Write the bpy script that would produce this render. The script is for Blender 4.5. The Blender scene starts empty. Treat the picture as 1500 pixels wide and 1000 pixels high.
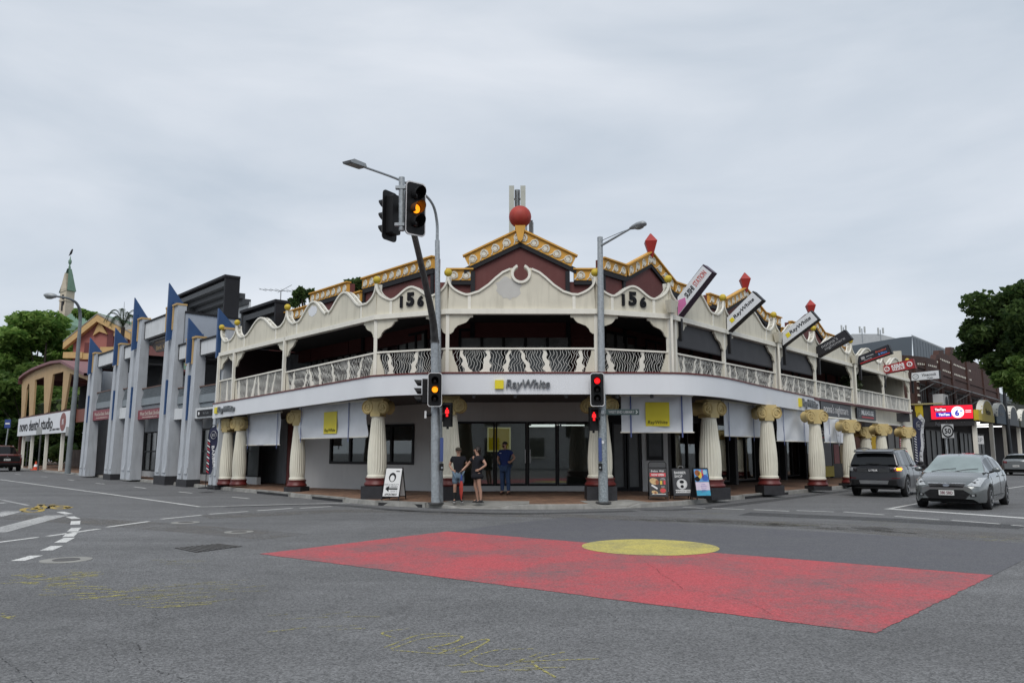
import bpy, math, random
from mathutils import Matrix, Vector
R = math.radians
rnd = random.Random(7)
S = bpy.context.scene
COL = S.collection

# ------------------------------------------------------------------ camera
EYE, FPX, TILT = 1.65, 1150.0, math.atan(162 / 1150.0)
cd = bpy.data.cameras.new('camera')
cam = bpy.data.objects.new('camera', cd)
COL.objects.link(cam)
cam.location = (0, 0, EYE)
cam.rotation_euler = (math.pi / 2 + TILT, 0, 0)
cd.sensor_fit = 'HORIZONTAL'
cd.sensor_width = 36.0
cd.lens = FPX / 1500.0 * 36.0
cd.clip_start, cd.clip_end = 0.1, 3000.0
S.camera = cam

# ------------------------------------------------------------------ overcast sky
SUN_EL, SUN_AZ = R(52), R(188)     # high behind the camera, a little to the left
w = bpy.data.worlds.new('World')
S.world = w
w.use_nodes = True
nt = w.node_tree
nt.nodes.clear()
out = nt.nodes.new('ShaderNodeOutputWorld')
bg = nt.nodes.new('ShaderNodeBackground')
sky = nt.nodes.new('ShaderNodeTexSky')
sky.sky_type = 'NISHITA'
sky.sun_disc = False
sky.sun_elevation = SUN_EL
sky.sun_rotation = SUN_AZ
tc = nt.nodes.new('ShaderNodeTexCoord')
mp = nt.nodes.new('ShaderNodeMapping')
mp.inputs['Scale'].default_value = (1.0, 1.0, 3.4)
nz = nt.nodes.new('ShaderNodeTexNoise')
nz.inputs['Scale'].default_value = 1.9
nz.inputs['Detail'].default_value = 7
nz.inputs['Roughness'].default_value = 0.5
nz.inputs['Distortion'].default_value = 0.35
cr = nt.nodes.new('ShaderNodeValToRGB')
cr.color_ramp.elements[0].position = 0.34
cr.color_ramp.elements[0].color = (4.35, 4.9, 5.55, 1)
cr.color_ramp.elements[1].position = 0.68
cr.color_ramp.elements[1].color = (6.2, 6.52, 7.0, 1)
mx = nt.nodes.new('ShaderNodeMix')
mx.data_type = 'RGBA'
mx.inputs[0].default_value = 0.92
nt.links.new(tc.outputs['Generated'], mp.inputs[0])
nt.links.new(mp.outputs[0], nz.inputs['Vector'])
nt.links.new(nz.outputs['Fac'], cr.inputs[0])
nt.links.new(sky.outputs[0], mx.inputs['A'])
nt.links.new(cr.outputs[0], mx.inputs['B'])
nt.links.new(mx.outputs['Result'], bg.inputs[0])
bg.inputs[1].default_value = 0.1
nt.links.new(bg.outputs[0], out.inputs[0])
sd = bpy.data.lights.new('sun', 'SUN')
sd.energy = 1.5
sd.angle = R(38)
sd.color = (1.0, 0.965, 0.92)
sun = bpy.data.objects.new('sun', sd)
COL.objects.link(sun)
sun.rotation_euler = (R(38), 0, R(-8))
S.view_settings.view_transform = 'Standard'
S.view_settings.look = 'None'
S.view_settings.gamma = 1.0
S.view_settings.exposure = 0.36
S.view_settings.use_curve_mapping = False
S.render.engine = 'CYCLES'
S.cycles.use_denoising = True
S.cycles.max_bounces = 6
S.cycles.transparent_max_bounces = 12
S.cycles.caustics_reflective = S.cycles.caustics_refractive = False

# ------------------------------------------------------------------ materials
MATS = {}
def mat(name, c, rough=0.7, var=0.12, scale=3.0, metal=0.0, bump=0.0, bscale=30.0, spec=0.5, dirt=0.0, coat=0.0, emit=None, est=1.0, grime=None):
    """procedural paint / stone / metal: base colour broken up by two noises"""
    if name in MATS: return MATS[name]
    m = bpy.data.materials.new(name); m.use_nodes = True
    n, l = m.node_tree.nodes, m.node_tree.links
    b = n['Principled BSDF']
    b.inputs['Roughness'].default_value = rough
    b.inputs['Metallic'].default_value = metal
    b.inputs['Specular IOR Level'].default_value = spec
    b.inputs['Coat Weight'].default_value = coat
    b.inputs['Coat Roughness'].default_value = 0.05
    g = n.new('ShaderNodeNewGeometry')
    if var > 0:
        z = n.new('ShaderNodeTexNoise'); z.inputs['Scale'].default_value = scale; z.inputs['Detail'].default_value = 6
        l.new(g.outputs['Position'], z.inputs['Vector'])
        mr = n.new('ShaderNodeMapRange'); mr.inputs[1].default_value = 0.25; mr.inputs[2].default_value = 0.75
        mr.inputs[3].default_value = 1 - var; mr.inputs[4].default_value = 1 + var * 0.6
        l.new(z.outputs['Fac'], mr.inputs[0])
        v = n.new('ShaderNodeVectorMath'); v.operation = 'SCALE'; v.inputs[0].default_value = c[:3]
        l.new(mr.outputs[0], v.inputs['Scale'])
        src = v.outputs[0]
        if dirt > 0:   # streaks stretched down the wall
            mp = n.new('ShaderNodeMapping'); mp.inputs['Scale'].default_value = (5, 5, 0.7)
            l.new(g.outputs['Position'], mp.inputs[0])
            z2 = n.new('ShaderNodeTexNoise'); z2.inputs['Scale'].default_value = 1.3; z2.inputs['Detail'].default_value = 5
            l.new(mp.outputs[0], z2.inputs['Vector'])
            r2 = n.new('ShaderNodeMapRange'); r2.inputs[1].default_value = 0.5; r2.inputs[2].default_value = 0.78
            r2.inputs[3].default_value = 0; r2.inputs[4].default_value = dirt
            l.new(z2.outputs['Fac'], r2.inputs[0])
            x = n.new('ShaderNodeMix'); x.data_type = 'RGBA'
            l.new(r2.outputs[0], x.inputs[0]); l.new(src, x.inputs['A'])
            gr = grime or (0.09, 0.085, 0.075)
            x.inputs['B'].default_value = (*gr, 1)
            src = x.outputs['Result']
        l.new(src, b.inputs['Base Color'])
    else:
        b.inputs['Base Color'].default_value = (*c[:3], 1)
    if bump > 0:
        z3 = n.new('ShaderNodeTexNoise'); z3.inputs['Scale'].default_value = bscale; z3.inputs['Detail'].default_value = 4
        l.new(g.outputs['Position'], z3.inputs['Vector'])
        bp = n.new('ShaderNodeBump'); bp.inputs['Strength'].default_value = bump; bp.inputs['Distance'].default_value = 0.02
        l.new(z3.outputs['Fac'], bp.inputs['Height']); l.new(bp.outputs[0], b.inputs['Normal'])
    if emit:
        b.inputs['Emission Color'].default_value = (*emit, 1); b.inputs['Emission Strength'].default_value = est
    MATS[name] = m
    return m

def glass(name, tint, refl=0.06, rough=0.02):
    if name in MATS: return MATS[name]
    m = bpy.data.materials.new(name); m.use_nodes = True
    n, l = m.node_tree.nodes, m.node_tree.links
    n.remove(n['Principled BSDF'])
    t = n.new('ShaderNodeBsdfTransparent'); t.inputs[0].default_value = (*tint, 1)
    g = n.new('ShaderNodeBsdfGlossy'); g.inputs['Roughness'].default_value = rough
    f = n.new('ShaderNodeLayerWeight'); f.inputs[0].default_value = 0.25
    mr = n.new('ShaderNodeMapRange'); mr.inputs[3].default_value = refl; mr.inputs[4].default_value = 0.8
    l.new(f.outputs['Fresnel'], mr.inputs[0])
    x = n.new('ShaderNodeMixShader'); l.new(mr.outputs[0], x.inputs[0]); l.new(t.outputs[0], x.inputs[1]); l.new(g.outputs[0], x.inputs[2])
    l.new(x.outputs[0], n['Material Output'].inputs[0])
    MATS[name] = m
    return m

CREAM   = mat('cream_panel_paint', (0.64, 0.605, 0.50), 0.75, 0.10, 1.2, dirt=0.42, grime=(0.3, 0.28, 0.22))
TRIM    = mat('pale_trim_paint', (0.76, 0.735, 0.65), 0.6, 0.06, 2.5, dirt=0.18, grime=(0.35, 0.33, 0.28))
SHAFT   = mat('column_cream_paint', (0.71, 0.68, 0.57), 0.6, 0.08, 2.0, dirt=0.28, grime=(0.35, 0.3, 0.2))
GOLD    = mat('capital_ochre_paint', (0.54, 0.42, 0.19), 0.6, 0.16, 4.0, dirt=0.35, grime=(0.25, 0.17, 0.07))
OCHRE   = mat('frieze_orange_paint', (0.62, 0.32, 0.045), 0.6, 0.14, 2.0, dirt=0.3, grime=(0.25, 0.13, 0.04))
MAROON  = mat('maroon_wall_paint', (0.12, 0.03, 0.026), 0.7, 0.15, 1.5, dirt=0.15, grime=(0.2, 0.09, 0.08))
BASERED = mat('base_maroon_paint', (0.12, 0.018, 0.016), 0.45, 0.12, 4.0)
CHAR    = mat('charcoal_paint', (0.018, 0.018, 0.021), 0.65, 0.12, 3.0, spec=0.25)
PLINTH  = mat('plinth_grey_paint', (0.034, 0.034, 0.038), 0.65, 0.25, 6.0, spec=0.3)
WHITE   = mat('white_sign_paint', (0.71, 0.725, 0.75), 0.45, 0.05, 0.8, dirt=0.06, grime=(0.5, 0.5, 0.5))
WALLW   = mat('off_white_wall_paint', (0.58, 0.58, 0.57), 0.75, 0.08, 1.0, dirt=0.1, grime=(0.3, 0.3, 0.28))
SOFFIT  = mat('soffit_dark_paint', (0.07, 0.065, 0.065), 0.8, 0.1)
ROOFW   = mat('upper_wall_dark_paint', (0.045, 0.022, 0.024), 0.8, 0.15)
BLACK   = mat('black_metal', (0.009, 0.009, 0.011), 0.5, 0.1, spec=0.3)
BLACKM  = mat('matt_black', (0.02, 0.02, 0.022), 0.75, 0.1)
YBALL   = mat('yellow_ball_paint', (0.55, 0.40, 0.03), 0.55, 0.15, 8)
REDBALL = mat('red_ball_paint', (0.36, 0.035, 0.022), 0.6, 0.25, 3, dirt=0.3, grime=(0.4, 0.09, 0.05))
REDTILE = mat('red_finial_paint', (0.34, 0.02, 0.015), 0.55, 0.12, 3)
GALV    = mat('galvanised_steel', (0.36, 0.39, 0.41), 0.5, 0.3, 14, metal=0.35, dirt=0.25, grime=(0.2, 0.21, 0.22))
GALVD   = mat('weathered_steel', (0.10, 0.10, 0.10), 0.65, 0.4, 7, metal=0.2, dirt=0.5, grime=(0.03, 0.03, 0.03))
GLASSD  = glass('shop_glass', (0.62, 0.66, 0.65), 0.10)
GLASSB  = mat('dark_window_glass', (0.018, 0.02, 0.022), 0.06, 0.0, spec=0.6)
FABRIC  = mat('white_blind_fabric', (0.70, 0.72, 0.75), 0.85, 0.07, 2.5, bump=0.25, bscale=4)
BLUESTR = mat('blue_strap', (0.10, 0.13, 0.30), 0.8)
LOGOY   = mat('logo_yellow', (0.72, 0.60, 0.02), 0.5, 0.04)
INK     = mat('ink_black', (0.008, 0.008, 0.01), 0.6, 0.0, spec=0.2)
LETW    = mat('lettering_white', (0.8, 0.8, 0.8), 0.5, 0.0)
LETG    = mat('lettering_grey', (0.13, 0.14, 0.15), 0.4, 0.0)

# ------------------------------------------------------------------ helpers
def rot_from(zaxis):
    return Vector(zaxis).normalized().to_track_quat('Z', 'Y').to_matrix().to_4x4()

class MB:
    """collects verts and faces; T maps local coordinates into the world"""
    def __init__(s, T=None):
        s.v, s.f, s.m = [], [], []
        s.T = T or Matrix.Identity(4); s.k = 0
    def add(s, vs, fs):
        o = len(s.v)
        s.v += [s.T @ Vector(p) for p in vs]
        s.f += [[i + o for i in f] for f in fs]; s.m += [s.k] * len(fs)
        return s
    def box(s, x0, x1, y0, y1, z0, z1):
        return s.add([(x0,y0,z0),(x1,y0,z0),(x1,y1,z0),(x0,y1,z0),(x0,y0,z1),(x1,y0,z1),(x1,y1,z1),(x0,y1,z1)],
                     [(0,3,2,1),(4,5,6,7),(0,1,5,4),(1,2,6,5),(2,3,7,6),(3,0,4,7)])
    def cbox(s, c, d): 
        return s.box(c[0]-d[0]/2,c[0]+d[0]/2,c[1]-d[1]/2,c[1]+d[1]/2,c[2]-d[2]/2,c[2]+d[2]/2)
    def prism(s, poly, y0, y1):
        """poly of (x, z), counter-clockwise seen from -y, pushed from y0 to y1"""
        a = sum(poly[i][0]*poly[(i+1)%len(poly)][1]-poly[(i+1)%len(poly)][0]*poly[i][1] for i in range(len(poly)))
        if a < 0: poly = poly[::-1]
        n = len(poly)
        vs = [(p[0], y0, p[1]) for p in poly] + [(p[0], y1, p[1]) for p in poly]
        return s.add(vs, [list(range(n)), list(range(2*n-1, n-1, -1))] + [(i, i+n, (i+1)%n+n, (i+1)%n) for i in range(n)])
    def slab(s, poly, z0, z1):
        """poly of (x, y) pushed from z0 to z1"""
        a = sum(poly[i][0]*poly[(i+1)%len(poly)][1]-poly[(i+1)%len(poly)][0]*poly[i][1] for i in range(len(poly)))
        if a < 0: poly = poly[::-1]
        n = len(poly)
        f = (lambda z: [p[2] + (z - z1) if len(p) > 2 else z for p in poly])
        za, zb = f(z0), f(z1)
        vs = [(p[0], p[1], za[i]) for i, p in enumerate(poly)] + [(p[0], p[1], zb[i]) for i, p in enumerate(poly)]
        return s.add(vs, [list(range(n-1, -1, -1)), list(range(n, 2*n))] + [(i, (i+1)%n, (i+1)%n+n, i+n) for i in range(n)])
    def tube(s, pts, r, n=8, caps=True, flat=None):
        pts = [Vector(p) for p in pts]; m = len(pts)
        rs = r if isinstance(r, (list, tuple)) else [r]*m
        vs, fs = [], []
        up = Vector((0,0,1)); px = None
        for i, p in enumerate(pts):
            d = (pts[min(i+1,m-1)] - pts[max(i-1,0)]).normalized()
            if px is None:
                px = d.cross(up if abs(d.dot(up)) < 0.95 else Vector((0,1,0))).normalized()
            px = (px - d*px.dot(d)).normalized(); py = d.cross(px)
            for k in range(n):
                a = 2*math.pi*k/n
                vs.append(p + px*math.cos(a)*rs[i] + py*math.sin(a)*rs[i])
        for i in range(m-1):
            for k in range(n):
                fs.append((i*n+k, i*n+(k+1)%n, (i+1)*n+(k+1)%n, (i+1)*n+k))
        if caps: fs += [list(range(n-1,-1,-1)), list(range((m-1)*n, m*n))]
        return s.add(vs, fs)
    def lathe(s, prof, n=16, c=(0,0,0), M=None, rfun=None):
        vs, fs = [], []
        for r, z in prof:
            for k in range(n):
                a = 2*math.pi*k/n
                q = r*(rfun(k, z) if rfun else 1)
                p = Vector((q*math.cos(a), q*math.sin(a), z))
                if M: p = M @ p
                vs.append((p[0]+c[0], p[1]+c[1], p[2]+c[2]))
        m = len(prof)
        for i in range(m-1):
            for k in range(n): fs.append((i*n+k, i*n+(k+1)%n, (i+1)*n+(k+1)%n, (i+1)*n+k))
        fs += [list(range(n-1,-1,-1)), list(range((m-1)*n, m*n))]
        return s.add(vs, fs)
    def ball(s, c, r, n=14, sq=(1,1,1)):
        m = max(6, n//2)
        prof = [(max(1e-4, math.sin(math.pi*i/m)), -math.cos(math.pi*i/m)) for i in range(m+1)]
        M = Matrix.Diagonal((r*sq[0], r*sq[1], r*sq[2], 1))
        return s.lathe(prof, n, c, M)
    def quad(s, a, b, c, d): return s.add([a,b,c,d], [(0,1,2,3)])
    def grid(s, rows, closed=False):
        """rows: lists of points of equal length, bridged in order"""
        n = len(rows[0]); vs = [p for r in rows for p in r]; fs = []
        for i in range(len(rows)-1):
            for k in range(n if closed else n-1):
                fs.append((i*n+k, i*n+(k+1)%n, (i+1)*n+(k+1)%n, (i+1)*n+k))
        return s.add(vs, fs)

def origin(o):
    v = Vector((0,0,0))
    while o: v += o.location; o = o.parent
    return v

def part(mb, name, material, parent=None, smooth=None, local=False, label=None, stuff=False):
    """one mesh object; its verts are given in world coordinates unless local"""
    off = Vector((0,0,0)) if (local or parent is None) else origin(parent)
    me = bpy.data.meshes.new(name)
    me.from_pydata([tuple(v - off) for v in mb.v], [], mb.f)
    ms = material if isinstance(material, (list, tuple)) else [material]
    for m in ms: me.materials.append(m)
    if len(ms) > 1: me.polygons.foreach_set('material_index', mb.m)
    if smooth is not None:
        me.shade_smooth() if hasattr(me, 'shade_smooth') else me.polygons.foreach_set('use_smooth', [True]*len(me.polygons))
        if smooth < 180: me.set_sharp_from_angle(angle=R(smooth))
    me.update()
    o = bpy.data.objects.new(name, me); COL.objects.link(o)
    if parent: o.parent = parent
    if label: o['label'] = label
    if stuff: o['kind'] = 'stuff'
    return o

def tag(o, label, cat, group=None):
    o['label'] = label; o['category'] = cat
    if group: o['group'] = group
    return o
def thing(name, label, cat, loc=(0,0,0), rz=0.0, group=None):
    o = bpy.data.objects.new(name, None); COL.objects.link(o)
    o.location = loc; o.rotation_euler = (0,0,rz)
    o.empty_display_size = 0.3
    return tag(o, label, cat, group)
def setting(o): o['kind'] = 'structure'; return o

def fr(p, u, z=0.0):
    """facade frame: x along u, y away from the street side on its left, z up"""
    u = Vector((u[0], u[1], 0)).normalized(); n = Vector((-u.y, u.x, 0))
    M = Matrix.Identity(4)
    for i in range(3):
        M[i][0] = u[i]; M[i][1] = n[i]; M[i][2] = (0,0,1)[i]
    M[0][3], M[1][3], M[2][3] = p[0], p[1], z
    return M
def seg(a, b, z=0.0):
    a, b = Vector(a[:2]), Vector(b[:2])
    return fr(a, (b-a), z), (b-a).length

def text(body, h, T, name, material, parent, depth=0.01, shear=0.0, bold=0.0, w=None, align='CENTER', local=False, label=None, sy=None):
    """flat raised lettering; T places its centre: x right, z up, facing -y"""
    c = bpy.data.curves.new('t', 'FONT'); c.body = body; c.size = 1.0; c.extrude = 0.0; c.shear = shear
    c.align_x = align; c.offset = bold; c.resolution_u = 3; c.space_line = 0.9
    o = bpy.data.objects.new('t', c)
    me = bpy.data.meshes.new_from_object(o)
    bpy.data.objects.remove(o); bpy.data.curves.remove(c)
    vs = [v.co.copy() for v in me.vertices]; fs = [list(p.vertices) for p in me.polygons]
    bpy.data.meshes.remove(me)
    if not vs: return None
    x0, x1 = min(v.x for v in vs), max(v.x for v in vs); y0, y1 = min(v.y for v in vs), max(v.y for v in vs)
    sy = h / (y1-y0); sx = (w/(x1-x0)) if w else sy
    cx = {'CENTER': (x0+x1)/2, 'LEFT': x0}[align]; cy = (y0+y1)/2
    n = len(vs)
    # front sheet plus a skirt round the boundary edges
    cnt = {}
    for f in fs:
        for i in range(len(f)): cnt[(f[i], f[(i+1)%len(f)])] = 1
    P = [((v.x-cx)*sx, -depth, (v.y-cy)*sy) for v in vs] + [((v.x-cx)*sx, 0.0, (v.y-cy)*sy) for v in vs]
    F = list(fs) + [(b, a, a+n, b+n) for (a, b) in cnt if (b, a) not in cnt]
    mb = MB(T); mb.add(P, F)
    return part(mb, name, material, parent, local=local, label=label)

CT, ST = math.cos(TILT), math.sin(TILT)
def _ray(px, py):
    u = (500-py)/FPX
    return ((px-750)/FPX, CT-u*ST, ST+u*CT)
def ground(px, py, z=0.0):
    """place on the level plane z sighted in the survey photograph (1500 x 1000)"""
    d = _ray(px, py); t = (z-EYE)/d[2]
    return (d[0]*t, d[1]*t)
def on_plane(px, py, p, u):
    """(distance along u from p, height) of a sighted point of the upright plane through p along u"""
    d = _ray(px, py); det = -d[0]*u[1]+u[0]*d[1]
    t = (-p[0]*u[1]+u[0]*p[1])/det
    return ((d[0]*t-p[0])*u[0]+(d[1]*t-p[1])*u[1], EYE+d[2]*t)
def unit(v):
    l = math.hypot(*v); return (v[0]/l, v[1]/l)
UL, UR = unit((-.661, .750)), unit((.643, .766))     # the two streets, away from the corner
NR = (-UR[1], UR[0]); NL = (-UL[1]*-1, UL[0]*-1)      # inward normals of the two wings
OUTR = (UR[1], -UR[0])
def smooth_path(ctrl, n=8):
    """Catmull-Rom through the control points"""
    P = [Vector(p) for p in ctrl]; P = [P[0]*2-P[1]] + P + [P[-1]*2-P[-2]]; o = []
    for i in range(1, len(P)-2):
        for k in range(n):
            t = k/n; a, b, c, d = P[i-1:i+3]
            o.append(0.5*((2*b)+(c-a)*t+(2*a-5*b+4*c-d)*t*t+(3*b-a-3*c+d)*t**3))
    return o + [P[-2]]
# ------------------------------------------------------------------ asphalt, footpath and kerb
def asphalt():
    m = bpy.data.materials.new('asphalt'); m.use_nodes = True
    n, l = m.node_tree.nodes, m.node_tree.links
    b = n['Principled BSDF']; b.inputs['Roughness'].default_value = 0.85; b.inputs['Specular IOR Level'].default_value = 0.35
    g = n.new('ShaderNodeNewGeometry')
    def noise(sc, det=5, rough=0.55, dist=0.0, stretch=None):
        z = n.new('ShaderNodeTexNoise'); z.inputs['Scale'].default_value = sc; z.inputs['Detail'].default_value = det
        z.inputs['Roughness'].default_value = rough; z.inputs['Distortion'].default_value = dist
        if stretch:
            mp = n.new('ShaderNodeMapping'); mp.inputs['Rotation'].default_value = (0,0,stretch[2]); mp.inputs['Scale'].default_value = (stretch[0], stretch[1], 1)
            l.new(g.outputs['Position'], mp.inputs[0]); l.new(mp.outputs[0], z.inputs['Vector'])
        else: l.new(g.outputs['Position'], z.inputs['Vector'])
        return z.outputs['Fac']
    def mrange(x, a, bb, c, d):
        r = n.new('ShaderNodeMapRange'); r.inputs[1].default_value = a; r.inputs[2].default_value = bb
        r.inputs[3].default_value = c; r.inputs[4].default_value = d; l.new(x, r.inputs[0]); return r.outputs[0]
    def mul(a, c):
        x = n.new('ShaderNodeMath'); x.operation = 'MULTIPLY'; l.new(a, x.inputs[0]); l.new(c, x.inputs[1]); return x.outputs[0]
    vo = n.new('ShaderNodeTexVoronoi'); vo.inputs['Scale'].default_value = 62; l.new(g.outputs['Position'], vo.inputs['Vector'])
    sp = n.new('ShaderNodeSeparateColor'); l.new(vo.outputs['Color'], sp.inputs[0])
    stone = mrange(sp.outputs[0], 0, 1, 0.58, 1.5)           # pale and dark aggregate
    big = mrange(noise(0.22, 7, 0.62, 0.6), 0.3, 0.7, 0.84, 1.12)
    mid = mrange(noise(2.2, 6, 0.7), 0.3, 0.7, 0.88, 1.1)
    trk = mrange(noise(0.9, 4, 0.5, 0.3, (0.12, 1.0, -0.62)), 0.35, 0.68, 0.9, 1.1)
    stain = mrange(noise(1.1, 6, 0.6, 1.2), 0.62, 0.75, 1.0, 0.72)
    fac = mul(mul(mul(stone, big), mul(mid, trk)), stain)
    v = n.new('ShaderNodeVectorMath'); v.operation = 'SCALE'; v.inputs[0].default_value = (0.134, 0.135, 0.137)
    l.new(fac, v.inputs['Scale']); l.new(v.outputs[0], b.inputs['Base Color'])
    bp = n.new('ShaderNodeBump'); bp.inputs['Strength'].default_value = 0.9; bp.inputs['Distance'].default_value = 0.006
    l.new(vo.outputs['Distance'], bp.inputs['Height']); l.new(bp.outputs[0], b.inputs['Normal'])
    return m
ASPHALT = asphalt()

def worn(name, c, keep=0.55, rough=0.8, scale=9, lo=0.38, hi=0.62, broad=0.5, under=(0.12,0.122,0.125), alpha=False, speck=True):
    """road paint worn down to the asphalt between the stones"""
    m = bpy.data.materials.new(name); m.use_nodes = True
    n, l = m.node_tree.nodes, m.node_tree.links
    b = n['Principled BSDF']; b.inputs['Roughness'].default_value = rough; b.inputs['Specular IOR Level'].default_value = 0.3
    g = n.new('ShaderNodeNewGeometry')
    z = n.new('ShaderNodeTexNoise'); z.inputs['Scale'].default_value = scale; z.inputs['Detail'].default_value = 9; z.inputs['Roughness'].default_value = 0.72
    l.new(g.outputs['Position'], z.inputs['Vector'])
    z1 = n.new('ShaderNodeTexNoise'); z1.inputs['Scale'].default_value = 0.7; z1.inputs['Detail'].default_value = 4
    l.new(g.outputs['Position'], z1.inputs['Vector'])
    vo = n.new('ShaderNodeTexVoronoi'); vo.inputs['Scale'].default_value = 62; l.new(g.outputs['Position'], vo.inputs['Vector'])
    sp = n.new('ShaderNodeSeparateColor'); l.new(vo.outputs['Color'], sp.inputs[0])
    a1 = n.new('ShaderNodeMath'); a1.operation = 'MULTIPLY_ADD'; l.new(z1.outputs['Fac'], a1.inputs[0]); a1.inputs[1].default_value = broad; l.new(z.outputs['Fac'], a1.inputs[2])
    a2 = n.new('ShaderNodeMath'); a2.operation = 'MULTIPLY_ADD'; l.new(sp.outputs[0], a2.inputs[0]); a2.inputs[1].default_value = 0.22 if speck else 0.0; l.new(a1.outputs[0], a2.inputs[2])
    r = n.new('ShaderNodeMapRange'); r.inputs[1].default_value = lo + broad/2 + 0.11; r.inputs[2].default_value = hi + broad/2 + 0.11
    r.inputs[3].default_value = 1.0; r.inputs[4].default_value = 1 - keep
    l.new(a2.outputs[0], r.inputs[0])
    if alpha:
        b.inputs['Base Color'].default_value = (*c, 1); l.new(r.outputs[0], b.inputs['Alpha'])
    else:
        x = n.new('ShaderNodeMix'); x.data_type = 'RGBA'; l.new(r.outputs[0], x.inputs[0])
        x.inputs['A'].default_value = (*under, 1); x.inputs['B'].default_value = (*c, 1)
        k = n.new('ShaderNodeMapRange'); k.inputs[3].default_value = 0.75; k.inputs[4].default_value = 1.25; l.new(sp.outputs[1], k.inputs[0])
        v = n.new('ShaderNodeVectorMath'); v.operation = 'SCALE'; l.new(x.outputs['Result'], v.inputs[0]); l.new(k.outputs[0], v.inputs['Scale'])
        l.new(v.outputs[0], b.inputs['Base Color'])
    bp = n.new('ShaderNodeBump'); bp.inputs['Strength'].default_value = 0.5; bp.inputs['Distance'].default_value = 0.005
    l.new(vo.outputs['Distance'], bp.inputs['Height']); l.new(bp.outputs[0], b.inputs['Normal'])
    return m

def paver_mat():
    m = bpy.data.materials.new('clay_pavers'); m.use_nodes = True
    n, l = m.node_tree.nodes, m.node_tree.links
    b = n['Principled BSDF']; b.inputs['Roughness'].default_value = 0.8
    tcn = n.new('ShaderNodeNewGeometry'); mp = n.new('ShaderNodeMapping'); mp.inputs['Rotation'].default_value = (0,0,0.72)
    l.new(tcn.outputs['Position'], mp.inputs[0])
    br = n.new('ShaderNodeTexBrick'); br.inputs['Scale'].default_value = 1.0
    br.inputs['Brick Width'].default_value = 0.23; br.inputs['Row Height'].default_value = 0.115; br.inputs['Mortar Size'].default_value = 0.006
    br.inputs['Color1'].default_value = (0.27, 0.155, 0.095, 1); br.inputs['Color2'].default_value = (0.18, 0.10, 0.066, 1); br.inputs['Mortar'].default_value = (0.06, 0.05, 0.04, 1)
    l.new(mp.outputs[0], br.inputs['Vector'])
    z = n.new('ShaderNodeTexNoise'); z.inputs['Scale'].default_value = 1.2; z.inputs['Detail'].default_value = 6; l.new(tcn.outputs['Position'], z.inputs['Vector'])
    r = n.new('ShaderNodeMapRange'); r.inputs[1].default_value = 0.3; r.inputs[2].default_value = 0.7; r.inputs[3].default_value = 0.65; r.inputs[4].default_value = 1.3
    l.new(z.outputs['Fac'], r.inputs[0])
    v = n.new('ShaderNodeVectorMath'); v.operation = 'SCALE'; l.new(br.outputs['Color'], v.inputs[0]); l.new(r.outputs[0], v.inputs['Scale'])
    l.new(v.outputs[0], b.inputs['Base Color'])
    return m
PAVER = paver_mat()
CONC = mat('kerb_concrete', (0.29, 0.285, 0.265), 0.85, 0.35, 3.0, bump=0.3, dirt=0.3, grime=(0.09, 0.085, 0.075))
DIRTC = mat('old_concrete', (0.28, 0.275, 0.255), 0.85, 0.3, 2.0, bump=0.3, dirt=0.2)

road = setting(part(MB().quad((-900,-300,0),(900,-300,0),(900,1800,0),(-900,1800,0)), 'road', ASPHALT))

def lin(p, u, a): return (p[0]+u[0]*a, p[1]+u[1]*a)
KL0, KR0 = (-4.54, 25.36), (5.34, 25.04)
KUL, KUR = unit((-26.5, 31.8)), unit((10.06, 11.7))
KERB = [lin(KL0, KUL, t) for t in (190, 120, 80, 60, 45, 30, 20, 10, 4)] + [tuple(p) for p in smooth_path([(-4.54,25.36,0),(-3.1,24.35,0),(-1.4,23.62,0),(0.5,23.35,0),(2.3,23.5,0),(3.9,24.05,0),(5.34,25.04,0)], 4)] + [lin(KR0, KUR, t) for t in (4, 10, 20, 30, 45, 60, 80, 120, 190)]
KERB = [(p[0], p[1]) for p in KERB]
def offset_poly(P, d):
    """shift an open polyline sideways (positive: towards the buildings)"""
    o = []
    for i, p in enumerate(P):
        a, b = P[max(i-1,0)], P[min(i+1,len(P)-1)]
        t = unit((b[0]-a[0], b[1]-a[1])); o.append((p[0]-t[1]*d, p[1]+t[0]*d))
    return o
def ramp_h(p):
    """kerb height: dropped to the road at the two pram ramps"""
    h = 0.14
    for cx, cy, r in ((-1.05, 23.5, 1.15), (3.1, 23.75, 0.75)):
        d = math.hypot(p[0]-cx, p[1]-cy)
        if d < r: h = min(h, 0.03 + 0.11*max(0, (d-0.55*r)/(0.45*r)))
    return h
fine = []
for i in range(len(KERB)-1):
    L = math.dist(KERB[i], KERB[i+1]); k = max(1, int(L/0.5)) if i > 4 and i < len(KERB)-4 else max(1, int(L/3))
    fine += [(KERB[i][0]+(KERB[i+1][0]-KERB[i][0])*j/k, KERB[i][1]+(KERB[i+1][1]-KERB[i][1])*j/k) for j in range(k)]
fine.append(KERB[-1])
k1 = offset_poly(fine, 0.02); k2 = offset_poly(fine, 0.16); k3 = offset_poly(fine, 1.15)
rows = [[(p[0], p[1], -0.02) for p in fine], [(p[0], p[1], ramp_h(fine[i])-0.015) for i, p in enumerate(k1)],
        [(p[0], p[1], ramp_h(fine[i])) for i, p in enumerate(offset_poly(fine, 0.04))], [(p[0], p[1], ramp_h(fine[i])+0.002) for i, p in enumerate(k2)]]
kerb = setting(part(MB().grid(rows[::-1]), 'kerb', CONC))
inner = [(-150, 205), (-4.0, 33.0), (0.0, 33.0), (4.0, 33.0), (150, 205)]
mb = MB()
mb.grid([[(p[0], p[1], ramp_h(fine[i])+0.002) for i, p in enumerate(k2)], [(p[0], p[1], 0.165) for p in k3]][::-1])
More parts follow.
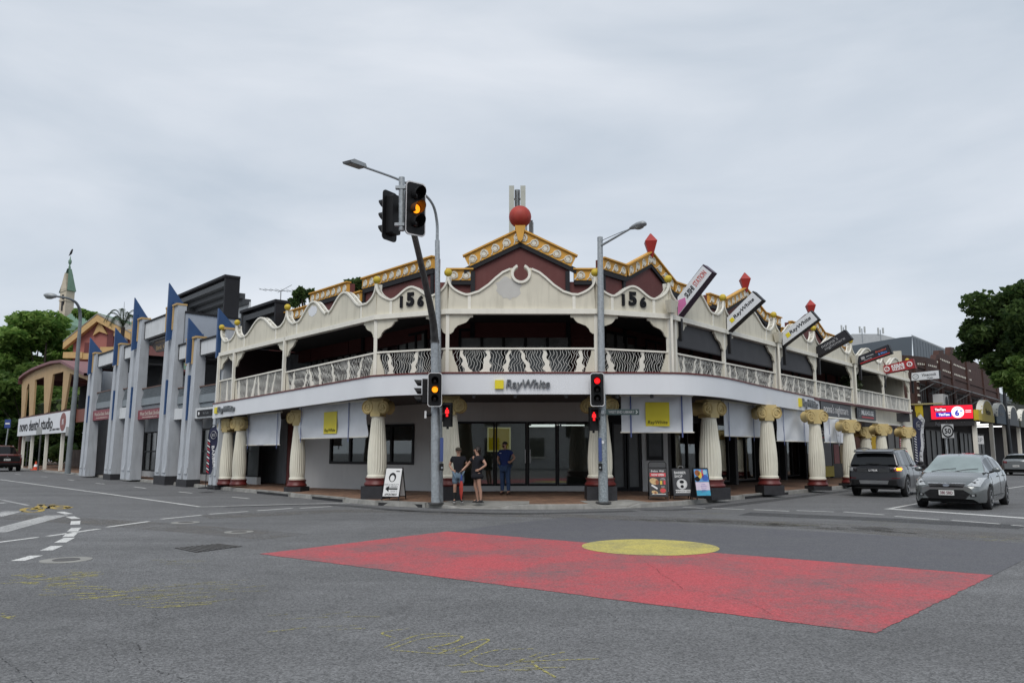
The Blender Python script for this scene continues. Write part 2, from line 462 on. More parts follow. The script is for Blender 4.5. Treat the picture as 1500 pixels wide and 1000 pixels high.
# from the kerb strip back under the buildings, rising a little to the shop doors
k4 = offset_poly(fine, 4.6)
def safe(i, q): return q
# footpath back strip: radial towards a point well behind the corner, so the strip never folds
Cc = (0.4, 46.0)
back = []
for i, p in enumerate(k3):
    if p[1] < 27.5:
        d = unit((Cc[0]-p[0], Cc[1]-p[1])); back.append((p[0]+d[0]*5.2, p[1]+d[1]*5.2, 0.24))
    else:
        q = (p[0]+(NL if p[0] < 0 else NR)[0]*4.0, p[1]+(NL if p[0] < 0 else NR)[1]*4.0); back.append((*q, 0.22))
mb.grid([[(p[0], p[1], 0.165) for p in k3], back][::-1])
far = [(b[0]+((NL if b[0] < 0 else NR)[0])*6, b[1]+((NL if b[0] < 0 else NR)[1])*6, 0.22) if math.hypot(b[0], b[1]-28) > 7 else (b[0]*0.4, 36.0, 0.24) for b in back]
mb.grid([back, far][::-1])
footpath = setting(part(mb, 'footpath', PAVER, smooth=60))
# grey concrete landings of the two pram ramps, sheets just above the pavers
mb = MB()
for (x0, x1) in ((-2.45, 0.75), (1.9, 4.6)):
    idx = [i for i, p in enumerate(fine) if x0 <= p[0] <= x1 and p[1] < 26]
    a = [(k2[i][0], k2[i][1], ramp_h(fine[i])+0.007) for i in idx]
    c = [(k3[i][0], k3[i][1], 0.172) for i in idx]
    mb.grid([a, c][::-1])
part(mb, 'ramp_landing', DIRTC, footpath)
# kerb inlets of the stormwater drain: dark slots under a concrete lintel
for (xa, ya), (xb, yb) in ((( 383,722.5),(424,726.5)), ((477,730.5),(523,735)), ((567,738),(627,742.5)), ((1128,731.5),(1185,724.5))):
    a, b = (min(fine, key=lambda f: math.dist(f, q_)) for q_ in (ground(xa, ya), ground(xb, yb)))
    T, L = seg(a, b); dr = MB(T)
    dr.box(0, L, -0.012, 0.02, 0.004, 0.092)
    o = part(dr, 'drain_inlet', BLACKM, kerb)
    dr = MB(T); dr.box(-0.12, L+0.12, -0.02, 0.17, 0.094, 0.153)
    dr.box(-0.12, -0.004, -0.018, 0.02, 0.0, 0.093); dr.box(L+0.004, L+0.12, -0.018, 0.02, 0.0, 0.093)
    part(dr, 'drain_lintel', CONC, kerb)

# ------------------------------------------------------------------ road paint
WLINE = worn('white_road_paint', (0.62, 0.62, 0.60), 0.6, lo=0.5, hi=0.72)
WLINE2 = worn('scuffed_road_paint', (0.45, 0.45, 0.44), 0.85, lo=0.42, hi=0.66)
REDP = worn('red_road_paint', (0.44, 0.082, 0.092), 0.80, scale=6, lo=0.34, hi=0.86, broad=1.3)
YELP = worn('yellow_road_paint', (0.50, 0.43, 0.12), 0.72, scale=4, lo=0.36, hi=0.84, broad=1.2)
DARKP = worn('faded_black_paint', (0.10, 0.10, 0.112), 0.85, scale=3, lo=0.35, hi=0.75)
CHALK = worn('yellow_chalk', (0.42, 0.38, 0.12), 1.0, scale=22, lo=0.36, hi=0.60, alpha=True)
CHALKF = worn('faint_chalk', (0.31, 0.29, 0.15), 1.0, scale=20, lo=0.35, hi=0.60, alpha=True)
def g3(px, py, z=0.004): return (*ground(px, py), z)
def stroke(pts, wd, name, m, z=0.004, parent=road):
    """flat painted band of even width through ground points"""
    P = [Vector((p[0], p[1])) for p in pts]; a, b = [], []
    for i, p in enumerate(P):
        t = (P[min(i+1,len(P)-1)]-P[max(i-1,0)]).normalized(); nn = Vector((-t.y, t.x))*wd/2
        a.append((*(p-nn), z)); b.append((*(p+nn), z))
    return part(MB().grid([a, b][::-1]) , name, m, parent)
red_c = [(-1.365,16.91),(-4.138,13.22),(3.351,7.535),(6.526,10.983)]
def sub_quad(q, n, m2):
    rows = []
    for i in range(n+1):
        s = i/n; r = []
        for j in range(m2+1):
            t = j/m2
            r.append(tuple((q[0][k]*(1-t)+q[3][k]*t)*(1-s)+(q[1][k]*(1-t)+q[2][k]*t)*s for k in (0,1))+(0.004,))
        rows.append(r)
    return rows
def ragged(q, n=70, j=.014):
    """the painted outline wanders a little, as rolled paint does"""
    o = []
    rg = random.Random(17)
    for i in range(len(q)):
        a, b = q[i], q[(i+1)%len(q)]
        for k in range(n):
            t = k/n; o.append((a[0]+(b[0]-a[0])*t+rg.uniform(-j,j)*(k>0), a[1]+(b[1]-a[1])*t+rg.uniform(-j,j)*(k>0), 0.004))
    return o
P = ragged(red_c); part(MB().add(P, [list(range(len(P)))]), 'flag_red_band', REDP, road)
blk = [(2*red_c[0][0]-red_c[1][0], 2*red_c[0][1]-red_c[1][1]), red_c[0], red_c[3], (2*red_c[3][0]-red_c[2][0], 2*red_c[3][1]-red_c[2][1])]
part(MB().grid(sub_quad(blk, 1, 1)), 'flag_black_band', DARKP, road)
cc = (2.42, 14.17)
part(MB().add([(cc[0]+1.19*math.cos(a*math.pi/32), cc[1]+1.19*math.sin(a*math.pi/32), 0.008) for a in range(64)], [list(range(64))]), 'flag_yellow_disc', YELP, road)
for pts, wd in (([(0,702),(150,722),(294,742)], .13), ([(294,742),(420,738.5),(545,735.5)], .14), ([(915,724+22),(1000,0)], 0)):
    if wd: stroke([ground(*p) for p in pts], wd, 'edge_line', WLINE)
s3 = lambda x, y: ground(x/3, 680+y/3)
for a, b in (((-30,345),(165,320)),((210,315),(435,283)),((470,275),(655,250)),((708,240),(885,222)),((920,218),(1090,206)),((1130,203),(1285,192)),((1318,192),(1460,184))):
    stroke([s3(*a), s3(*b)], .13, 'lane_dash', WLINE)
for a, b in (((65,42),(90,44)),((180,53),(208,55)),((298,67),(326,70)),((420,82),(460,86)),((590,98),(642,105)),((785,120),(845,126)),((1020,143),(1095,150))):
    stroke([s3(*a), s3(*b)], .11, 'lane_dash', WLINE)
s5 = lambda x, y: ground(x/5, 700+y/5)
for a, b in (((440,247),(505,263)),((512,281),(557,298)),((555,314),(550,340)),((560,363),(530,390)),((530,402),(498,430)),((508,437),(440,472)),((418,496),(338,530)),((268,567),(128,606))):
    stroke([s5(*a), s5(*b)], .2, 'turn_dash', WLINE)
stroke([s5(-60,398), s5(420,272)], .55, 'hatch_bar', WLINE2)
stroke([s5(-60,283), s5(110,241)], .5, 'hatch_bar', WLINE2)
stroke([s5(-30,186), s5(40,178)], .35, 'hatch_bar', WLINE2)
stroke([s5(-20,152), s5(205,199)], .13, 'edge_line', WLINE2)
s3r = lambda x, y: ground(1000+x/3, 640+y/3)
for a, b in (((0,308),(100,312)),((130,312),(273,318)),((312,318),(467,325)),((500,322),(665,328)),((707,328),(885,341)),((933,347),(1127,362)),((1182,365),(1393,381)),((1445,386),(1590,397))):
    stroke([s3r(*a), s3r(*b)], .12, 'lane_dash', WLINE)
stroke([s3r(895,314), s3r(1300,341), s3r(1620,364)], .3, 'stop_line', WLINE)
stroke([s3r(915,313), s3r(1030,292), s3r(1250,250), s3r(1520,212)], .12, 'edge_line', WLINE)
# yellow bicycle stencil
BIC = worn('yellow_stencil', (0.44, 0.31, 0.055), 0.7, lo=0.42, hi=0.66)
def ringpts(c, rx, ry, n=18): return [(c[0]+rx*math.cos(2*math.pi*i/n), c[1]+ry*math.sin(2*math.pi*i/n)) for i in range(n+1)]
for P in (ringpts((235,233),70,16), ringpts((435,213),62,12), [(235,233),(300,197),(385,200),(435,213)], [(300,197),(350,222),(385,200)], [(235,233),(330,222),(350,222)], [(270,193),(330,192)], [(375,193),(410,196)], [(470,213),(520,211),(500,222),(470,213)]):
    stroke([s5(*p) for p in P], .16, 'bicycle_marking', BIC)
# chalk scribbles
gl = lambda x, y: ground(500+x/1.5, 700+y/1.5)
for P in ([(95,372),(170,345),(240,342)], [(110,375),(180,352),(262,347),(245,362),(190,374),(250,380),(225,386),(110,378)],
          [(215,385),(300,357),(322,358),(262,392)], [(250,378),(300,378)], [(425,375),(340,378),(285,398),(330,414),(400,402)],
          [(385,404),(440,383)], [(490,382),(420,402),(470,438)], [(420,402),(565,397)], [(150,330),(90,340),(120,352)]):
    Q = smooth_path([(*gl(*p), 0) for p in P], 5); stroke([(p.x, p.y) for p in Q], .026, 'chalk_mark', CHALK)
cr_ = random.Random(3)
for (x0, x1, y0, y1, n, m) in ((0,66,842,856,16,CHALK),(90,150,836,850,12,CHALK),(55,180,845,880,24,CHALK),(160,340,852,885,30,CHALKF),(120,280,862,890,16,CHALK),(215,300,820,832,9,CHALKF),(0,24,898,908,5,CHALK),(355,520,900,930,7,CHALKF),(640,800,968,985,8,CHALKF),(60,110,856,866,6,CHALK),(985,1140,745,752,5,CHALKF),(1050,1200,764,770,6,CHALKF),(1240,1400,762,775,6,CHALKF),(1410,1500,783,792,4,CHALKF)):
    for k in range(n):
        x = cr_.uniform(x0, x1-10); y = cr_.uniform(y0, y1); L = cr_.uniform(.15, .45)*(x1-x0)
        yy = y - L*cr_.uniform(-.02, .14) if y > 790 else y+L*cr_.uniform(-.01,.03)
        stroke([ground(x, y), ground(x+L*.5, (y+yy)/2+cr_.uniform(-.8,.8)), ground(x+L, yy)], cr_.uniform(.02,.05), 'chalk_mark', m)
# resurfaced strips and scuffed bands of the crossing
PATCHD = worn('dark_asphalt_patch', (0.082, 0.083, 0.086), 0.65, scale=2.2, lo=0.36, hi=0.60, alpha=True)
PATCHL = worn('worn_asphalt_band', (0.170, 0.160, 0.148), 0.9, scale=2.6, lo=0.28, hi=0.56, alpha=True)
for pts, wd, m in (([(300,757),(520,748),(700,752),(880,757),(1100,765),(1500,786)], 1.3, PATCHL), ([(820,766),(1000,762),(1250,776),(1500,800)], .9, PATCHL), ([(330,742),(480,739),(600,748),(760,752),(930,748)], .5, PATCHD), ([(940,747),(1040,743),(1230,720),(1330,708)], .55, PATCHD),
                   ([(0,755),(200,768),(420,786)], 1.2, PATCHL), ([(1090,752),(1280,760),(1500,772)], 1.2, PATCHD)):
    P = smooth_path([(*ground(*p), 0) for p in pts], 6); stroke([(p.x, p.y) for p in P], wd, 'asphalt_patch', m, 0.0022)
# iron covers, grates and cracks
IRON = mat('cast_iron', (0.10, 0.095, 0.09), 0.6, 0.3, 20, metal=0.3)
def cover(px, py, r, grate=False):
    x, y = ground(px, py); mb = MB()
    mb.lathe([(r*1.35, 0.0), (r*1.35, 0.007)], 22, (x, y, 0)); ring = part(mb, 'cover_surround', DIRTC, road)
    mb = MB(); mb.lathe([(r*0.72, 0.008), (r*0.7, 0.014)], 20, (x, y, 0)); part(mb, 'manhole_cover', IRON, ring)
cover(97, 820, .27); cover(350, 779, .22); cover(272, 765, .24)
ga = [ground(*p) for p in ((255,802.5),(287,809),(356,800),(322,796))]
mb = MB()
for i in range(9):
    t0, t1 = i/9+.02, (i+.62)/9
    L2 = lambda a, b, t: (a[0]+(b[0]-a[0])*t, a[1]+(b[1]-a[1])*t)
    mb.slab([L2(ga[0],ga[3],t0), L2(ga[1],ga[2],t0), L2(ga[1],ga[2],t1), L2(ga[0],ga[3],t1)], 0.004, 0.012)
part(mb, 'drain_grate', IRON, road)
part(MB().add([(*p, 0.003) for p in ga], [(0,1,2,3)]), 'grate_pit', BLACKM, road)
mb = MB()
x, y = ground(1280, 774)
for i in range(-4, 5): mb.box(x+i*.085-.025, x+i*.085+.025, y-.3, y+.3, 0.002, 0.009)
part(mb, 'drain_grate', IRON, road)
CRK = worn('asphalt_crack', (0.026,0.026,0.027), 1.0, scale=18, lo=0.26, hi=0.56, alpha=True)
for P in ([(60,965),(85,985),(120,998)], [(195,962),(215,975),(235,985),(258,990),(275,1003)], [(145,935),(165,955),(170,975),(150,990)], [(890,897),(905,905),(898,915)], [(905,905),(960,912)], [(225,895),(232,910)],
          [(0,962),(30,985),(55,1004)], [(200,942),(215,968)], [(1180,872),(1330,895),(1498,905)], [(165,778),(215,775),(260,770)], [(330,782),(420,774),(500,768)], [(690,962),(740,968),(820,960)], [(150,785),(240,776),(300,772)]):
    Q = []
    for i in range(len(P)-1):
        for k in range(5):
            t = k/5; Q.append(ground(P[i][0]*(1-t)+P[i+1][0]*t+cr_.uniform(-3,3), P[i][1]*(1-t)+P[i+1][1]*t+cr_.uniform(-2,2)*(.3 if P[0][1] < 880 else 1)))
    stroke(Q, cr_.uniform(.007,.016), 'crack', CRK, 0.003)
# fine cracks that run across the painted flag
for P in ([(700,790),(760,812),(850,830)], [(940,820),(1000,862),(1090,880),(1140,905)], [(560,800),(640,822)], [(1230,850),(1290,880)], [(905,800),(925,790)]):
    Q = []
    for i in range(len(P)-1):
        for k in range(6): t = k/6; Q.append(ground(P[i][0]*(1-t)+P[i+1][0]*t+cr_.uniform(-3,3), P[i][1]*(1-t)+P[i+1][1]*t+cr_.uniform(-1,1)))
    stroke(Q, .009, 'crack', CRK, 0.0105)
# ------------------------------------------------------------------ the corner building
PT = {'d': (-4.48,25.50), 'e': (-2.03,24.42), 'f': (2.64,24.42), 'g': (5.15,25.35)}
for k, t in (('c',6.6),('b',11.55),('a',13.3)): PT[k] = lin(PT['d'], UL, t)
for k, t in (('h',4.1),('i',8.9),('j',13.6),('k',19.0),('l',24.6),('m',30.2)): PT[k] = lin(PT['g'], UR, t)
ORDER = 'abcdefghijklm'
ZDECK, ZRAIL, ZPAR, ZTOP = 4.06, 4.89, 6.02, 6.62
corner = thing('corner_building', 'two storey cream and maroon corner building with red ball on its gable', 'building', (0.3, 26.0, 0))

def fascia_z(p):
    """underside and top of the street fascia: it falls a little along the left wing"""
    if p[0] < -4.4:
        t = min(1, math.dist(p, PT['d'])/13.2); return 3.42-0.27*t, 4.06-0.28*t
    return 3.42, 4.06
FAS = [lin(lin(PT['d'], UL, t), NL, -0.16) for t in (13.45, 10, 6.6, 3, 0.5)] + [(p[0], p[1]) for p in smooth_path([(-4.55,25.28,0),(-3.3,24.58,0),(-1.9,24.26,0),(0.3,24.22,0),(2.6,24.22,0),(4.4,24.24,0),(5.6,24.55,0),(7.0,25.85,0),(8.57,28.15,0)], 4)] + [(11.0,31.65),(12.6,33.9),(14.1,36.05)]
NONNA = lin((14.1,36.05), unit((14.1-11.0, 36.05-31.65)), 0)
fu = unit((.62,.785))
F2 = lin(NONNA, fu, 4.9); F3 = lin(F2, fu, 5.2); F4 = lin(F3, fu, 3.9); F5 = lin(F4, fu, 5.0)
def ribbon(P, zf, d0, d1, name, m, parent=corner, stuff=False, smooth=30):
    """upright board following a plan line; d0..d1 its thickness towards the building"""
    a, b = offset_poly(P, d0), offset_poly(P, d1)
    rows = [[(*q, zf(P[i])[0]) for i, q in enumerate(a)], [(*q, zf(P[i])[1]) for i, q in enumerate(a)], [(*q, zf(P[i])[1]) for i, q in enumerate(b)], [(*q, zf(P[i])[0]) for i, q in enumerate(b)]]
    mb = MB(); n = len(P)
    mb.grid(rows + [rows[0]])
    for e in (0, n-1): mb.add([r[e] for r in rows], [(0,1,2,3)])
    return part(mb, name, m, parent, smooth=smooth)
ribbon(FAS, fascia_z, 0.0, 0.14, 'fascia_board', WHITE)
ribbon(FAS, lambda p: (fascia_z(p)[1]+0.002, fascia_z(p)[1]+0.05), -0.03, 0.3, 'fascia_capping', BASERED)
# maroon deck edge seen under the railings, and the deck itself
def deck_z(p): return fascia_z(p)
ribbon([PT[k] for k in ORDER], lambda p: (fascia_z(p)[1]-0.06 if p[0] < -3 else 3.98, fascia_z(p)[1]+0.035 if p[0] < -3 else 4.055), -0.06, 0.2, 'deck_edge', BASERED)
WALLG = [lin(lin(PT['a'], NL, 5.6), UL, -0.0), (-8.7, 33.6), (-3.0, 29.75), (-2.25, 29.45), (3.05, 29.45)] 
WU = [lin(lin(PT['a'], NL, 4.4), UL, 0), (-3.0, 29.3), (3.2, 29.2), lin(lin(PT['m'], NR, 4.6), UR, 0)]
fr_line = [FAS[0], FAS[2], FAS[4]] + FAS[5::3] + [FAS[-1], F2, F3, F4, lin(PT['m'], NR, -.1)]
deckpoly = offset_poly(fr_line, 0.2) + [lin(PT['m'], NR, 7), (2.0, 36), (-3, 36), lin(PT['a'], NL, 7)]
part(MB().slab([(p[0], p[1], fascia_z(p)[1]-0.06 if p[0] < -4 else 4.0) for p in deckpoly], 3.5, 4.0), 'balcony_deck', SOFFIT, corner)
roofpoly = [PT[k] for k in ORDER]
roofpoly = offset_poly(roofpoly, 0.06) + [lin(PT['m'], NR, 5.2), (2.6, 31.5), (-2.6, 31.5), lin(PT['a'], NL, 5.2)]
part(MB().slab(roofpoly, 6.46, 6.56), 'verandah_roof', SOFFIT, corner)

# ---- parapet bays
def hump(x0, x1, z0, zpk, flat=0.0, n=16):
    """bell curve between x0 and x1"""
    o = []
    for i in range(n+1):
        t = i/n; s = 0.5-0.5*math.cos(2*math.pi*t); s = s**0.82
        o.append((x0+(x1-x0)*t, z0+(zpk-z0)*s))
    return o
def spire_half(x, side, z0=ZTOP, zp=7.16, w=0.52, n=10):
    """concave spike: outline from its foot at x+side*w up to its tip at x"""
    return [(x+side*w*(1-i/n)**2.6+side*0.045, z0+(zp-z0)*(i/n)**1.1) for i in range(n+1)]
def strip_along(top, wdt):
    """closed outline of a band of even width hanging under the top line"""
    P = [Vector(p) for p in top]; low = []
    for i, p in enumerate(P):
        t = (P[min(i+1,len(P)-1)]-P[max(i-1,0)]); t = t.normalized() if t.length > 0 else Vector((1,0))
        low.append((p.x+t.y*wdt*1.0, p.y-t.x*wdt))
    return list(top) + low[::-1]
balls = []
def parapet(ka, kb, shape, label=None):
    T, L = seg(PT[ka], PT[kb])
    top = [(0, ZTOP)]
    sp0 = spire_half(0, 1)[::-1]
    if shape == 'tiny':
        top = [(0.045, 7.14)] + sp0[1:] + spire_half(L, -1)
        top = [p for p in top if 0 <= p[0] <= L]
        mull = [L*.52]
    else:
        a, b = (1.0, L-1.0)
        if shape == 'plain156': a, b = 0.62, L-0.62
        top = sp0
        if shape == 'double': top += hump(a, (a+b)/2, ZTOP, 7.24)[:-1] + [((a+b)/2, ZTOP+.12)] + hump((a+b)/2, b, ZTOP, 7.24)[1:]
        elif shape == 'horseshoe':
            top = sp0 + [(0.62, ZTOP)]
            cx = L/2-.02; hw = 1.62; pk = 7.5
            lft = [(cx-1.62, 6.63),(cx-1.35,6.72),(cx-1.05,6.93),(cx-.82,7.15),(cx-.6,7.33),(cx-.36,7.44),(cx-.15,7.47)]
            ring = [(cx+.235*math.sin(a), 7.26-.235*math.cos(a)) for a in [R(d) for d in range(-140, 141, 20)]]
            top += lft + ring + [(2*cx-p[0], p[1]) for p in lft[::-1]]
        else: top += hump(a, b, ZTOP, 6.98 if shape == 'plain156' else 7.22)
        top += spire_half(L, -1)
        mull = [0.92, L-0.92] if shape != 'plain156' else [0.58, L-0.58]
        if shape == 'horseshoe': mull = [0.68, L-0.68]
    out_ = [(p[0], p[1]) for p in top]
    poly = [(0.0, ZPAR), (L, ZPAR)] + [(min(max(p[0], 0.0), L), p[1]) for p in out_[::-1]]
    pan = part(MB(T).prism(poly, 0.0, 0.14), 'parapet_panel', CREAM, corner)
    # raised trim: capping along the wavy edge, base rail, uprights
    runs = [out_]
    if shape == 'horseshoe': runs = [sp0 + [(0.62, ZTOP)] + lft[:-1], [(2*cx-p[0], p[1]) for p in lft[-2::-1]] + spire_half(L, -1)]
    for run in runs:
        mb = MB(T); mb.prism(strip_along([(min(max(p[0], 0.0), L), p[1]) for p in run], 0.065), -0.055, 0.2)
        part(mb, 'parapet_capping', TRIM, pan, smooth=40)
    mb = MB(T); mb.box(-0.03, L+0.03, -0.075, 0.16, ZPAR-0.06, ZPAR+0.1); part(mb, 'base_rail', TRIM, pan)
    for x in mull:
        mb = MB(T); mb.box(x-.05, x+.05, -0.03, -0.002, ZPAR+0.102, ZTOP-0.03); part(mb, 'upright', TRIM, pan)
    return T, L, pan
SH = {'ab':'tiny','bc':'one','cd':'double','de':'plain156','ef':'horseshoe','fg':'plain156','gh':'one','hi':'one','ij':'one','jk':'one','kl':'one','lm':'one'}
PANEL = {}
for i in range(12):
    k = ORDER[i:i+2]; PANEL[k] = parapet(k[0], k[1], SH[k])
# ring bead round the horseshoe notch
T, L, pan = PANEL['ef']
ringo = [(L/2-.02+.315*math.sin(R(d)), 7.26-.315*math.cos(R(d))) for d in range(-156, 157, 12)]
ringi = [(L/2-.02+.235*math.sin(R(d)), 7.26-.235*math.cos(R(d))) for d in range(-156, 157, 12)]
part(MB(T).prism(ringo + ringi[::-1], -0.07, 0.21), 'horseshoe_bead', TRIM, pan, smooth=40)
# patches where old emblems were taken off
PATCH = mat('patched_paint', (0.50, 0.49, 0.46), 0.7, 0.1)
def blob(c, rx, rz, n=26, sd=1):
    q = random.Random(sd); return [(c[0]+rx*(1+q.uniform(-.18,.12))*math.cos(2*math.pi*i/n), c[1]+rz*(1+q.uniform(-.18,.12))*math.sin(2*math.pi*i/n)) for i in range(n)]
part(MB(T).prism(blob((L/2-.42, 6.80), .42, .36), -0.006, -0.001), 'paint_patch', PATCH, pan)
T, L, pan = PANEL['cd']
part(MB(T).prism(blob((1.0+(L-2)*.25, 6.86), .36, .2, sd=4), -0.006, -0.001), 'paint_patch', WHITE, pan)
# house number 156, each digit standing at its own height
for kk in ('de','fg'):
    T, L, pan = PANEL[kk]
    for ch, x, z, h in (('1', -.36, -.02, .38), ('5', -.02, .04, .46), ('6', .36, -.05, .36)):
        text(ch, h, T @ Matrix.Translation((L/2+x, -.005, 6.50+z)), 'house_number', INK, pan, 0.05, bold=0.045)
# yellow balls on the spikes
for k in ORDER:
    mb = MB(); z = 7.3
    mb.ball((PT[k][0], PT[k][1], z), 0.13, 14)
    part(mb, 'finial_ball', YBALL, corner, smooth=180)
    mb = MB(); mb.lathe([(.06,7.02),(.05,7.1),(.025,7.18)], 8, (PT[k][0], PT[k][1], 0)); part(mb, 'finial_stem', TRIM, corner, smooth=40)

# ---- verandah posts and curved brackets
def post_part(p, z0=ZDECK, zz=ZPAR, wd=.11, u=(1,0)):
    T = fr(p, u); mb = MB(T); mb.box(-wd/2, wd/2, -wd/2+.05, wd/2+.05, z0, zz-.05); return part(mb, 'verandah_post', TRIM, corner)
def bracket(T, x, side):
    q = [(0,0),(0,-.62),(.04,-.62),(.12,-.56),(.16,-.46),(.26,-.36),(.42,-.30),(.52,-.26),(.60,-.18),(.64,-.11),(.74,-.09),(.74,0)]
    poly = [(x+side*(a+.056), ZPAR-.06+b) for a, b in q]
    part(MB(T).prism(poly, 0.02, 0.09), 'bracket', CREAM, corner)
for i, k in enumerate(ORDER):
    u = UL if k in 'abc' else (UR if k in 'ghijklm' else (1,0))
    zz = fascia_z(PT[k])[1] if k in 'abcd' else ZDECK
    post_part(PT[k], zz-.05, u=u)
    if k in 'gik': post_part(lin(PT[k], UR, .42 if k == 'g' else .38), u=UR)
    if i < 12:
        T, L = seg(PT[k], PT[ORDER[i+1]]); s = 0.42 if k in 'gik' else 0
        if L > 2:
            bracket(T, s, 1); bracket(T, L, -1)
        else:
            part(MB(T).prism([(0.06,5.96),(0.06,5.35),(.2,5.4),(.32,5.6),(.62,5.72),(.76,5.8),(L/2,5.93),(L-.76,5.8),(L-.62,5.72),(L-.32,5.6),(L-.2,5.4),(L-.06,5.35),(L-.06,5.96)], 0.02, 0.09), 'bracket', CREAM, corner)

# ---- railings: top rail, foot rail, flared end boards, wavy rods and wavy flat boards
BARS = mat('railing_white_steel', (0.62, 0.62, 0.58), 0.5, 0.1, 5)
br_ = random.Random(11); loose = 0
def wave(x, h, amp, ph, n=9):
    return [(x + amp*math.sin(ph + i*1.5) + amp*.4*math.sin(ph*3+i*2.7), h*i/n) for i in range(n+1)]
def rod(mb, pts, w, z0, y=.05):
    l_ = [(p[0]-w/2, z0+p[1]) for p in pts]; r_ = [(p[0]+w/2, z0+p[1]) for p in pts]
    rows = [[(a[0], y-.01, a[1]) for a in l_], [(a[0], y-.01, a[1]) for a in r_], [(a[0], y+.01, a[1]) for a in r_], [(a[0], y+.01, a[1]) for a in l_]]
    mb.grid(rows+[rows[0]])
def railing(ka, kb, single, straight=0.0):
    T, L = seg(PT[ka], PT[kb])
    za, zb = (fascia_z(PT[k])[1]+.07 if k in 'abcd' else 4.12 for k in (ka, kb))
    sl = (zb-za)/L; Sh = Matrix.Identity(4); Sh[2][0] = sl
    TT = T @ Sh; z0 = za; h = ZRAIL-.05-za if sl == 0 else ZRAIL-.05-zb
    s = 0.42 if ka in 'gik' else 0.0
    top = part(MB(T @ Sh).box(.05+s, L-.05, .0, .08, z0+h, z0+h+.055), 'top_rail', TRIM, corner)
    part(MB(TT).box(.05+s, L-.05, .02, .07, z0-.03, z0+.02), 'foot_rail', TRIM, corner)
    for x, sd in ((s+.055, 1), (L-.055, -1)):     # flared end boards
        q = [(0,0),(.30,0),(.27,.15),(.19,.35),(.11,.55),(.09,h),(0,h)] if L > 2 else [(0,0),(.05,0),(.05,h),(0,h)]
        part(MB(TT).prism([(x+sd*a, z0+b) for a, b in q], .03, .07), 'end_board', CREAM, corner)
    # flat wavy boards at uneven spacing
    xs = []; x = s+.45+br_.uniform(0,.25)
    while x < L-.5:
        xs.append(x); x += br_.uniform(.55, 1.05)
    if L < 2: xs = [L/2]
    for x in xs:
        sway = br_.uniform(-.16,.16) if L > 2 else 0; ph = br_.uniform(0,6); w0, w1 = br_.uniform(.05,.1), br_.uniform(.14,.30)
        N = 12; l_, r_ = [], []
        for i in range(N+1):
            t = i/N; wv = .035*math.sin(ph+i*1.15)*(1-straight)
            ww = (w1+(w0-w1)*t)*(1+.24*math.sin(ph*2+i*1.7)*(1-straight))
            l_.append((x+sway*t*2-ww/2+wv, z0+h*t)); r_.append((x+sway*t*2+ww/2+wv*.7, z0+h*t))
        part(MB(TT).prism(l_+r_[::-1], .035, .062), 'wavy_board', TRIM, corner)
    # rods
    joined = MB(TT); n = int((L-s-.3)/.088); 
    for i in range(n):
        x = s+.16+(L-s-.32)*(i+.5)/n
        lean = .12*math.sin(i*.35+ord(ka))*(1-straight)
        pts = [(p[0]+lean*(j/9-.5)*1.4, p[1]) for j, p in enumerate(wave(x, h, .036*(1-straight)+.004, br_.uniform(0,1.4)+i*.25))]
        if single:
            mb = MB(TT); rod(mb, pts, .013, z0); part(mb, 'railing_rod', BARS, corner)
        else: rod(joined, pts, .014, z0)
    if not single: part(joined, 'railing_rods', BARS, corner, stuff=True)
for i in range(12):
    k = ORDER[i:i+2]
    railing(k[0], k[1], k in ('cd','de','ef','fg','gh'), {'ab':.9,'bc':.75,'kl':.95,'lm':.95}.get(k, 0))

# ---- fluted columns with scroll capitals
def scroll_cap(T, z, w=.78, dp=.62):
    """ionic capital: two spiral volutes joined by a curved band, built front to back"""
    mb = MB(T)
    r0 = .235
    for sx in (-1, 1):
        cx = sx*(w/2-.06); cz = z+.30
        sec = [(.03, -dp/2+.05), (r0*.84, -dp/2+.055), (r0*.93, -dp/2), (r0, -dp/2+.03), (r0*.86, -dp/2+.09), (r0*.8, -.0), (r0*.86, dp/2-.09), (r0, dp/2-.03), (r0*.98, dp/2)]
        Mx = Matrix.Translation((cx, 0, cz)) @ Matrix.Rotation(R(90), 4, 'X')
        mb.lathe([(a, -b) for a, b in sec][::-1], 22, (0,0,0), Mx)
    mb.prism([(-w/2+.06, z+.535),(-w/4,z+.515),(0,z+.49),(w/4,z+.515),(w/2-.06,z+.535),(w/2-.06,z+.3),(.2,z+.2),(.2,z+.0),(-.2,z+.0),(-.2,z+.2),(-w/2+.06,z+.3)], -dp/2+.02, dp/2-.02)
    mb.box(-.34, .34, -dp/2+.06, dp/2-.06, z+.50, z+.60)
    return mb
def spiral(T, z, sx, w=.78, dp=.62):
    mb = MB(T); r0 = .225; cx = sx*(w/2-.06); cz = z+.30; pts = []
    for i in range(34):
        a = math.pi/2 + sx*i*2*math.pi*1.8/33; r = r0*(1-i/33*.86)
        pts.append((cx+r*math.cos(a), -dp/2+.03, cz+r*math.sin(a)))
    return mb.tube(pts, [.034-.0004*i for i in range(34)], 6)
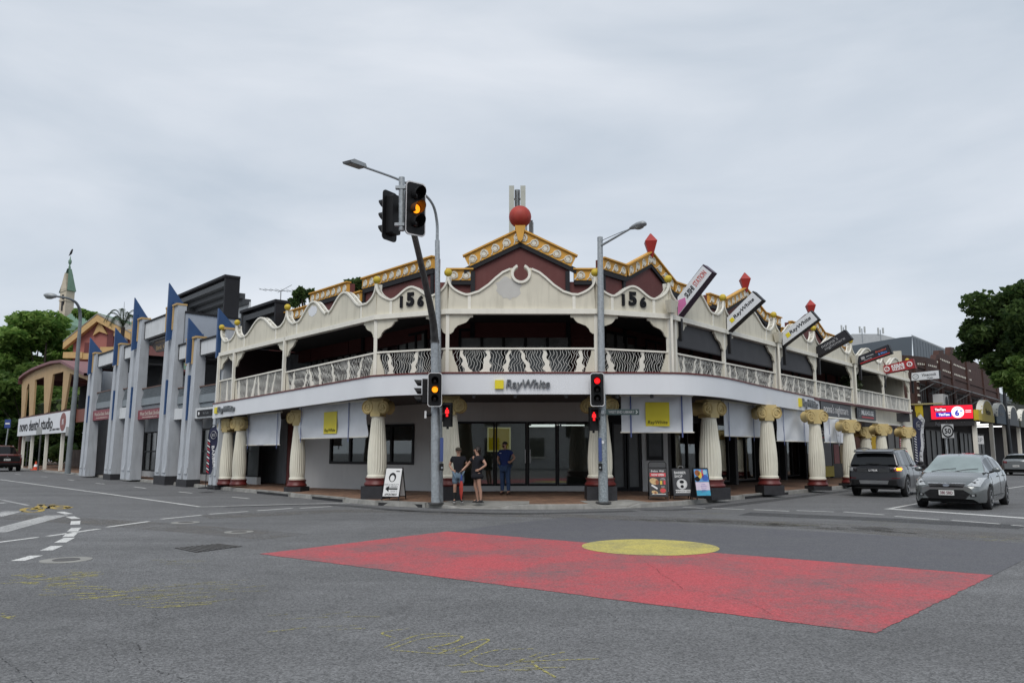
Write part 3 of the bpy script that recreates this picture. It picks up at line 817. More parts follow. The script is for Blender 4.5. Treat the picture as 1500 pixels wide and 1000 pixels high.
def column(p, u, z0, z1, dark=.36, plain=False, k=1.0):
    H = z1-z0
    T = fr(p, u) @ Matrix.Diagonal((k, k, 1, 1))
    sh0 = z0+dark+.26; capz = z1-.60
    flute = lambda k, z: 1.0 if plain else (0.955 if k % 2 else 1.02)
    prof = [(.385, sh0), (.385, sh0+.06), (.35, sh0+.1)]
    for i in range(11):
        t = i/10; r = .35+.02*math.sin(math.pi*min(1, t*1.5))-.105*t**1.9
        prof.append((r, sh0+.12+(capz-sh0-.16)*t))
    prof += [(.255, capz-.03), (.27, capz)]
    mb = MB(T); mb.lathe(prof, 44 if not plain else 20, rfun=lambda k, z: flute(k, z) if sh0+.13 < z < capz-.05 else 1)
    col = part(mb, 'column', SHAFT, corner, smooth=None if not plain else 60)
    mb = MB(T); mb.lathe([(.42, z0+dark+.002), (.46, z0+dark+.02), (.475, z0+dark+.06), (.45, z0+dark+.1), (.42, z0+dark+.13), (.415, z0+dark+.2), (.44, z0+dark+.22), (.44, z0+dark+.258)], 26)
    part(mb, 'moulded_base', BASERED, col, smooth=40)
    if dark > .08:
        mb = MB(T); mb.box(-.44, .44, -.44, .44, z0-.05, z0+dark); part(mb, 'plinth', PLINTH, col)
    part(scroll_cap(T, capz), 'capital', GOLD, col, smooth=40)
    for sx in (-1, 1): part(spiral(T, capz, sx), 'volute', GOLD, col, smooth=60)
    return col
cl = lambda k, dx=0.0: lin(lin(PT['d'], UL, k), NL, .42)
column(lin(cl(13.0), NL, 0), (1,-.5), .15, 3.14, .06, k=.80)
column(cl(11.6), (1,-.5), .15, 3.17, .08, k=.78)
column(lin(cl(6.65), NL, .28), (1,-.26), .15, 3.28, .18, k=.80)
column((-4.45, 26.2), (1,-.28), .16, 3.42, .40, k=.86)
column((-2.0, 25.25), (1,0), .17, 3.42, .42, k=.97)
column((2.80, 25.25), (1,0), .15, 3.42, .44, k=1.06)
column((6.66, 26.68), (1,.62), .15, 3.40, .34, k=1.0)
column((9.64, 29.85), (1,.12), .15, 3.42, .28, k=.90)
column((12.70, 33.1), (1,.14), .15, 3.42, .12, k=.88)
for t in (4.1, 8.9, 13.2): 
    column(lin((12.78, 33.3), unit((.66,.75)), t), (1,.25), .15, 3.18-.05*t/4, .1, k=.88)
column(lin(lin((12.78, 33.3), unit((.66,.75)), 11.6), NR, 1.6), (1,.25), .15, 3.0, .1)

# ---- ground floor: white walls, dark framed windows, a glazed front, a dark open shop
def wall_piece(T, x0, x1, z0, z1, m, name='wall', y0=0.0, y1=0.18, parent=corner):
    return part(MB(T).box(x0, x1, y0, y1, z0, z1), name, m, parent)
def window_unit(T, x0, x1, z0, z1, nm, cols, frame=BLACK, gl=GLASSD, parent=corner, fw=.09, y=0.0, rows=1, proud=.05):
    """dark frame with panes as separate sheets set behind its face"""
    mb = MB(T); yy = y-proud
    mb.box(x0, x1, yy, y+.08, z0, z0+fw); mb.box(x0, x1, yy, y+.08, z1-fw, z1)
    for i in range(cols+1):
        x = x0+(x1-x0-fw)*i/cols
        mb.box(x, x+fw, yy+.003, y+.077, z0+fw, z1-fw)
    for j in range(1, rows):
        z = z0+(z1-z0)*j/rows; mb.box(x0+fw, x1-fw, yy+.006, y+.074, z-fw/2, z+fw/2)
    f = part(mb, nm, frame, parent)
    for i in range(cols):
        xa = x0+(x1-x0-fw)*i/cols+fw; xb = x0+(x1-x0-fw)*(i+1)/cols
        part(MB(T).box(xa, xb, y+.012, y+.022, z0+fw, z1-fw), 'pane', gl, f)
    return f
ZG = 3.5
A, B, C1, C2 = (-9.6, 34.2), (-3.1, 29.75), (-2.25, 29.45), (3.05, 29.45)
T, L = seg(A, B)      # angled white wall with the long window
s0 = L-5.35; s1 = L-.75
wall_piece(T, 0, s0, .1, ZG, WALLW); wall_piece(T, s0, s1, .1, 1.18, WALLW); wall_piece(T, s0, s1, 2.72, ZG, WALLW); wall_piece(T, s1, L, .1, ZG, WALLW)
window_unit(T, s0, s1, 1.18, 2.72, 'window', 4, fw=.1)
part(MB(T).box(s0, s1, .9, .95, .3, 3.4), 'interior_wall', mat('interior_grey', (0.20,0.205,0.20), .8), corner)
T, L = seg(B, C1); wall_piece(T, 0, L, .1, ZG, WALLW)
T, L = seg(C1, C2)    # glazed front with a pair of doors
wall_piece(T, 0, L, 2.78, ZG, WALLW); wall_piece(T, 0, L, .1, .42, WALLW, y0=-.06)
wall_piece(T, L-.12, L+.1, .42, 2.78, WALLW)
xs = [0.0, 1.63, 2.82, 3.94, L-.12]
for i in range(4):
    window_unit(T, xs[i], xs[i+1]-.012, .424, 2.776, 'glass_door' if i in (1,2) else 'shop_window', 1, fw=.07 if i != 3 else .06)
for x in (2.74, 2.92):
    part(MB(T).tube([(x,-.1,1.25),(x,-.1,1.75)], .018, 6), 'door_handle', mat('brushed_steel',(.5,.5,.5),.3,.05,metal=.8), corner)
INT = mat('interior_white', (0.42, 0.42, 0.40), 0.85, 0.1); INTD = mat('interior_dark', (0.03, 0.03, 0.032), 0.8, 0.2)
FLO = mat('interior_floor', (0.16, 0.15, 0.14), 0.5, 0.2)
mb = MB(T); mb.box(-.4, L+.6, 4.0, 4.1, .2, 3.4); part(mb, 'interior_wall', INT, corner)
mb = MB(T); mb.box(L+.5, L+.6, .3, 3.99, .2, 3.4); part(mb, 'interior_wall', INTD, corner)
mb = MB(T); mb.box(-.4, L+.5, .1, 3.99, .25, .3); part(mb, 'interior_floor', FLO, corner)
mb = MB(T); mb.box(-.4, L+.5, .19, 3.99, 3.3, 3.38); part(mb, 'interior_ceiling', INT, corner)
mb = MB(T); mb.box(1.35, 2.15, 1.0, 1.04, 1.72, 2.55); part(mb, 'yellow_logo_board', mat('logo_board_yellow', (.30,.24,.01), .5, 0, emit=(.30,.22,.0), est=.45), corner)
mb = MB(T); mb.box(1.3, 2.2, 1.05, 1.08, 1.67, 2.6); part(mb, 'logo_board_glow', mat('lit_edge', (.5,.48,.2), .5, 0, emit=(1,.95,.5), est=.25), corner)
mb = MB(T); mb.box(2.6, 4.3, 2.1, 2.9, .3, 1.3); mb.box(2.5, 4.4, 2.0, 2.98, 1.302, 1.36); part(mb, 'reception_desk', INT, corner)
LIT = mat('lit_tube', (.8,.8,.8), .5, 0, emit=(1,1,.97), est=1.6)
for x0, x1, y in ((3.0, 4.1, 1.3), (4.2, 5.1, 1.6), (2.9, 4.0, 2.9)):
    mb = MB(T); mb.box(x0, x1, y, y+.07, 2.68, 2.72); part(mb, 'ceiling_light', LIT, corner)
# dark shop between the columns of the right wing, set back; timber folding doors near the corner
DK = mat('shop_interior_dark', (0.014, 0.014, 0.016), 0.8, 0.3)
GW = mat('grey_door_panel', (0.12, 0.125, 0.125), 0.5, 0.15)
D1, D2 = (3.15, 29.2), (5.3, 30.6)
T, L = seg((3.1, 29.45), (4.9, 29.9))
for i in range(3):
    f = window_unit(T, .05+i*.6, .6+i*.6, .3, 2.75, 'folding_door', 1, fw=.07, gl=GW)
wall_piece(T, 0, L, 2.752, ZG, CHAR); wall_piece(T, 0, L, .1, .3, CHAR)
T, L = seg((4.9, 29.9), (5.9, 30.0)); wall_piece(T, 0, L, .1, ZG, WALLW)
part(MB(T).box(.18, .82, -.05, -.002, 1.35, 2.75), 'poster_frame', BLACK, corner)
part(MB(T).box(.26, .74, -.06, -.052, 1.5, 2.65), 'poster', mat('dim_poster', (.05,.052,.056), .3, .3, 5), corner)
T, L = seg((5.9, 30.0), lin(lin(PT['m'], NR, 4.4), UR, 0))
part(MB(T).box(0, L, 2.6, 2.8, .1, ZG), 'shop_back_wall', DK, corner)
mb = MB(T)
for x in (0.0, 3.6, 7.2, 10.8, 14.6, 18.4, 22.2): mb.box(x, x+.3, 0, 2.6, .1, ZG)
part(mb, 'shop_divider', mat('dark_divider', (.03,.03,.032), .7, .2), corner)
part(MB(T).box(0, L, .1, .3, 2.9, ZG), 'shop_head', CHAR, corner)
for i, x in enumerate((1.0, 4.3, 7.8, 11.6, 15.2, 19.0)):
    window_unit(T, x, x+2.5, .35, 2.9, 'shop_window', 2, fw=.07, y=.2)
T, L = seg(lin(lin(PT['a'], NL, 4.6), UL, .2), A)    # left end: dark doors and a maroon pier
wall_piece(T, 0, L, 2.75, ZG, WALLW); wall_piece(T, 0, 1.2, .1, 2.75, CHAR); 
for i in range(3): window_unit(T, 1.25+i*.95, 2.15+i*.95, .25, 2.74, 'shop_door', 1, fw=.09, rows=2, gl=GLASSB)
part(MB(T).box(4.2, min(L,5.4), -.1, .2, .1, ZG), 'maroon_pier', mat('pier_maroon', (.12,.02,.016), .6), corner)
part(MB(seg((-9.6,34.2),(-9.0,33.79))[0]).box(0, .5, -.08, -.005, .1, ZG), 'maroon_pier', MATS['pier_maroon'], corner)
# upstairs walls behind the verandah
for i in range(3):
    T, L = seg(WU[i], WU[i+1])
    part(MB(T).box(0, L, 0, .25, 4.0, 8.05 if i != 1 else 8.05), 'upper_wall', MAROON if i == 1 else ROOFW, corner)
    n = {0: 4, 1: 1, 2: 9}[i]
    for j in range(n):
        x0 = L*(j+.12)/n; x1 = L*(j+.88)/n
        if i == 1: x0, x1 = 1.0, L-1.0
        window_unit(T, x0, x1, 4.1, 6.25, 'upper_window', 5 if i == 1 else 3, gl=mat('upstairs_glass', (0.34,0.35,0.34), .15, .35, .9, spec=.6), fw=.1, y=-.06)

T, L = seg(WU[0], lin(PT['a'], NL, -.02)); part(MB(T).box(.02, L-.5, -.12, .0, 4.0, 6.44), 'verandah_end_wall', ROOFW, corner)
# roll-down blinds half drawn in the bays of the right wing
for ka, kb, zb in (('g','h',5.18),('h','i',5.12),('i','j',5.15)):
    T, L = seg(PT[ka], PT[kb]); s_ = .5 if ka in 'gi' else .08
    b_ = part(MB(T).box(s_, L-.08, .13, .15, zb, 5.95), 'dark_blind', mat('charcoal_blind', (.035,.035,.04), .6, .2, 2), corner)
    part(MB(T).box(s_, L-.08, .12, .17, zb-.05, zb-.003), 'blind_rail', CHAR, b_)
# ---- the maroon gables with pierced scroll friezes
SCROLL = mat('frieze_white_paint', (.66,.64,.56), .6, .08)
def frieze(T, a, b, hgt=.42, nset=None, low=None):
    """ochre board between two points of its top edge, with white rings and waves"""
    (xa, za), (xb, zb) = a, b
    d = Vector((xb-xa, zb-za)); L = d.length; d.normalize()
    Mx = T @ Matrix.Translation((xa, -.12, za)) @ Matrix(((d.x,0,-d.y,0),(0,1,0,0),(d.y,0,d.x,0),(0,0,0,1)))
    bd = part(MB(Mx).box(0, L, 0, .12, -hgt, 0), 'frieze_board', OCHRE, corner)
    part(MB(Mx).box(-.04, L+.04, -.08, .16, .002, .06), 'frieze_capping', OCHRE, bd)
    mb = MB(Mx); n = max(1, round(L/.52)); st = L/n
    for i in range(n):
        cx = st*(i+.5); cz = -hgt*.55
        mb.tube([(cx+.125*math.cos(t*math.pi/8), -.015, cz+.125*math.sin(t*math.pi/8)) for t in range(17)], .02, 5, caps=False)
        lz = MB(Mx); lz.lathe([(.085, -.02), (.08, .0)], 12, (0,0,0), Matrix.Translation((cx, 0, cz)) @ Matrix.Rotation(R(-90), 4, 'X'))
        part(lz, 'frieze_disc', SCROLL, bd)
        w_ = [(cx-st*.5+st*t/8*.55, -.012, cz-.16+ (.32*(0.5-.5*math.cos(math.pi*t/8)))) for t in range(9)]
        w_ += [(cx+.16*math.sin(t*math.pi/10*1.0), -.012, cz+.16*math.cos(t*math.pi/10)) for t in range(0, 8)]
        mb.tube(w_, .02, 5)
    part(mb, 'scroll_moulding', SCROLL, bd)
def band(T, a, b, h0, h1, m, name, y0=-.1, y1=0.0):
    (xa, za), (xb, zb) = a, b
    part(MB(T).prism([(xa, za-h1), (xb, zb-h1), (xb, zb-h0), (xa, za-h0)], y0, y1), name, m, corner)
def gable(T, line, floor=5.9, hgt=.42):
    poly = [(line[0][0], floor), (line[-1][0], floor)] + [(x, z-.01) for x, z in line[::-1]]
    part(MB(T).prism(poly, 0.0, .25), 'gable_wall', MAROON, corner)
    for i in range(len(line)-1):
        frieze(T, line[i], line[i+1], hgt)
        band(T, line[i], line[i+1], hgt+.003, hgt+.2, CHAR, 'gable_trim')
def vtrim(T, x, z0, z1, w=.16):
    part(MB(T).box(x-w/2, x+w/2, -.08, -.002, z0, z1), 'gable_upright', CHAR, corner)
T, L = seg((-2.45, 29.15), (3.3, 29.15))
part(MB(T).box(0, L, .03, .28, 5.9, 7.95), 'gable_wall', MAROON, corner)
for a, b in ((0.0, .95), (L-.95, L)):
    frieze(T, (a, 8.47), (b, 8.47), .40); band(T, (a, 8.47), (b, 8.47), .40, .56, CHAR, 'gable_trim')
    part(MB(T).box(a, b, 0.0, .2, 7.9, 8.46), 'gable_wall', MAROON, corner)
cx = 2.45+.31; hw = 2.12
line = [(cx-hw, 8.98), (cx, 10.02), (cx+hw, 8.98)]
inn = 1.88
part(MB(T).prism([(cx-inn, 5.9), (cx+inn, 5.9), (cx+inn, 8.6), (cx, 9.5), (cx-inn, 8.6)], -.05, .2), 'gable_wall', MAROON, corner)
T2 = T @ Matrix.Translation((0, -.06, 0))
for i in (0, 1):
    frieze(T2, line[i], line[i+1], .44); band(T2, line[i], line[i+1], .443, .66, CHAR, 'gable_trim')
for x in (cx-inn+.09, cx+inn-.09): vtrim(T2, x, 5.9, 8.42)
part(MB(T2).prism([(cx-.2, 10.16), (cx+.2, 10.16), (cx+.09, 9.6), (cx, 9.52), (cx-.09, 9.6)], -.24, .1), 'ridge_block', OCHRE, corner)
mb = MB(); c0 = T @ Vector((cx, -.05, 0)); mb.ball((c0.x, c0.y, 10.56), .43, 28); part(mb, 'roof_ball', REDBALL, corner, smooth=180, label='big weathered red ball on the central gable')
# left wing friezes
T, L = seg(lin((-3.0, 29.3), UL, 15), (-3.0, 29.3)); f = lambda t: 15-t
gable(T, [(f(5.05), 8.99), (f(-.1), 8.99)], 5.9)
vtrim(T, f(5.0), 5.9, 8.36); vtrim(T, f(0.0), 5.9, 8.36)
gable(T, [(f(6.25), 8.45), (f(5.1), 8.45)], 5.9)
gable(T, [(f(9.8), 9.05), (f(6.3), 9.05)], 5.9)
gable(T, [(f(14.4), 8.5), (f(9.85), 8.5)], 5.9)
# right wing gables with red finials
T, L = seg((3.2, 29.2), lin((3.2, 29.2), UR, 30))
for x0, x1, xa, xb, xp in ((.35, 7.6, 2.0, 6.0, 4.0), (9.3, 18.1, 11.1, 15.9, 13.5), (19.6, 27.4, 20.8, 25.2, 23.0)):
    gable(T, [(x0, 9.0), (xa, 9.0), (xp, 9.95), (xb, 9.0), (x1, 9.0)])
    for x in (x0+.1, xa-.1, xb+.1, x1-.1): vtrim(T, x, 5.9, 8.4)
    # faceted red finial: a tapered four-sided block with a pyramid top
    c = T @ Vector((xp, -.1, 0)); M4 = Matrix.Translation((c.x, c.y, 0)) @ Matrix.Rotation(R(40), 4, 'Z')
    mb = MB(M4); mb.lathe([(.1, 9.75), (.36, 10.42), (.03, 10.78)], 4); part(mb, 'red_finial', REDTILE, corner)
for x0, x1 in ((7.6, 9.3), (18.1, 19.6), (27.4, 30.0)):
    gable(T, [(x0, 8.45), (x1, 8.45)], 5.9, .38)
# flat roof behind the gables, and the end walls that close the building
part(MB().slab([(-12, 40.5), (-3.0, 30.2), (3.2, 30.2), (20, 50), (10, 60), (-5, 60)], 7.6, 7.8), 'flat_roof', mat('roof_grey', (.14,.14,.14), .8), corner)
T, L = seg(lin(PT['m'], NR, .3), lin(PT['m'], NR, 9)); part(MB(T).box(0, L, 0, .25, 4.02, 7.9), 'end_wall', CREAM, corner)
# rainwater heads on the parapet
for k, t in (('g', .05), ('i', .1), ('k', .1)):
    T = fr(lin(PT[k], UR, t-.15 if k != 'g' else -.15), UR); mb = MB(T)
    mb.add([(-.26,-.3,6.52),(.26,-.3,6.52),(.26,-.08,6.52),(-.26,-.08,6.52),(-.14,-.24,6.12),(.14,-.24,6.12),(.14,-.08,6.12),(-.14,-.08,6.12)], [(3,2,1,0),(4,5,6,7),(0,1,5,4),(1,2,6,5),(2,3,7,6),(3,0,4,7)])
    part(mb, 'rainwater_head', CREAM, corner)
    part(MB(T).tube([(0,-.16,6.12),(0,-.16,4.1)], .045, 8), 'downpipe', TRIM, corner)
# soffit spotlights
for x, y in ((-1.2,24.6),(.1,24.6),(1.7,24.6),(3.3,24.65),(4.4,24.7)):
    mb = MB(); mb.lathe([(.05,3.33),(.06,3.40),(.03,3.5)], 10, (x, y, 0)); part(mb, 'soffit_light', LETG, corner)

# the right end of the fascia: black shop sign board and lower cream boards
ribbon([F2, F3], lambda p: (3.35, 4.0), 0, .14, 'fascia_board', CREAM)
ribbon([F2, lin(F2, fu, .16)], lambda p: (3.3, 4.08), -.04, .0, 'fascia_upright', TRIM)
ribbon([lin(F2, fu, .0), F3], lambda p: (3.92, 4.0), -.05, -.002, 'fascia_trim', TRIM)
ribbon([lin(F2, fu, .0), F3], lambda p: (3.25, 3.36), -.05, .1, 'fascia_trim', TRIM)
ribbon([F3, F5], lambda p: (3.3, 4.35), 0, .14, 'fascia_board', CREAM)
ribbon([F3, F5], lambda p: (4.27, 4.36), -.06, -.002, 'fascia_trim', TRIM)
ribbon([F3, F5], lambda p: (3.22, 3.31), -.06, .12, 'fascia_trim', TRIM)
# ------------------------------------------------------------------ pale blue neighbour with finned piers
BLUEG = mat('pale_blue_grey_render', (0.44, 0.465, 0.495), 0.7, 0.12, 1.2, dirt=0.45, grime=(0.22,0.23,0.25))
BLADE = mat('blade_blue_paint', (0.024, 0.072, 0.19), 0.5, 0.12, 2)
BEAMW = mat('pale_beam_paint', (0.62, 0.64, 0.65), 0.7, 0.1, 1.0, dirt=0.2)
YSTRIP = mat('pale_orange_strip', (0.52, 0.35, 0.15), 0.65, 0.15, 3)
LATT = mat('lattice_grey_paint', (0.22, 0.25, 0.27), 0.7, 0.12)
DARKIN = mat('balcony_dark_wall', (0.022, 0.022, 0.024), 0.85, 0.2)  # one near-black colour for balcony walls and ceilings
SIGNM = mat('maroon_sign', (0.22, 0.045, 0.06), 0.55, 0.1)
PA = PT['a']
fin = thing('finned_building', 'pale blue grey terrace with paired piers and pointed blue blades', 'building', (*lin(PA, UL, 12), 0))
FP_ = lin(PA, UL, 24); TF = fr(FP_, (-UL[0], -UL[1]))
piers = [(.13,1.72,8.2,9.35,6.8),(6.15,7.7,8.2,9.3,6.9),(9.65,11.5,9.3,10.66,7.5),(15.75,17.5,9.28,10.55,7.4),(19.2,20.6,7.2,8.25,5.95),(23.35,24.2,7.2,8.2,5.9)]
for i, (x0, x1, zt, tip, zb) in enumerate(piers):
    W = x1-x0; rw = W*.40; pl = (0, .25, 0, .35, .25, .1)[i]
    core = part(MB(TF).prism([(x0+.03, .1), (x1-.03, .1), (x1-.08, zt-.25), (x0+.12, zt-.25)], .2, .62), 'pier', BLUEG, fin)
    for xa in (x0, x1-rw):
        k = .09 if xa == x0 else .02
        mb = MB(TF); z0 = .1
        # rib: raked front face, chamfered foot
        mb.add([(xa,0,z0),(xa+rw,0,z0),(xa+rw,.6,z0),(xa,.6,z0),(xa+.05,.14,zt),(xa+rw-k,.14,zt),(xa+rw-k,.58,zt),(xa+.05,.58,zt)],
               [(0,3,2,1),(4,5,6,7),(0,1,5,4),(1,2,6,5),(2,3,7,6),(3,0,4,7)])
        rib = part(mb, 'rib', BLUEG, core)
        mb = MB(TF); mb.add([(xa+.03,-.004,.62),(xa+rw-.03,-.004,.62),(xa+rw-.06,-.06,.62),(xa+rw-.05,.0,.95)], [(0,1,2),(0,2,3),(1,3,2),(0,3,1)])
        part(mb, 'foot_wedge', BLUEG, core)
        zl = zt-1.25
        mb = MB(TF); mb.box(xa-.015, xa+rw-k+.02, .05, .60, zt+.003, zt+.1); mb.box(xa+.02, xa+.12, .07, .13, zl, zt)
        part(mb, 'ochre_strip', YSTRIP, core)
    cx = x0+rw+ (W-2*rw)*.5
    mb = MB(TF)
    mb.prism([(cx-.0-.08, zb), (cx+.08, zb), (cx+.08, tip-.1), (cx-.08, tip)], .1, .18)
    # blade runs back into the building, its top edge falling to the rear
    B_ = MB(TF); hw = .075
    y0, y1 = -.12, .75
    pts = [(y0, zb), (y1, zb+.5), (y1, zt+.12), (y0, tip)]
    B_.add([(cx-hw, y, z) for y, z in pts] + [(cx+hw, y, z) for y, z in pts], [(0,1,2,3),(7,6,5,4),(0,4,5,1),(1,5,6,2),(2,6,7,3),(3,7,4,0)])
    B_.add([(cx-.2, y, z) for y, z in [(.12, zb+.2),(.6, zb+.4),(.6, zt+.3),(.12, tip-1.0)]] + [(cx+.2, y, z) for y, z in [(.12, zb+.2),(.6, zb+.4),(.6, zt+.3),(.12, tip-1.0)]], [(0,1,2,3),(7,6,5,4),(0,4,5,1),(1,5,6,2),(2,6,7,3),(3,7,4,0)])
    part(B_, 'blue_blade', BLADE, core)
    mb = MB(TF); mb.box(cx-.06, cx+.06, .02, .19, 3.2 if i in (4,5) else 3.6, 5.4); part(mb, 'blue_inset', BLADE, core)
    if pl: part(MB(TF).box(x0-.02, x1+.02, -.03, .63, -.02, pl+.1), 'pier_plinth', PLINTH, core)
bays = [(1.72,6.15,7.3,8.05,4.5,5.6,3.72,4.36,1),(7.7,9.65,7.3,8.0,4.4,5.5,3.65,4.3,2),(11.5,15.75,8.13,9.04,4.29,5.28,3.48,4.0,1),(17.5,19.2,6.4,7.1,4.1,4.95,3.3,3.85,2),(20.6,23.35,6.36,7.03,4.03,4.84,3.21,3.75,3)]
for (x0, x1, b0, b1, r0, r1, s0, s1, sk) in bays:
    bm = part(MB(TF).box(x0, x1, .3, .55, b0, b1), 'beam_panel', BEAMW, fin)
    part(MB(TF).box(x0, x1, .24, .6, b1+.002, b1+.09), 'beam_capping', CHAR, bm)
    part(MB(TF).box(x0, x0+.06, .28, .299, b0, b1), 'beam_edge', CHAR, bm)
    # lattice railing: crossed slats, rails
    rl = part(MB(TF).box(x0, x1, .35, .43, r1-.06, r1), 'lattice_rail', mat('rail_brown', (.13,.07,.05), .6), fin)
    part(MB(TF).box(x0, x1, .36, .42, r0, r0+.38), 'railing_board', LATT, rl)
    mb = MB(TF); z0, z1 = r0+.38, r1-.06; h = z1-z0; n = max(6, int((x1-x0)/.16))
    for k in range(-4, n+1):
        xa = x0+(x1-x0)*k/n
        for d in (1, -1):
            p = (xa, z0) if d > 0 else (xa+h, z0); q = (xa+h, z1) if d > 0 else (xa, z1)
            if min(p[0],q[0]) < x0 or max(p[0],q[0]) > x1: continue
            y = .37 if d > 0 else .395
            mb.add([(p[0]-.028,y,p[1]),(p[0]+.028,y,p[1]),(q[0]+.028,y,q[1]),(q[0]-.028,y,q[1]),(p[0]-.028,y+.02,p[1]),(p[0]+.028,y+.02,p[1]),(q[0]+.028,y+.02,q[1]),(q[0]-.028,y+.02,q[1])], [(0,1,2,3),(7,6,5,4),(0,4,5,1),(2,6,7,3),(1,5,6,2),(3,7,4,0)])
    if mb.v: part(mb, 'lattice', LATT, rl, stuff=True)
    part(MB(TF).box(x0, x1, .45, 3.0, s1+.06, r0-.03), 'balcony_slab', LATT, fin)
    if sk == 2: part(MB(TF).box(x0, x1, .25, .45, s0, s1), 'sign_band', BEAMW, fin)
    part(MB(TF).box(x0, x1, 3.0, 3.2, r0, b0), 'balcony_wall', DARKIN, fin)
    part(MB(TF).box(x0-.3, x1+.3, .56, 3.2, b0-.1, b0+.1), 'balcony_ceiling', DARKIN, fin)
    # ground floor doors and windows set well back
    if sk == 1 and x0 > 9: part(MB(TF).box(x0-.4, x1+.4, 3.2, 3.4, 0.1, s0), 'shop_entrance', mat('entrance_dark_red', (.03,.008,.008), .7), fin)
    else:
        part(MB(TF).box(x0-.8, x1+.6, 2.0, 2.2, 2.9 if x0 > 3 else 3.2, s1), 'shop_head', BLUEG, fin)
        part(MB(TF).box(x0-.8, x1+.6, 2.0, 2.2, .1, .5), 'stall_riser', BEAMW, fin)
        window_unit(TF, x0-.8, x1+.6, .5, 2.9 if x0 > 3 else 3.2, 'shop_window', 3, gl=mat('grey_shop_glass', (.11,.12,.12), .08, .4, .8, spec=.6), parent=fin, y=2.1, rows=2, fw=.08)
def board(T, x0, x1, z0, z1, y0, y1, m, nm, label, cat, group=None):
    c = T @ Vector(((x0+x1)/2, y0, z0)); t = thing(nm, label, cat, (c.x, c.y, c.z), 0, group)
    part(MB(T).box(x0, x1, y0, y1, z0, z1), 'board', m, t)
    return t
CRL = mat('sign_cream_lettering', (.6,.5,.45), .6, 0)
for (x0, x1, z0, z1), lab in (((1.72,6.15,3.72,4.36), 'maroon shop sign between the two farthest piers of the pale blue terrace'), ((11.5,15.75,3.48,4.0), 'maroon shop sign over the dark red entrance of the pale blue terrace')):
    t = board(TF, x0, x1, z0, z1, .22, .44, SIGNM, 'shop_sign', lab, 'sign', 'maroon signs on the pale blue terrace')
    text('West End Bank Studios', .22, TF @ Matrix.Translation(((x0+x1)/2, .21, z0+(z1-z0)*.6)), 'lettering', CRL, t, .008, w=(x1-x0)*.8, shear=.15)
    text('www.westendbankstudios.com.au', .09, TF @ Matrix.Translation(((x0+x1)/2, .21, z0+(z1-z0)*.22)), 'web_lettering', CRL, t, .006, w=(x1-x0)*.6)
t = board(TF, 20.5, 23.6, 3.21, 3.75, .22, .44, BEAMW, 'shop_sign', 'white sign board with small dark panel beside the cream corner building', 'sign')
part(MB(TF).box(20.55, 23.55, .20, .218, 3.21, 3.25), 'sign_edge', CHAR, t)
pn = part(MB(TF).box(20.95, 23.0, .18, .215, 3.33, 3.64), 'sign_panel', CHAR, t)
text('Milk Tea Bar', .1, TF @ Matrix.Translation((22.1, .179, 3.48)), 'lettering', LETG, pn, .006)
part(MB(TF).lathe([(.08,0),(.08,.01)], 12, (0,0,0), Matrix.Translation((21.2,.17,3.48)) @ Matrix.Rotation(R(-90),4,'X')), 'round_logo', LETW, pn)
# fancy scroll sign under the tall centre beam
t = thing('hanging_sign', 'brown and gold scroll shaped sign in the tall middle bay of the terrace', 'sign', tuple(TF @ Vector((13.6,.7,7.2))))
poly = [(11.75,7.75),(12.2,7.5),(12.6,7.3),(14.9,7.2),(15.5,7.4),(15.7,7.75),(15.3,8.0),(12.2,8.0)]
part(MB(TF).prism(poly, .66, .76), 'board', mat('sign_brown', (.06,.045,.04), .6, .3, 6), t)
text('Bank Vault', .26, TF @ Matrix.Translation((13.7,.655,7.52)), 'lettering', mat('gold_lettering', (.4,.28,.14), .5), t, .01, w=2.2)
text('the lounge bar', .12, TF @ Matrix.Translation((13.7,.655,7.83)), 'small_lettering', MATS['gold_lettering'], t, .01, w=2.6)
# flank wall of the taller centre bay, roof and stepped black roof hoods
part(MB(TF).prism([(17.35,6.0),(17.52,6.0),(17.52,9.0),(17.35,9.0)], .5, .502), 'flank_edge', CHAR, fin)
mb = MB(TF); mb.add([(17.3,.55,6.3),(17.3,9,6.3),(17.3,9,8.75),(17.3,.55,8.9),(17.5,.55,6.3),(17.5,9,6.3),(17.5,9,8.75),(17.5,.55,8.9)], [(0,1,2,3),(7,6,5,4),(0,4,5,1),(1,5,6,2),(2,6,7,3),(3,7,4,0)])
part(mb, 'flank_wall', mat('flank_blue_grey', (.36,.40,.46), .7, .06), fin)
mb = MB(TF); mb.add([(17.25,.5,8.9),(17.55,.5,8.9),(17.55,9.1,8.75),(17.25,9.1,8.75),(17.25,.5,9.0),(17.55,.5,9.0),(17.55,9.1,8.85),(17.25,9.1,8.85)], [(0,3,2,1),(4,5,6,7),(0,1,5,4),(1,2,6,5),(2,3,7,6),(3,0,4,7)])
part(mb, 'flank_capping', CHAR, fin)
part(MB(TF).box(0, 24.4, 3.2, 14, .1, 6.3), 'main_block', BLUEG, fin)
part(MB(TF).box(9.7, 17.2, .6, 14, 8.0, 8.9), 'centre_roof', BEAMW, fin)
part(MB(TF).box(-.1, .1, .5, 12, .1, 7.2), 'end_wall', BLUEG, fin)
HOODM = mat('hood_dark_metal', (.045,.048,.052), .55, .1)
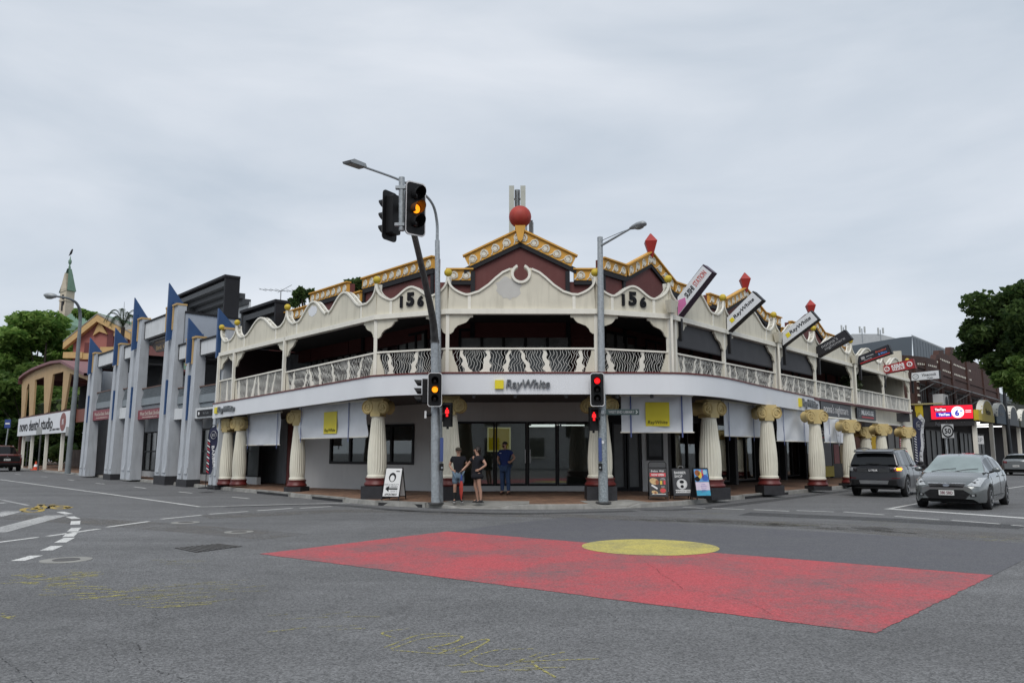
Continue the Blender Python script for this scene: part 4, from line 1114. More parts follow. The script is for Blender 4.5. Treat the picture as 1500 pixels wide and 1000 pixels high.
def hood(p, wdt, ht, dep, z0, steps, label):
    """box hood whose open face steps back in nested frames"""
    T = fr(p, (-UL[0], -UL[1])); c = T @ Vector((wdt/2, 0, z0))
    t = thing('roof_hood', label, 'roof hood', (c.x, c.y, c.z), 0, 'stepped dark hoods on the terrace roof')
    mb = MB(T); mb.box(0, .15, 0, dep, z0, z0+ht); part(mb, 'side_panel', HOODM, t)
    mb = MB(T); mb.box(wdt-.15, wdt, 0, dep, z0, z0+ht); part(mb, 'side_panel', CHAR, t)
    mb = MB(T); mb.box(-.05, wdt+.05, -.06, dep, z0+ht+.002, z0+ht+.14); part(mb, 'top_panel', CHAR, t)
    for i in range(steps):
        a = .15+.42*i; b = .15+.30*i; y = .35*i+.05
        mb = MB(T); mb.box(a, a+.40, y, y+.5, z0, z0+ht-b-.003); mb.box(a, wdt-.16, y+.004, y+.496, z0+ht-b-.3, z0+ht-b-.01)
        part(mb, 'step_frame', HOODM, t)
    part(MB(T).box(1.2, wdt-.15, .35*steps+.1, .35*steps+.2, z0, z0+ht-.3*steps), 'vent_panel', BEAMW, t)
hp = lin(lin(PA, UL, 13.2), NL, 4.5)
def hood_depth(t, off, px, py): return on_plane(px, py, lin(lin(PA, UL, t), NL, off), NL)[0]
hood(lin(lin(PA, UL, 15.5), NL, 3.0), 7.8, 2.5, hood_depth(7.7, 3, 352, 405), 8.9, 4, 'big charcoal stepped hood rising behind the tallest blue blade')
hood(lin(lin(PA, UL, 5.3), NL, 3.0), 4.3, 2.3, hood_depth(1.0, 3, 424, 455), 6.7, 3, 'lower charcoal stepped hood beside the television aerial')
t = thing('brick_roof', 'pale brick roof block with red edge between the two dark roof hoods', 'roof', (*lin(lin(PA, UL, 8), NL, 14), 7))
T = fr(lin(lin(PA, UL, 10), NL, 12), (-UL[0], -UL[1]))
part(MB(T).box(0, 8, 0, 5, 6, 11.2), 'wall', mat('pale_brick', (.4,.34,.27), .8, .2), t); part(MB(T).box(-.3, 8.3, -.3, 5.3, 11.202, 11.5), 'roof_edge', mat('roof_maroon', (.14,.03,.03), .6), t)

# ------------------------------------------------------------------ tan verandah building with the long white sign
TAN = mat('tan_verandah_paint', (0.45, 0.30, 0.15), 0.7, 0.12, 1.5)
MRED = mat('dark_red_roof', (0.19, 0.075, 0.08), 0.6, 0.15, 1)
DBROWN = mat('dark_brown_timber', (.07,.022,.015), .6, .2)
P0 = (-37.4, 65.4); SV = 18.6
TV = fr(lin(P0, UL, SV), (-UL[0], -UL[1])); xv = lambda px, py, off=0: (lambda q: (SV-q[0], q[1]))(on_plane(px, py, lin(P0, NL, off), UL))
ver = thing('verandah_building', 'tan two storey verandah building with arched roof and slanted dark openings', 'building', (*lin(P0, UL, 8), 0))
arch = [xv(*q) for q in ((32,563),(33,556),(40,550),(52,543),(66,537.5),(80,533),(94.5,531.5),(108,539),(130,551))]
ops = [[(39,570),(43,562),(42.5,608),(35,610)], [(51.5,556),(64.5,552),(64.5,604.5),(48,607.5)], [(77.5,548),(93,544),(89.5,600.5),(70,603.5)], [(102.5,546.5),(124,555),(124,596),(94,599)]]
# facade strips between the openings
tops = [(32,563),(40,550),(52,543),(66,537.5),(80,533),(94.5,531.5),(104,536.5),(130,551)]
def vpoly(q): return [xv(*a) for a in q]
pieces = [[(31,612.5),(32,563),(36,555),(41,562),(39,570),(35,610)], [(42.5,609.5),(43,562),(45,548),(52,545),(51.5,556),(48,607.5)], [(64.5,605.5),(64.5,552),(70,539),(77.5,536),(77.5,548),(70,603.5)], [(89.5,601.5),(93,544),(98,538),(102.5,546.5),(94,599)],
          [(32,563),(33,556),(40,550),(52,543),(51.5,556.5),(43,562)], [(52,543),(66,537.5),(80,533),(77.5,548),(64.5,552),(51.5,556.5)], [(80,533),(94.5,531.5),(102.5,535),(102.5,546.5),(93,544),(77.5,548)], [(102.5,535),(130,551),(130,558),(124,555),(102.5,546.5)]]
for i, q in enumerate(pieces):
    part(MB(TV).prism(vpoly(q), (0, .006)[i > 3], (.16, .15)[i > 3]), 'facade_post' if i < 4 else 'facade_board', TAN, ver)
AP = [(a[0], a[1]) for a in arch]
mb = MB(TV)
mb.grid([[(x, -.35, z+.02) for x, z in AP], [(x, 9, z+.02) for x, z in AP]]); mb.grid([[(x, 9, z+.24) for x, z in AP], [(x, -.35, z+.24) for x, z in AP]]); mb.grid([[(x, -.35, z+.24) for x, z in AP], [(x, -.35, z+.02) for x, z in AP]])
part(mb, 'arched_roof', MRED, ver, smooth=40)
part(MB(TV).box(SV-1, SV+10, .8, 9, 8.0, 8.15), 'side_roof', MRED, ver)
x0, x1 = .6, SV+4
part(MB(TV).box(x0, SV+3.7, .0, 4.5, 4.93, 5.08), 'upper_floor', DBROWN, ver)
part(MB(TV).box(SV+3.6, SV+9, .3, .5, 4.0, 5.0), 'floor_fascia', mat('rust_board', (.17,.05,.03), .6), ver)
part(MB(TV).box(x0+1, SV+9, 5.0, 5.2, 5.08, 8.4), 'upper_back_wall', DARKIN, ver)
part(MB(TV).box(.5, .75, .1, .35, .1, 9.0), 'corner_post', DBROWN, ver)
mb = MB(TV)
for k in range(46): mb.box(x0+.3+k*.47, x0+.34+k*.47, .4, .44, 5.08, 6.1)
mb.box(x0, SV+3.6, .4, .44, 6.1, 6.16)
part(mb, 'upper_railing', BLACK, ver, stuff=True)
for s in (0, 5.95, 12.1, 16.2): part(MB(TV).box(SV-s-.12, SV-s+.12, .1, .34, .1, 3.2), 'verandah_post', TRIM, ver)
part(MB(TV).box(SV+2, SV+9.2, 2.2, 2.4, .1, 3.9), 'ground_wall', WALLW, ver)
window_unit(TV, SV+2.2, SV+8.5, .5, 2.8, 'ground_window', 5, gl=GLASSB, parent=ver, y=2.15)
part(MB(TV).box(-2, SV+2, 5.2, 5.5, .1, 1.9), 'stone_wall', mat('rough_stone', (.13,.1,.085), .85, .5, 1.6, bump=.8, bscale=3), ver)
sgt = board(TV, 1.0, SV+3.5, 3.22, 4.92, -.14, -.02, WHITE, 'shop_sign', 'long white sign board with round red logo along the tan verandah', 'sign')
text('novo dental studio', 1.0, TV @ Matrix.Translation((9.2, -.142, 4.12)), 'lettering', INK, sgt, .02, w=14.2, bold=.012)
text('ph: 3844 9003', .22, TV @ Matrix.Translation((17.2, -.142, 3.52)), 'phone_lettering', INK, sgt, .015, w=3.6, bold=.01)
pnt = MB(TV); pnt.lathe([(1,0),(1,.02)], 24, (0,0,0), Matrix.Translation((20.0,-.142,4.1)) @ Matrix.Rotation(R(90),4,'X') @ Matrix.Diagonal((1.0,.74,1,1)))
lo = part(pnt, 'round_logo', mat('logo_red_brown', (.22,.06,.05), .5), sgt)
text('N', .5, TV @ Matrix.Translation((20.0,-.165,4.1)), 'logo_mark', WHITE, lo, .01)

# ------------------------------------------------------------------ red gabled house and the church
def upright(px, py, Y):
    d = _ray(px, py); t = Y/d[1]; return (d[0]*t, EYE+d[2]*t)
RED = mat('brick_red_render', (0.33, 0.12, 0.10), 0.75, 0.12, 1)
house = thing('gabled_house', 'brick red house with broad ochre gable boards behind the verandah roof', 'house', (-43.5, 82, 0))
T = Matrix.Translation((0, 82, 0)) @ Matrix.Rotation(R(-14), 4, 'Z') if False else Matrix.Translation((0, 82, 0))
q = lambda px, py: upright(px, py, 82)
mbp = MB(T).prism([q(107,560), q(190,560), q(190,490), q(147.5,467), q(107,496)], 0, 9); part(mbp, 'wall', RED, house)
for a, b in (((98,502),(147.5,462)), ((147.5,462),(196,489))):
    (xa, za), (xb, zb) = q(*a), q(*b)
    part(MB(T).prism([(xa, za-.75), (xb, zb-.75), (xb, zb), (xa, za)], -.7, -.1), 'gable_board', YSTRIP, house)
    part(MB(T).prism([(xa, za), (xb, zb), (xb, zb+.12), (xa, za+.12)], -.75, 9), 'roof', MATS['old_concrete'], house)
for a in ((102,517,124,523), (176,484,196,491)):
    (xa, za), (xb, zb) = q(a[0], a[1]), q(a[2], a[3])
    part(MB(T).box(xa-.4, xb, -.5, .3, zb-.15, za+.05), 'side_gutter', YSTRIP, house)
for a in ((158,490,166,508), (125,502,131,517)):
    (xa, za), (xb, zb) = q(a[0], a[1]), q(a[2], a[3]); w_ = part(MB(T).box(xa, xb, -.12, -.01, zb, za), 'window', mat('window_dark_red', (.12,.025,.025), .5), house)
    part(MB(T).box(xa-.5, xb+.5, -.4, -.01, zb-.7, zb-.05), 'window_sill', YSTRIP, w_)
for xx in ((140,478,155,500),):
    (xa, za), (xb, zb) = q(134,495), q(152,478)
    part(MB(T).prism([q(138,492), q(147.5,486), q(159,490), q(147.5,470)], -.3, -.01), 'gable_bracket', YSTRIP, house)
(xa, za) = q(184,500); part(MB(T).box(xa-.2, xa+.25, -.3, -.05, za-1.2, za+.9), 'chimney_pipe', BEAMW, house)
church = thing('church', 'cream church tower with green copper spire beyond the trees', 'church', (-81, 141, 0))
CGR = mat('copper_green_roof', (0.13, 0.22, 0.16), 0.65, 0.18, 1.5); CCR = mat('church_cream', (.52,.46,.36), .8, .12)
Tc = Matrix.Translation((-81.9, 142, 0)) @ Matrix.Rotation(R(-24), 4, 'Z') @ Matrix.Diagonal((.62, .62, 1, 1))
mb = MB(Tc); mb.box(-1.35, 1.35, -1.35, 1.35, 10, 31.2); tw = part(mb, 'tower', CCR, church)
mb = MB(Tc); mb.prism([(-1.35,31.2),(1.35,31.2),(0,34.3)], -1.4, 1.3); part(mb, 'tower_gable', CCR, church)
mb = MB(Tc); mb.add([(-1.8,-1.5,30.6),(1.75,-1.5,31.0),(1.75,1.5,31.0),(-1.75,1.5,30.6),(-.35,-.5,35.2),(.35,-.5,35.2),(.35,.5,35.2),(-.35,.5,35.2)], [(3,2,1,0),(4,5,6,7),(1,2,6,5),(2,3,7,6),(3,0,4,7)])
part(mb, 'spire', CGR, church)
mb = MB(Tc); mb.lathe([(.3,35.2),(.35,35.5),(.15,35.9),(.45,36.3),(.5,36.7),(.2,37.0),(.06,37.6)], 10); part(mb, 'finial', CGR, church, smooth=50)
mb = MB(Tc); mb.box(-.35, .35, -1.46, -1.36, 27.2, 30.2); part(mb, 'belfry_slit', BLACKM, tw)
mb = MB(Tc); mb.tube([(.75*math.sin(a*.35), -1.5, 29+.95*math.cos(a*.35)) for a in range(8)], .12, 5); part(mb, 'moon_tracery', DARKIN, tw)
mb = MB(Tc); mb.box(-1.5, 1.5, -1.5, 1.5, 29.0, 29.3); part(mb, 'tower_band', CCR, tw)
mb = MB(); mb.add([(-79,141,27.7),(-54,141,21.0),(-54,150,17),(-79,150,21),(-79,135,24.2),(-50,135,17.0),(-50,135,10),(-79,135,10)], [(0,3,2,1),(4,5,1,0),(7,6,5,4)])
part(mb, 'nave_roof', CGR, church)
bird = thing('bird', 'black bird perched on the very tip of the church spire', 'bird', (*(Tc @ Vector((0,0,37.6))),))
mb = MB(Tc); mb.tube([(-.75,0,37.75),(-.35,0,37.95),(.1,0,38.2),(.42,0,38.55),(.62,0,38.8),(.72,0,38.82),(.95,0,38.8)], [.05,.15,.3,.26,.17,.12,.02], 8); mb.tube([(0,.06,38.0),(0,.06,37.6)], .03, 4)
part(mb, 'body', BLACKM, bird, smooth=180)

# ------------------------------------------------------------------ right hand neighbours
PM = lin(PT['m'], NR, 4.4)
TB = fr(PM, UR); q = lambda px, py: on_plane(px, py, PM, UR)
BR = mat('dark_red_brick', (0.066, 0.029, 0.022), 0.85, 0.35, 2.5, bump=0.5, bscale=9, dirt=.3, grime=(.03,.018,.015))
brick = thing('brick_building', 'dark red brick shop building with stepped parapet and pale studs', 'building', (*lin(PM, UR, 30), 0))
TOPS = [q(*a) for a in ((1322,520),(1338,521),(1355,523),(1370,527),(1372,519),(1375,519),(1375.5,513),(1382,513),(1382.5,518),(1392,521),(1392.5,508),(1398,509),(1398.5,518),(1412,521),(1420,525),(1455,545),(1462,549))]
BT = TOPS[-1][0]; XB0 = TOPS[0][0]; zlow = 5.0
cuts = [0, 3, 9, 14, len(TOPS)-1]
for i in range(4):
    pts = TOPS[cuts[i]:cuts[i+1]+1]; xa, xb = pts[0][0], pts[-1][0]
    part(MB(TB).prism([(xa, zlow), (xb, zlow)] + pts[::-1], 0, .5), 'facade', BR, brick)
part(MB(TB).box(XB0, BT, .6, 14, 0.1, 8.8), 'rear_block', BR, brick)
def topz(x):
    for (xa, za), (xb, zb) in zip(TOPS, TOPS[1:]):
        if xa <= x <= xb: return za+(zb-za)*(x-xa)/max(1e-6, xb-xa)
    return TOPS[-1][1]
for px in (1326, 1341, 1357, 1378, 1395, 1417, 1440, 1459):
    x = q(px, 560)[0]
    pp = part(MB(TB).box(x-.45, x+.45, -.16, -.002, zlow, topz(x)-.5), 'brick_pilaster', BR, brick)
    if px < 1350:
        for z in range(6): part(MB(TB).box(x-.3, x+.3, -.24, -.161, 5.2+z*.6, 5.36+z*.6), 'pale_block', TRIM, pp)
mb = MB(TB); x = XB0+.5
while x < q(1420,520)[0]:
    zz = min(topz(x), 11.2)-.75; mb.box(x-.11, x+.11, -.06, -.004, zz, zz+.16)
    if x > q(1372,520)[0]: mb.box(x-.11, x+.11, -.06, -.004, zz-1.0, zz-.84)
    x += .75
part(mb, 'pale_studs', TRIM, brick, stuff=True)
mb = MB(TB); mb.box(XB0, BT, -.1, -.003, 9.0, 9.12); part(mb, 'string_course', BR, brick)
GF = mat('grey_frame', (.2,.2,.2), .6); HG = mat('hood_grey_metal', (.23,.25,.26), .5, .2)
for pa, pb in ((1345,1355), (1361,1374), (1382,1393), (1400,1414), (1421,1436), (1443,1456)):
    x, x2 = q(pa, 570)[0], q(pb, 570)[0]
    w_ = window_unit(TB, x, x2, 5.6, 7.6, 'window', 3, gl=GLASSB, parent=brick, frame=GF, fw=.12)
    hd = MB(TB); hd.add([(x-.6,-.2,8.05),(x2+.6,-.2,8.05),(x2+.6,-1.6,7.55),(x-.6,-1.6,7.55),(x-.6,-.2,8.1),(x2+.6,-.2,8.1),(x2+.6,-1.6,7.61),(x-.6,-1.6,7.61)], [(0,3,2,1),(4,5,6,7),(0,1,5,4),(1,2,6,5),(2,3,7,6),(3,0,4,7)])
    h_ = part(hd, 'window_hood', HG, brick)
    for xx in (x-.4, x2+.4): part(MB(TB).tube([(xx,-.17,6.8),(xx,-1.5,7.54)], .04, 6), 'hood_strut', HG, h_)
ac_x = q(1352, 580)[0]
ac = thing('air_conditioner', 'white air conditioner box standing on the awning by the brick wall', 'air conditioner', tuple(TB @ Vector((ac_x,-1.4,5.05))))
part(MB(TB).box(ac_x-1.1, ac_x+.9, -1.8, -1.0, 5.3, 6.6), 'casing', WALLW, ac)
part(MB(TB).lathe([(.48,0),(.48,.03)], 16, (0,0,0), Matrix.Translation((ac_x+.1,-1.802,5.95)) @ Matrix.Rotation(R(90),4,'X')), 'fan_grille', BLACKM, ac)
part(MB(TB).box(ac_x-1.0, ac_x+.8, -1.7, -1.1, 5.06, 5.298), 'stand', BLACKM, ac)
# footpath awning in front: yellow end, red lit screen across the end, arched sign boards
AW = lin(KR0, NR, .7)
TA = fr(AW, KUR)
X1 = on_plane(1428, 600, AW, KUR)[0]
awn = thing('footpath_awning', 'long black footpath awning on cream posts under the brick shops', 'awning', tuple(TA @ Vector((X1,0,0))))
part(MB(TA).box(X1, X1+60, .05, 4.2, 4.82, 5.0), 'awning_roof', CHAR, awn)
part(MB(TA).box(X1+1.0, X1+60, -.06, .05, 4.1, 4.98), 'awning_fascia', CHAR, awn)
for px in (1409, 1433, 1452, 1472, 1489, 1510):
    x = on_plane(px+24, 630, AW, KUR)[0]
    part(MB(TA).box(x-.16, x+.16, .1, .4, .12, 4.8), 'awning_post', TRIM, awn)
for x in (2.0, 6.5, 12.0, 19.5): part(MB(TA).box(X1+x, X1+x+.2, .9, 3.6, 4.15, 4.25), 'awning_light', LIT, awn)
part(MB(TA).box(X1-14, X1+60, 4.3, 4.5, .1, 4.98), 'shop_back_wall', DK, brick)
SHOPG = mat('shop_grey_front', (.07,.072,.07), .4, .5, .7)
for i in range(6):
    x = X1-11+i*6.5
    window_unit(TA, x, x+5.8, .5, 3.6, 'shop_front', 3, gl=SHOPG, parent=brick, y=4.22, fw=.1)
ARC = [(1428, 1452, 1.25, (.42,.31,.02), 'arched yellow sign board at the front of the black awning'), (1455, 1472, 1.3, (.05,.075,.10), 'arched blue grey sign board second along the awning'), (1474, 1488, 1.3, (.045,.05,.055), 'arched charcoal sign board third along the awning'), (1490, 1506, 1.3, (.06,.065,.05), 'arched olive grey sign board farthest along the awning')]
for i, (pa, pb, z, c, lab) in enumerate(ARC):
    x, x2 = on_plane(pa, 600, AW, KUR)[0], on_plane(pb, 605, AW, KUR)[0]; wd = x2-x
    t = thing('arched_sign', lab, 'sign', tuple(TA @ Vector((x+wd/2,-.1,4.1))), 0, 'arched boards along the awning')
    c0, rr = (.62, .36) if i == 0 else (.5, .42)
    pts = [(x, 4.15), (x+wd, 4.15), (x+wd, 4.75)] + [(x+wd*(c0+rr*math.cos(a*math.pi/12)), 4.75+z*math.sin(a*math.pi/12)) for a in range(13)] + [(x, 4.75)]
    part(MB(TA).prism(pts, -.2, -.08), 'board', mat('arch_board_%d' % i, c, .6, .1), t)
    ar = [(x+wd*(c0+rr*math.cos(a*math.pi/16)), 4.75+z*math.sin(a*math.pi/16)) for a in range(17)]
    part(MB(TA).prism(ar + [(x+wd*(c0+(rr-.03)*math.cos(a*math.pi/16)), 4.75+(z-.1)*math.sin(a*math.pi/16)) for a in range(16,-1,-1)], -.22, .25), 'arch_rim', TRIM, t)
    if i < 2: text(('Nettos', 'Boundary')[i], .5, TA @ Matrix.Translation((x+wd*c0, -.205, 5.0)), 'lettering', INK if i == 0 else LETG, t, .012)
DE = 4.35
TEc = fr(lin(lin(AW, KUR, X1), NR, DE), (-NR[0], -NR[1]))     # end of the awning seen from the crossing; x runs towards the road
YEL = mat('awning_yellow', (.56,.42,.02), .55, .1)
part(MB(TEc).box(DE-.12, DE+.25, -.1, 1.2, 4.2, 5.02), 'awning_end_panel', YEL, awn)
part(MB(TEc).box(.6, DE-.13, -.02, .25, 4.1, 5.5), 'awning_end_board', BLACKM, awn)
part(MB(TEc).box(.0, .58, -.1, .25, 4.4, 5.55), 'awning_end_panel', YEL, awn)
part(MB(TEc).box(-.4, 2.0, -.2, .4, 5.56, 5.66), 'awning_capping', mat('faded_yellow', (.45,.4,.2), .6), awn)
part(MB(TEc).box(.6, DE-.13, -.04, .1, 3.75, 4.09), 'awning_valance', BLACKM, awn)
text('Nguyen', .28, TEc @ Matrix.Translation((1.9,-.045,3.9)), 'valance_lettering', LETG, awn, .008, shear=.2)
led = thing('led_screen', 'bright red lit advertising screen with white six on the awning end', 'screen', tuple(TEc @ Vector((2.7,-.12,4.3))))
LR = lambda n, c, e: mat(n, c, .4, 0, emit=c, est=e)
S0, S1 = DE-3.15, DE-.14; W_ = S1-S0
part(MB(TEc).box(S0-.12, S1+.05, -.1, -.025, 4.24, 5.48), 'screen_case', BLACKM, led)
part(MB(TEc).box(S0, S1, -.14, -.102, 4.33, 5.4), 'screen_panel', LR('screen_red', (.78,.008,.03), .8), led)
part(MB(TEc).box(S0+.2, S0+1.15, -.15, -.142, 4.92, 5.28), 'screen_block', LR('screen_dark_red', (.25,.01,.02), .8), led)
part(MB(TEc).box(S0+.35, S0+1.5, -.158, -.151, 4.5, 4.88), 'screen_block', LR('screen_blue', (.02,.02,.3), .8), led)
for z, x in ((5.1, S0+.7), (4.69, S0+.95)): text('TimTam', .2, TEc @ Matrix.Translation((x,-.16,z)), 'screen_lettering', LR('screen_white', (.8,.8,.85), .8), led, .005, bold=.04, w=.8)
part(MB(TEc).lathe([(.46,0),(.46,.012)], 22, (0,0,0), Matrix.Translation((S0+1.95,-.145,4.86)) @ Matrix.Rotation(R(90),4,'X')), 'screen_disc', MATS['screen_white'], led)
text('6', .5, TEc @ Matrix.Translation((S0+1.9,-.162,4.8)), 'screen_digit', MATS['screen_blue'], led, .005, bold=.05)
text('00', .15, TEc @ Matrix.Translation((S0+2.2,-.162,4.95)), 'screen_cents', MATS['screen_blue'], led, .005, bold=.03)
text('2 FOR', .1, TEc @ Matrix.Translation((S0+1.95,-.162,5.18)), 'screen_words', MATS['screen_blue'], led, .005)
for z in (4.82, 4.95): part(MB(TEc).box(S0+2.5, S1-.1, -.15, -.142, z, z+.05), 'screen_rule', MATS['screen_white'], led)
# grey metal shed behind, with its paler twin roof and phone masts
SHED = mat('blue_grey_cladding', (.085,.105,.125), .5, .06, .6)
shed = thing('metal_shed', 'big dark blue grey metal clad shed behind the brick shops', 'building', (40, 84, 0))
q = lambda px, py, Y=84: upright(px, py, Y)
def stand(poly, Y, d, nm, m, par): return part(MB(Matrix.Translation((0, Y, 0))).prism([q(*p, Y) for p in poly], 0, d), nm, m, par)
wl_ = stand([(1236,640),(1336,640),(1336,492.5),(1320,494),(1236,508)], 84, 20, 'clad_wall', SHED, shed)
(a0, b0), (a1, b1) = q(1336, 492.5), q(1432, 522)
mb = MB(); mb.add([(a0,84,0),(a1+6,100,0),(a1+6,100,b1+2.5),(a0,84,b0)], [(0,1,2,3)]); part(mb, 'side_wall', SHED, shed)
mb = MB(); mb.add([(a0-.1,83.9,b0-.02),(a1+6,99.9,b1+2.48),(a1+6,99.9,b1+2.7),(a0-.1,83.9,b0+.16)], [(0,1,2,3)]); part(mb, 'side_gutter', mat('gutter_grey', (.25,.27,.28), .5), shed)
for i in range(14):
    t_ = (i+.5)/14; x_ = a0+(a1+6-a0)*t_; y_ = 84+16*t_
    mb = MB(); mb.box(x_-.012, x_+.012, y_-.03, y_-.015, 5, b0+(b1+2.5-b0)*t_-.1); part(mb, 'cladding_seam', SHED, shed)
pale = thing('pale_roof_building', 'pale grey roof with phone masts peeping over the shed', 'building', (40, 112, 0))
mb = MB(Matrix.Translation((0,112,0))); mb.prism([q(1215,640,112), q(1330,640,112), q(1330,500,112), q(1288,489,112), q(1248,489,112), q(1236,505,112)], 0, 10); part(mb, 'block', mat('pale_roof', (.42,.44,.45), .6, .1), pale)
def mast(px, pt, pb, Y, lab, w=.35, grp='phone masts behind the shed'):
    x, z0 = upright(px, pb, Y); _, z1 = upright(px, pt, Y)
    t = thing('phone_mast', lab, 'antenna', (x, Y, z0), 0, grp)
    part(MB().tube([(x, Y, z0-1), (x, Y, z1-.1)], w*.16, 6), 'pole', GALV, t)
    for d in (-1, 1): part(MB().cbox((x+d*w*.7, Y-.1, (z0+z1)/2+.25), (w*.42, w*.3, (z1-z0)*.85)), 'antenna_panel', mat('antenna_grey', (.42,.44,.43), .5), t)
mast(1236, 478, 490, 112, 'leftmost thin phone mast above the pale roof', .45); mast(1263, 480, 491, 112, 'middle phone mast above the pale roof', .5); mast(1290, 482, 492, 112, 'rightmost double phone mast above the pale roof', .5)
# antenna mast behind the red ball
t = thing('antenna_mast', 'pale twin panel phone antenna rising behind the red roof ball', 'antenna', (.3, 36, 7.8))
for x in (-.02, .52): part(MB().cbox((x, 35.9, 12.9), (.24, .16, 2.5)), 'antenna_panel', mat('antenna_cream', (.42,.43,.38), .5, .1), t)
part(MB().tube([(.25,36,7.8),(.25,36,14.0)], .09, 8), 'pole', GALV, t)
for x in (.16, .34): part(MB().tube([(x,35.85,12),(x,35.85,13.95)], .035, 6), 'cable', GALVD, t)
for z in (12.2, 13.5): part(MB().box(-.1,.6,35.95,36.03,z,z+.08), 'cross_arm', GALV, t)
t = thing('roof_ladder', 'small grey steel rack on the roof right of the red ball', 'roof rack', (.85, 36, 7.8))
for x in (.68, .98): part(MB().tube([(x,36,7.8),(x,36,12.4)], .04, 6), 'upright', GALV, t)
part(MB().box(.8,.98,35.95,36.05,11.9,12.5), 'antenna_box', GALVD, t)
for z in (11.4, 11.9): part(MB().box(.68,.98,35.97,36.03,z,z+.05), 'rung', GALV, t)
# television aerial
t = thing('tv_aerial', 'thin television aerial on the roof left of the orange frieze', 'aerial', (-15.0, 50, 10.3))
AX = mat('aerial_aluminium', (.25,.26,.27), .4, 0)
part(MB().tube([(-15,50,9.5),(-15,50,12.0)], .035, 6), 'mast', AX, t)
part(MB().tube([(-16.3,49.7,12.05),(-14.0,50.3,12.0)], .022, 5), 'boom', AX, t)
for i in range(7): x = -16.1+i*.33; part(MB().tube([(x-.1,49.3+i*.06,12.03),(x+.1,50.2+i*.06,12.03)], .012, 4), 'element', AX, t)
part(MB().tube([(-15.2,50,11.9),(-14.3,50,12.4)], .02, 5), 'boom', AX, t)

# ------------------------------------------------------------------ far right flats seen under the tree
flat = thing('grey_flats', 'grey rendered building with white window frame beyond the awnings', 'building', (*lin(PM, UR, 52), 0))
part(MB(TB).box(BT+.2, BT+30, .2, 12, .1, 9.2), 'wall', mat('mid_grey_render', (.13,.15,.16), .7, .1), flat)
part(MB(TB).box(BT+6, BT+30, -2.5, .18, 5.2, 8.4), 'upper_wall', mat('dark_grey_render', (.07,.075,.07), .7, .1), flat)
window_unit(TB, BT+9, BT+14, 5.6, 8.2, 'window', 2, gl=GLASSB, frame=TRIM, parent=flat, y=-2.5, fw=.2)
# ------------------------------------------------------------------ agency lettering on the fascia
def logo_sign(T, h, w, label):
    c = T @ Vector((0,0,0)); t = thing('fascia_sign', label, 'sign', tuple(c), 0, 'agency signs on the white fascia')
    part(MB(T).box(-w/2, -w/2+h*.9, -.07, -.004, -h*.42, h*.48), 'yellow_square', LOGOY, t)
    text('RayWhite', h*1.12, T @ Matrix.Translation((h*.55, -.004, -.02*h)), 'lettering', LETG, t, .07, shear=.17, bold=.012, w=w-h*1.15)
    return t
q = lambda px, py: aty_(px, py)
def aty_(px, py, Y=24.22):
    d = _ray(px, py); t = Y/d[1]; return (d[0]*t, EYE+d[2]*t)
xa, za = aty_(725, 556); xb, zb = aty_(806, 571)
logo_sign(Matrix.Translation(((xa+xb)/2, 24.21, (za+zb)/2)), .30, xb-xa, 'yellow square and grey agency lettering in the middle of the white fascia')
p = FAS[0]; T = fr(lin(p, UL, -.0), (-UL[0], -UL[1])) @ Matrix.Translation((1.45, -.0, fascia_z(p)[0]+.33))
logo_sign(T @ Matrix.Rotation(R(1.2), 4, 'Y') if False else T, .30, 2.2, 'small agency lettering at the far left end of the white fascia')
T, L = seg(FAS[-3], FAS[-1])
T = fr(FAS[-1], unit((14.1-11.0, 36.05-31.65))) @ Matrix.Translation((-2.0, 0, 3.72))
logo_sign(T, .40, 3.0, 'agency lettering at the right end of the white fascia beside the black board')
# black shop board that continues the fascia
c = NONNA; TN = fr(lin(NONNA, fu, .02), fu)
t = thing('fascia_sign', 'black board with thin white lettering at the end of the white fascia', 'sign', (c[0], c[1], 3.2))
part(MB(TN).box(0, 4.85, -.05, .12, 3.1, 4.12), 'board', mat('sign_black', (.012,.012,.016), .4, .05), t)
text("nonna's nightmare", .52, TN @ Matrix.Translation((2.35, -.054, 3.62)), 'lettering', LETW, t, .01, w=3.9, bold=-.014)
text('presented by', .09, TN @ Matrix.Translation((.9, -.054, 4.0)), 'small_lettering', LETG, t, .006)
text('est. 2016', .09, TN @ Matrix.Translation((4.3, -.054, 3.22)), 'small_lettering', LETG, t, .006)
TM = fr(lin(F2, fu, .9), fu)
t = thing('fascia_sign', 'dark board with white lettering over a red stripe on cream fascia', 'sign', tuple(TM @ Vector((1.8,-.1,3.4))))
part(MB(TM).box(0, 3.7, -.1, -.04, 3.36, 3.95), 'board', mat('sign_navy_black', (.014,.014,.022), .45, .05), t)
text('MILKHOUSE', .26, TM @ Matrix.Translation((2.0, -.103, 3.72)), 'lettering', LETW, t, .01, bold=.03, w=2.4)
part(MB(TM).box(.85, 3.2, -.108, -.102, 3.44, 3.52), 'red_stripe', mat('stripe_red', (.45,.02,.03), .5, 0), t)
text('B', .34, TM @ Matrix.Translation((.42, -.103, 3.66)), 'emblem', LETG, t, .008)
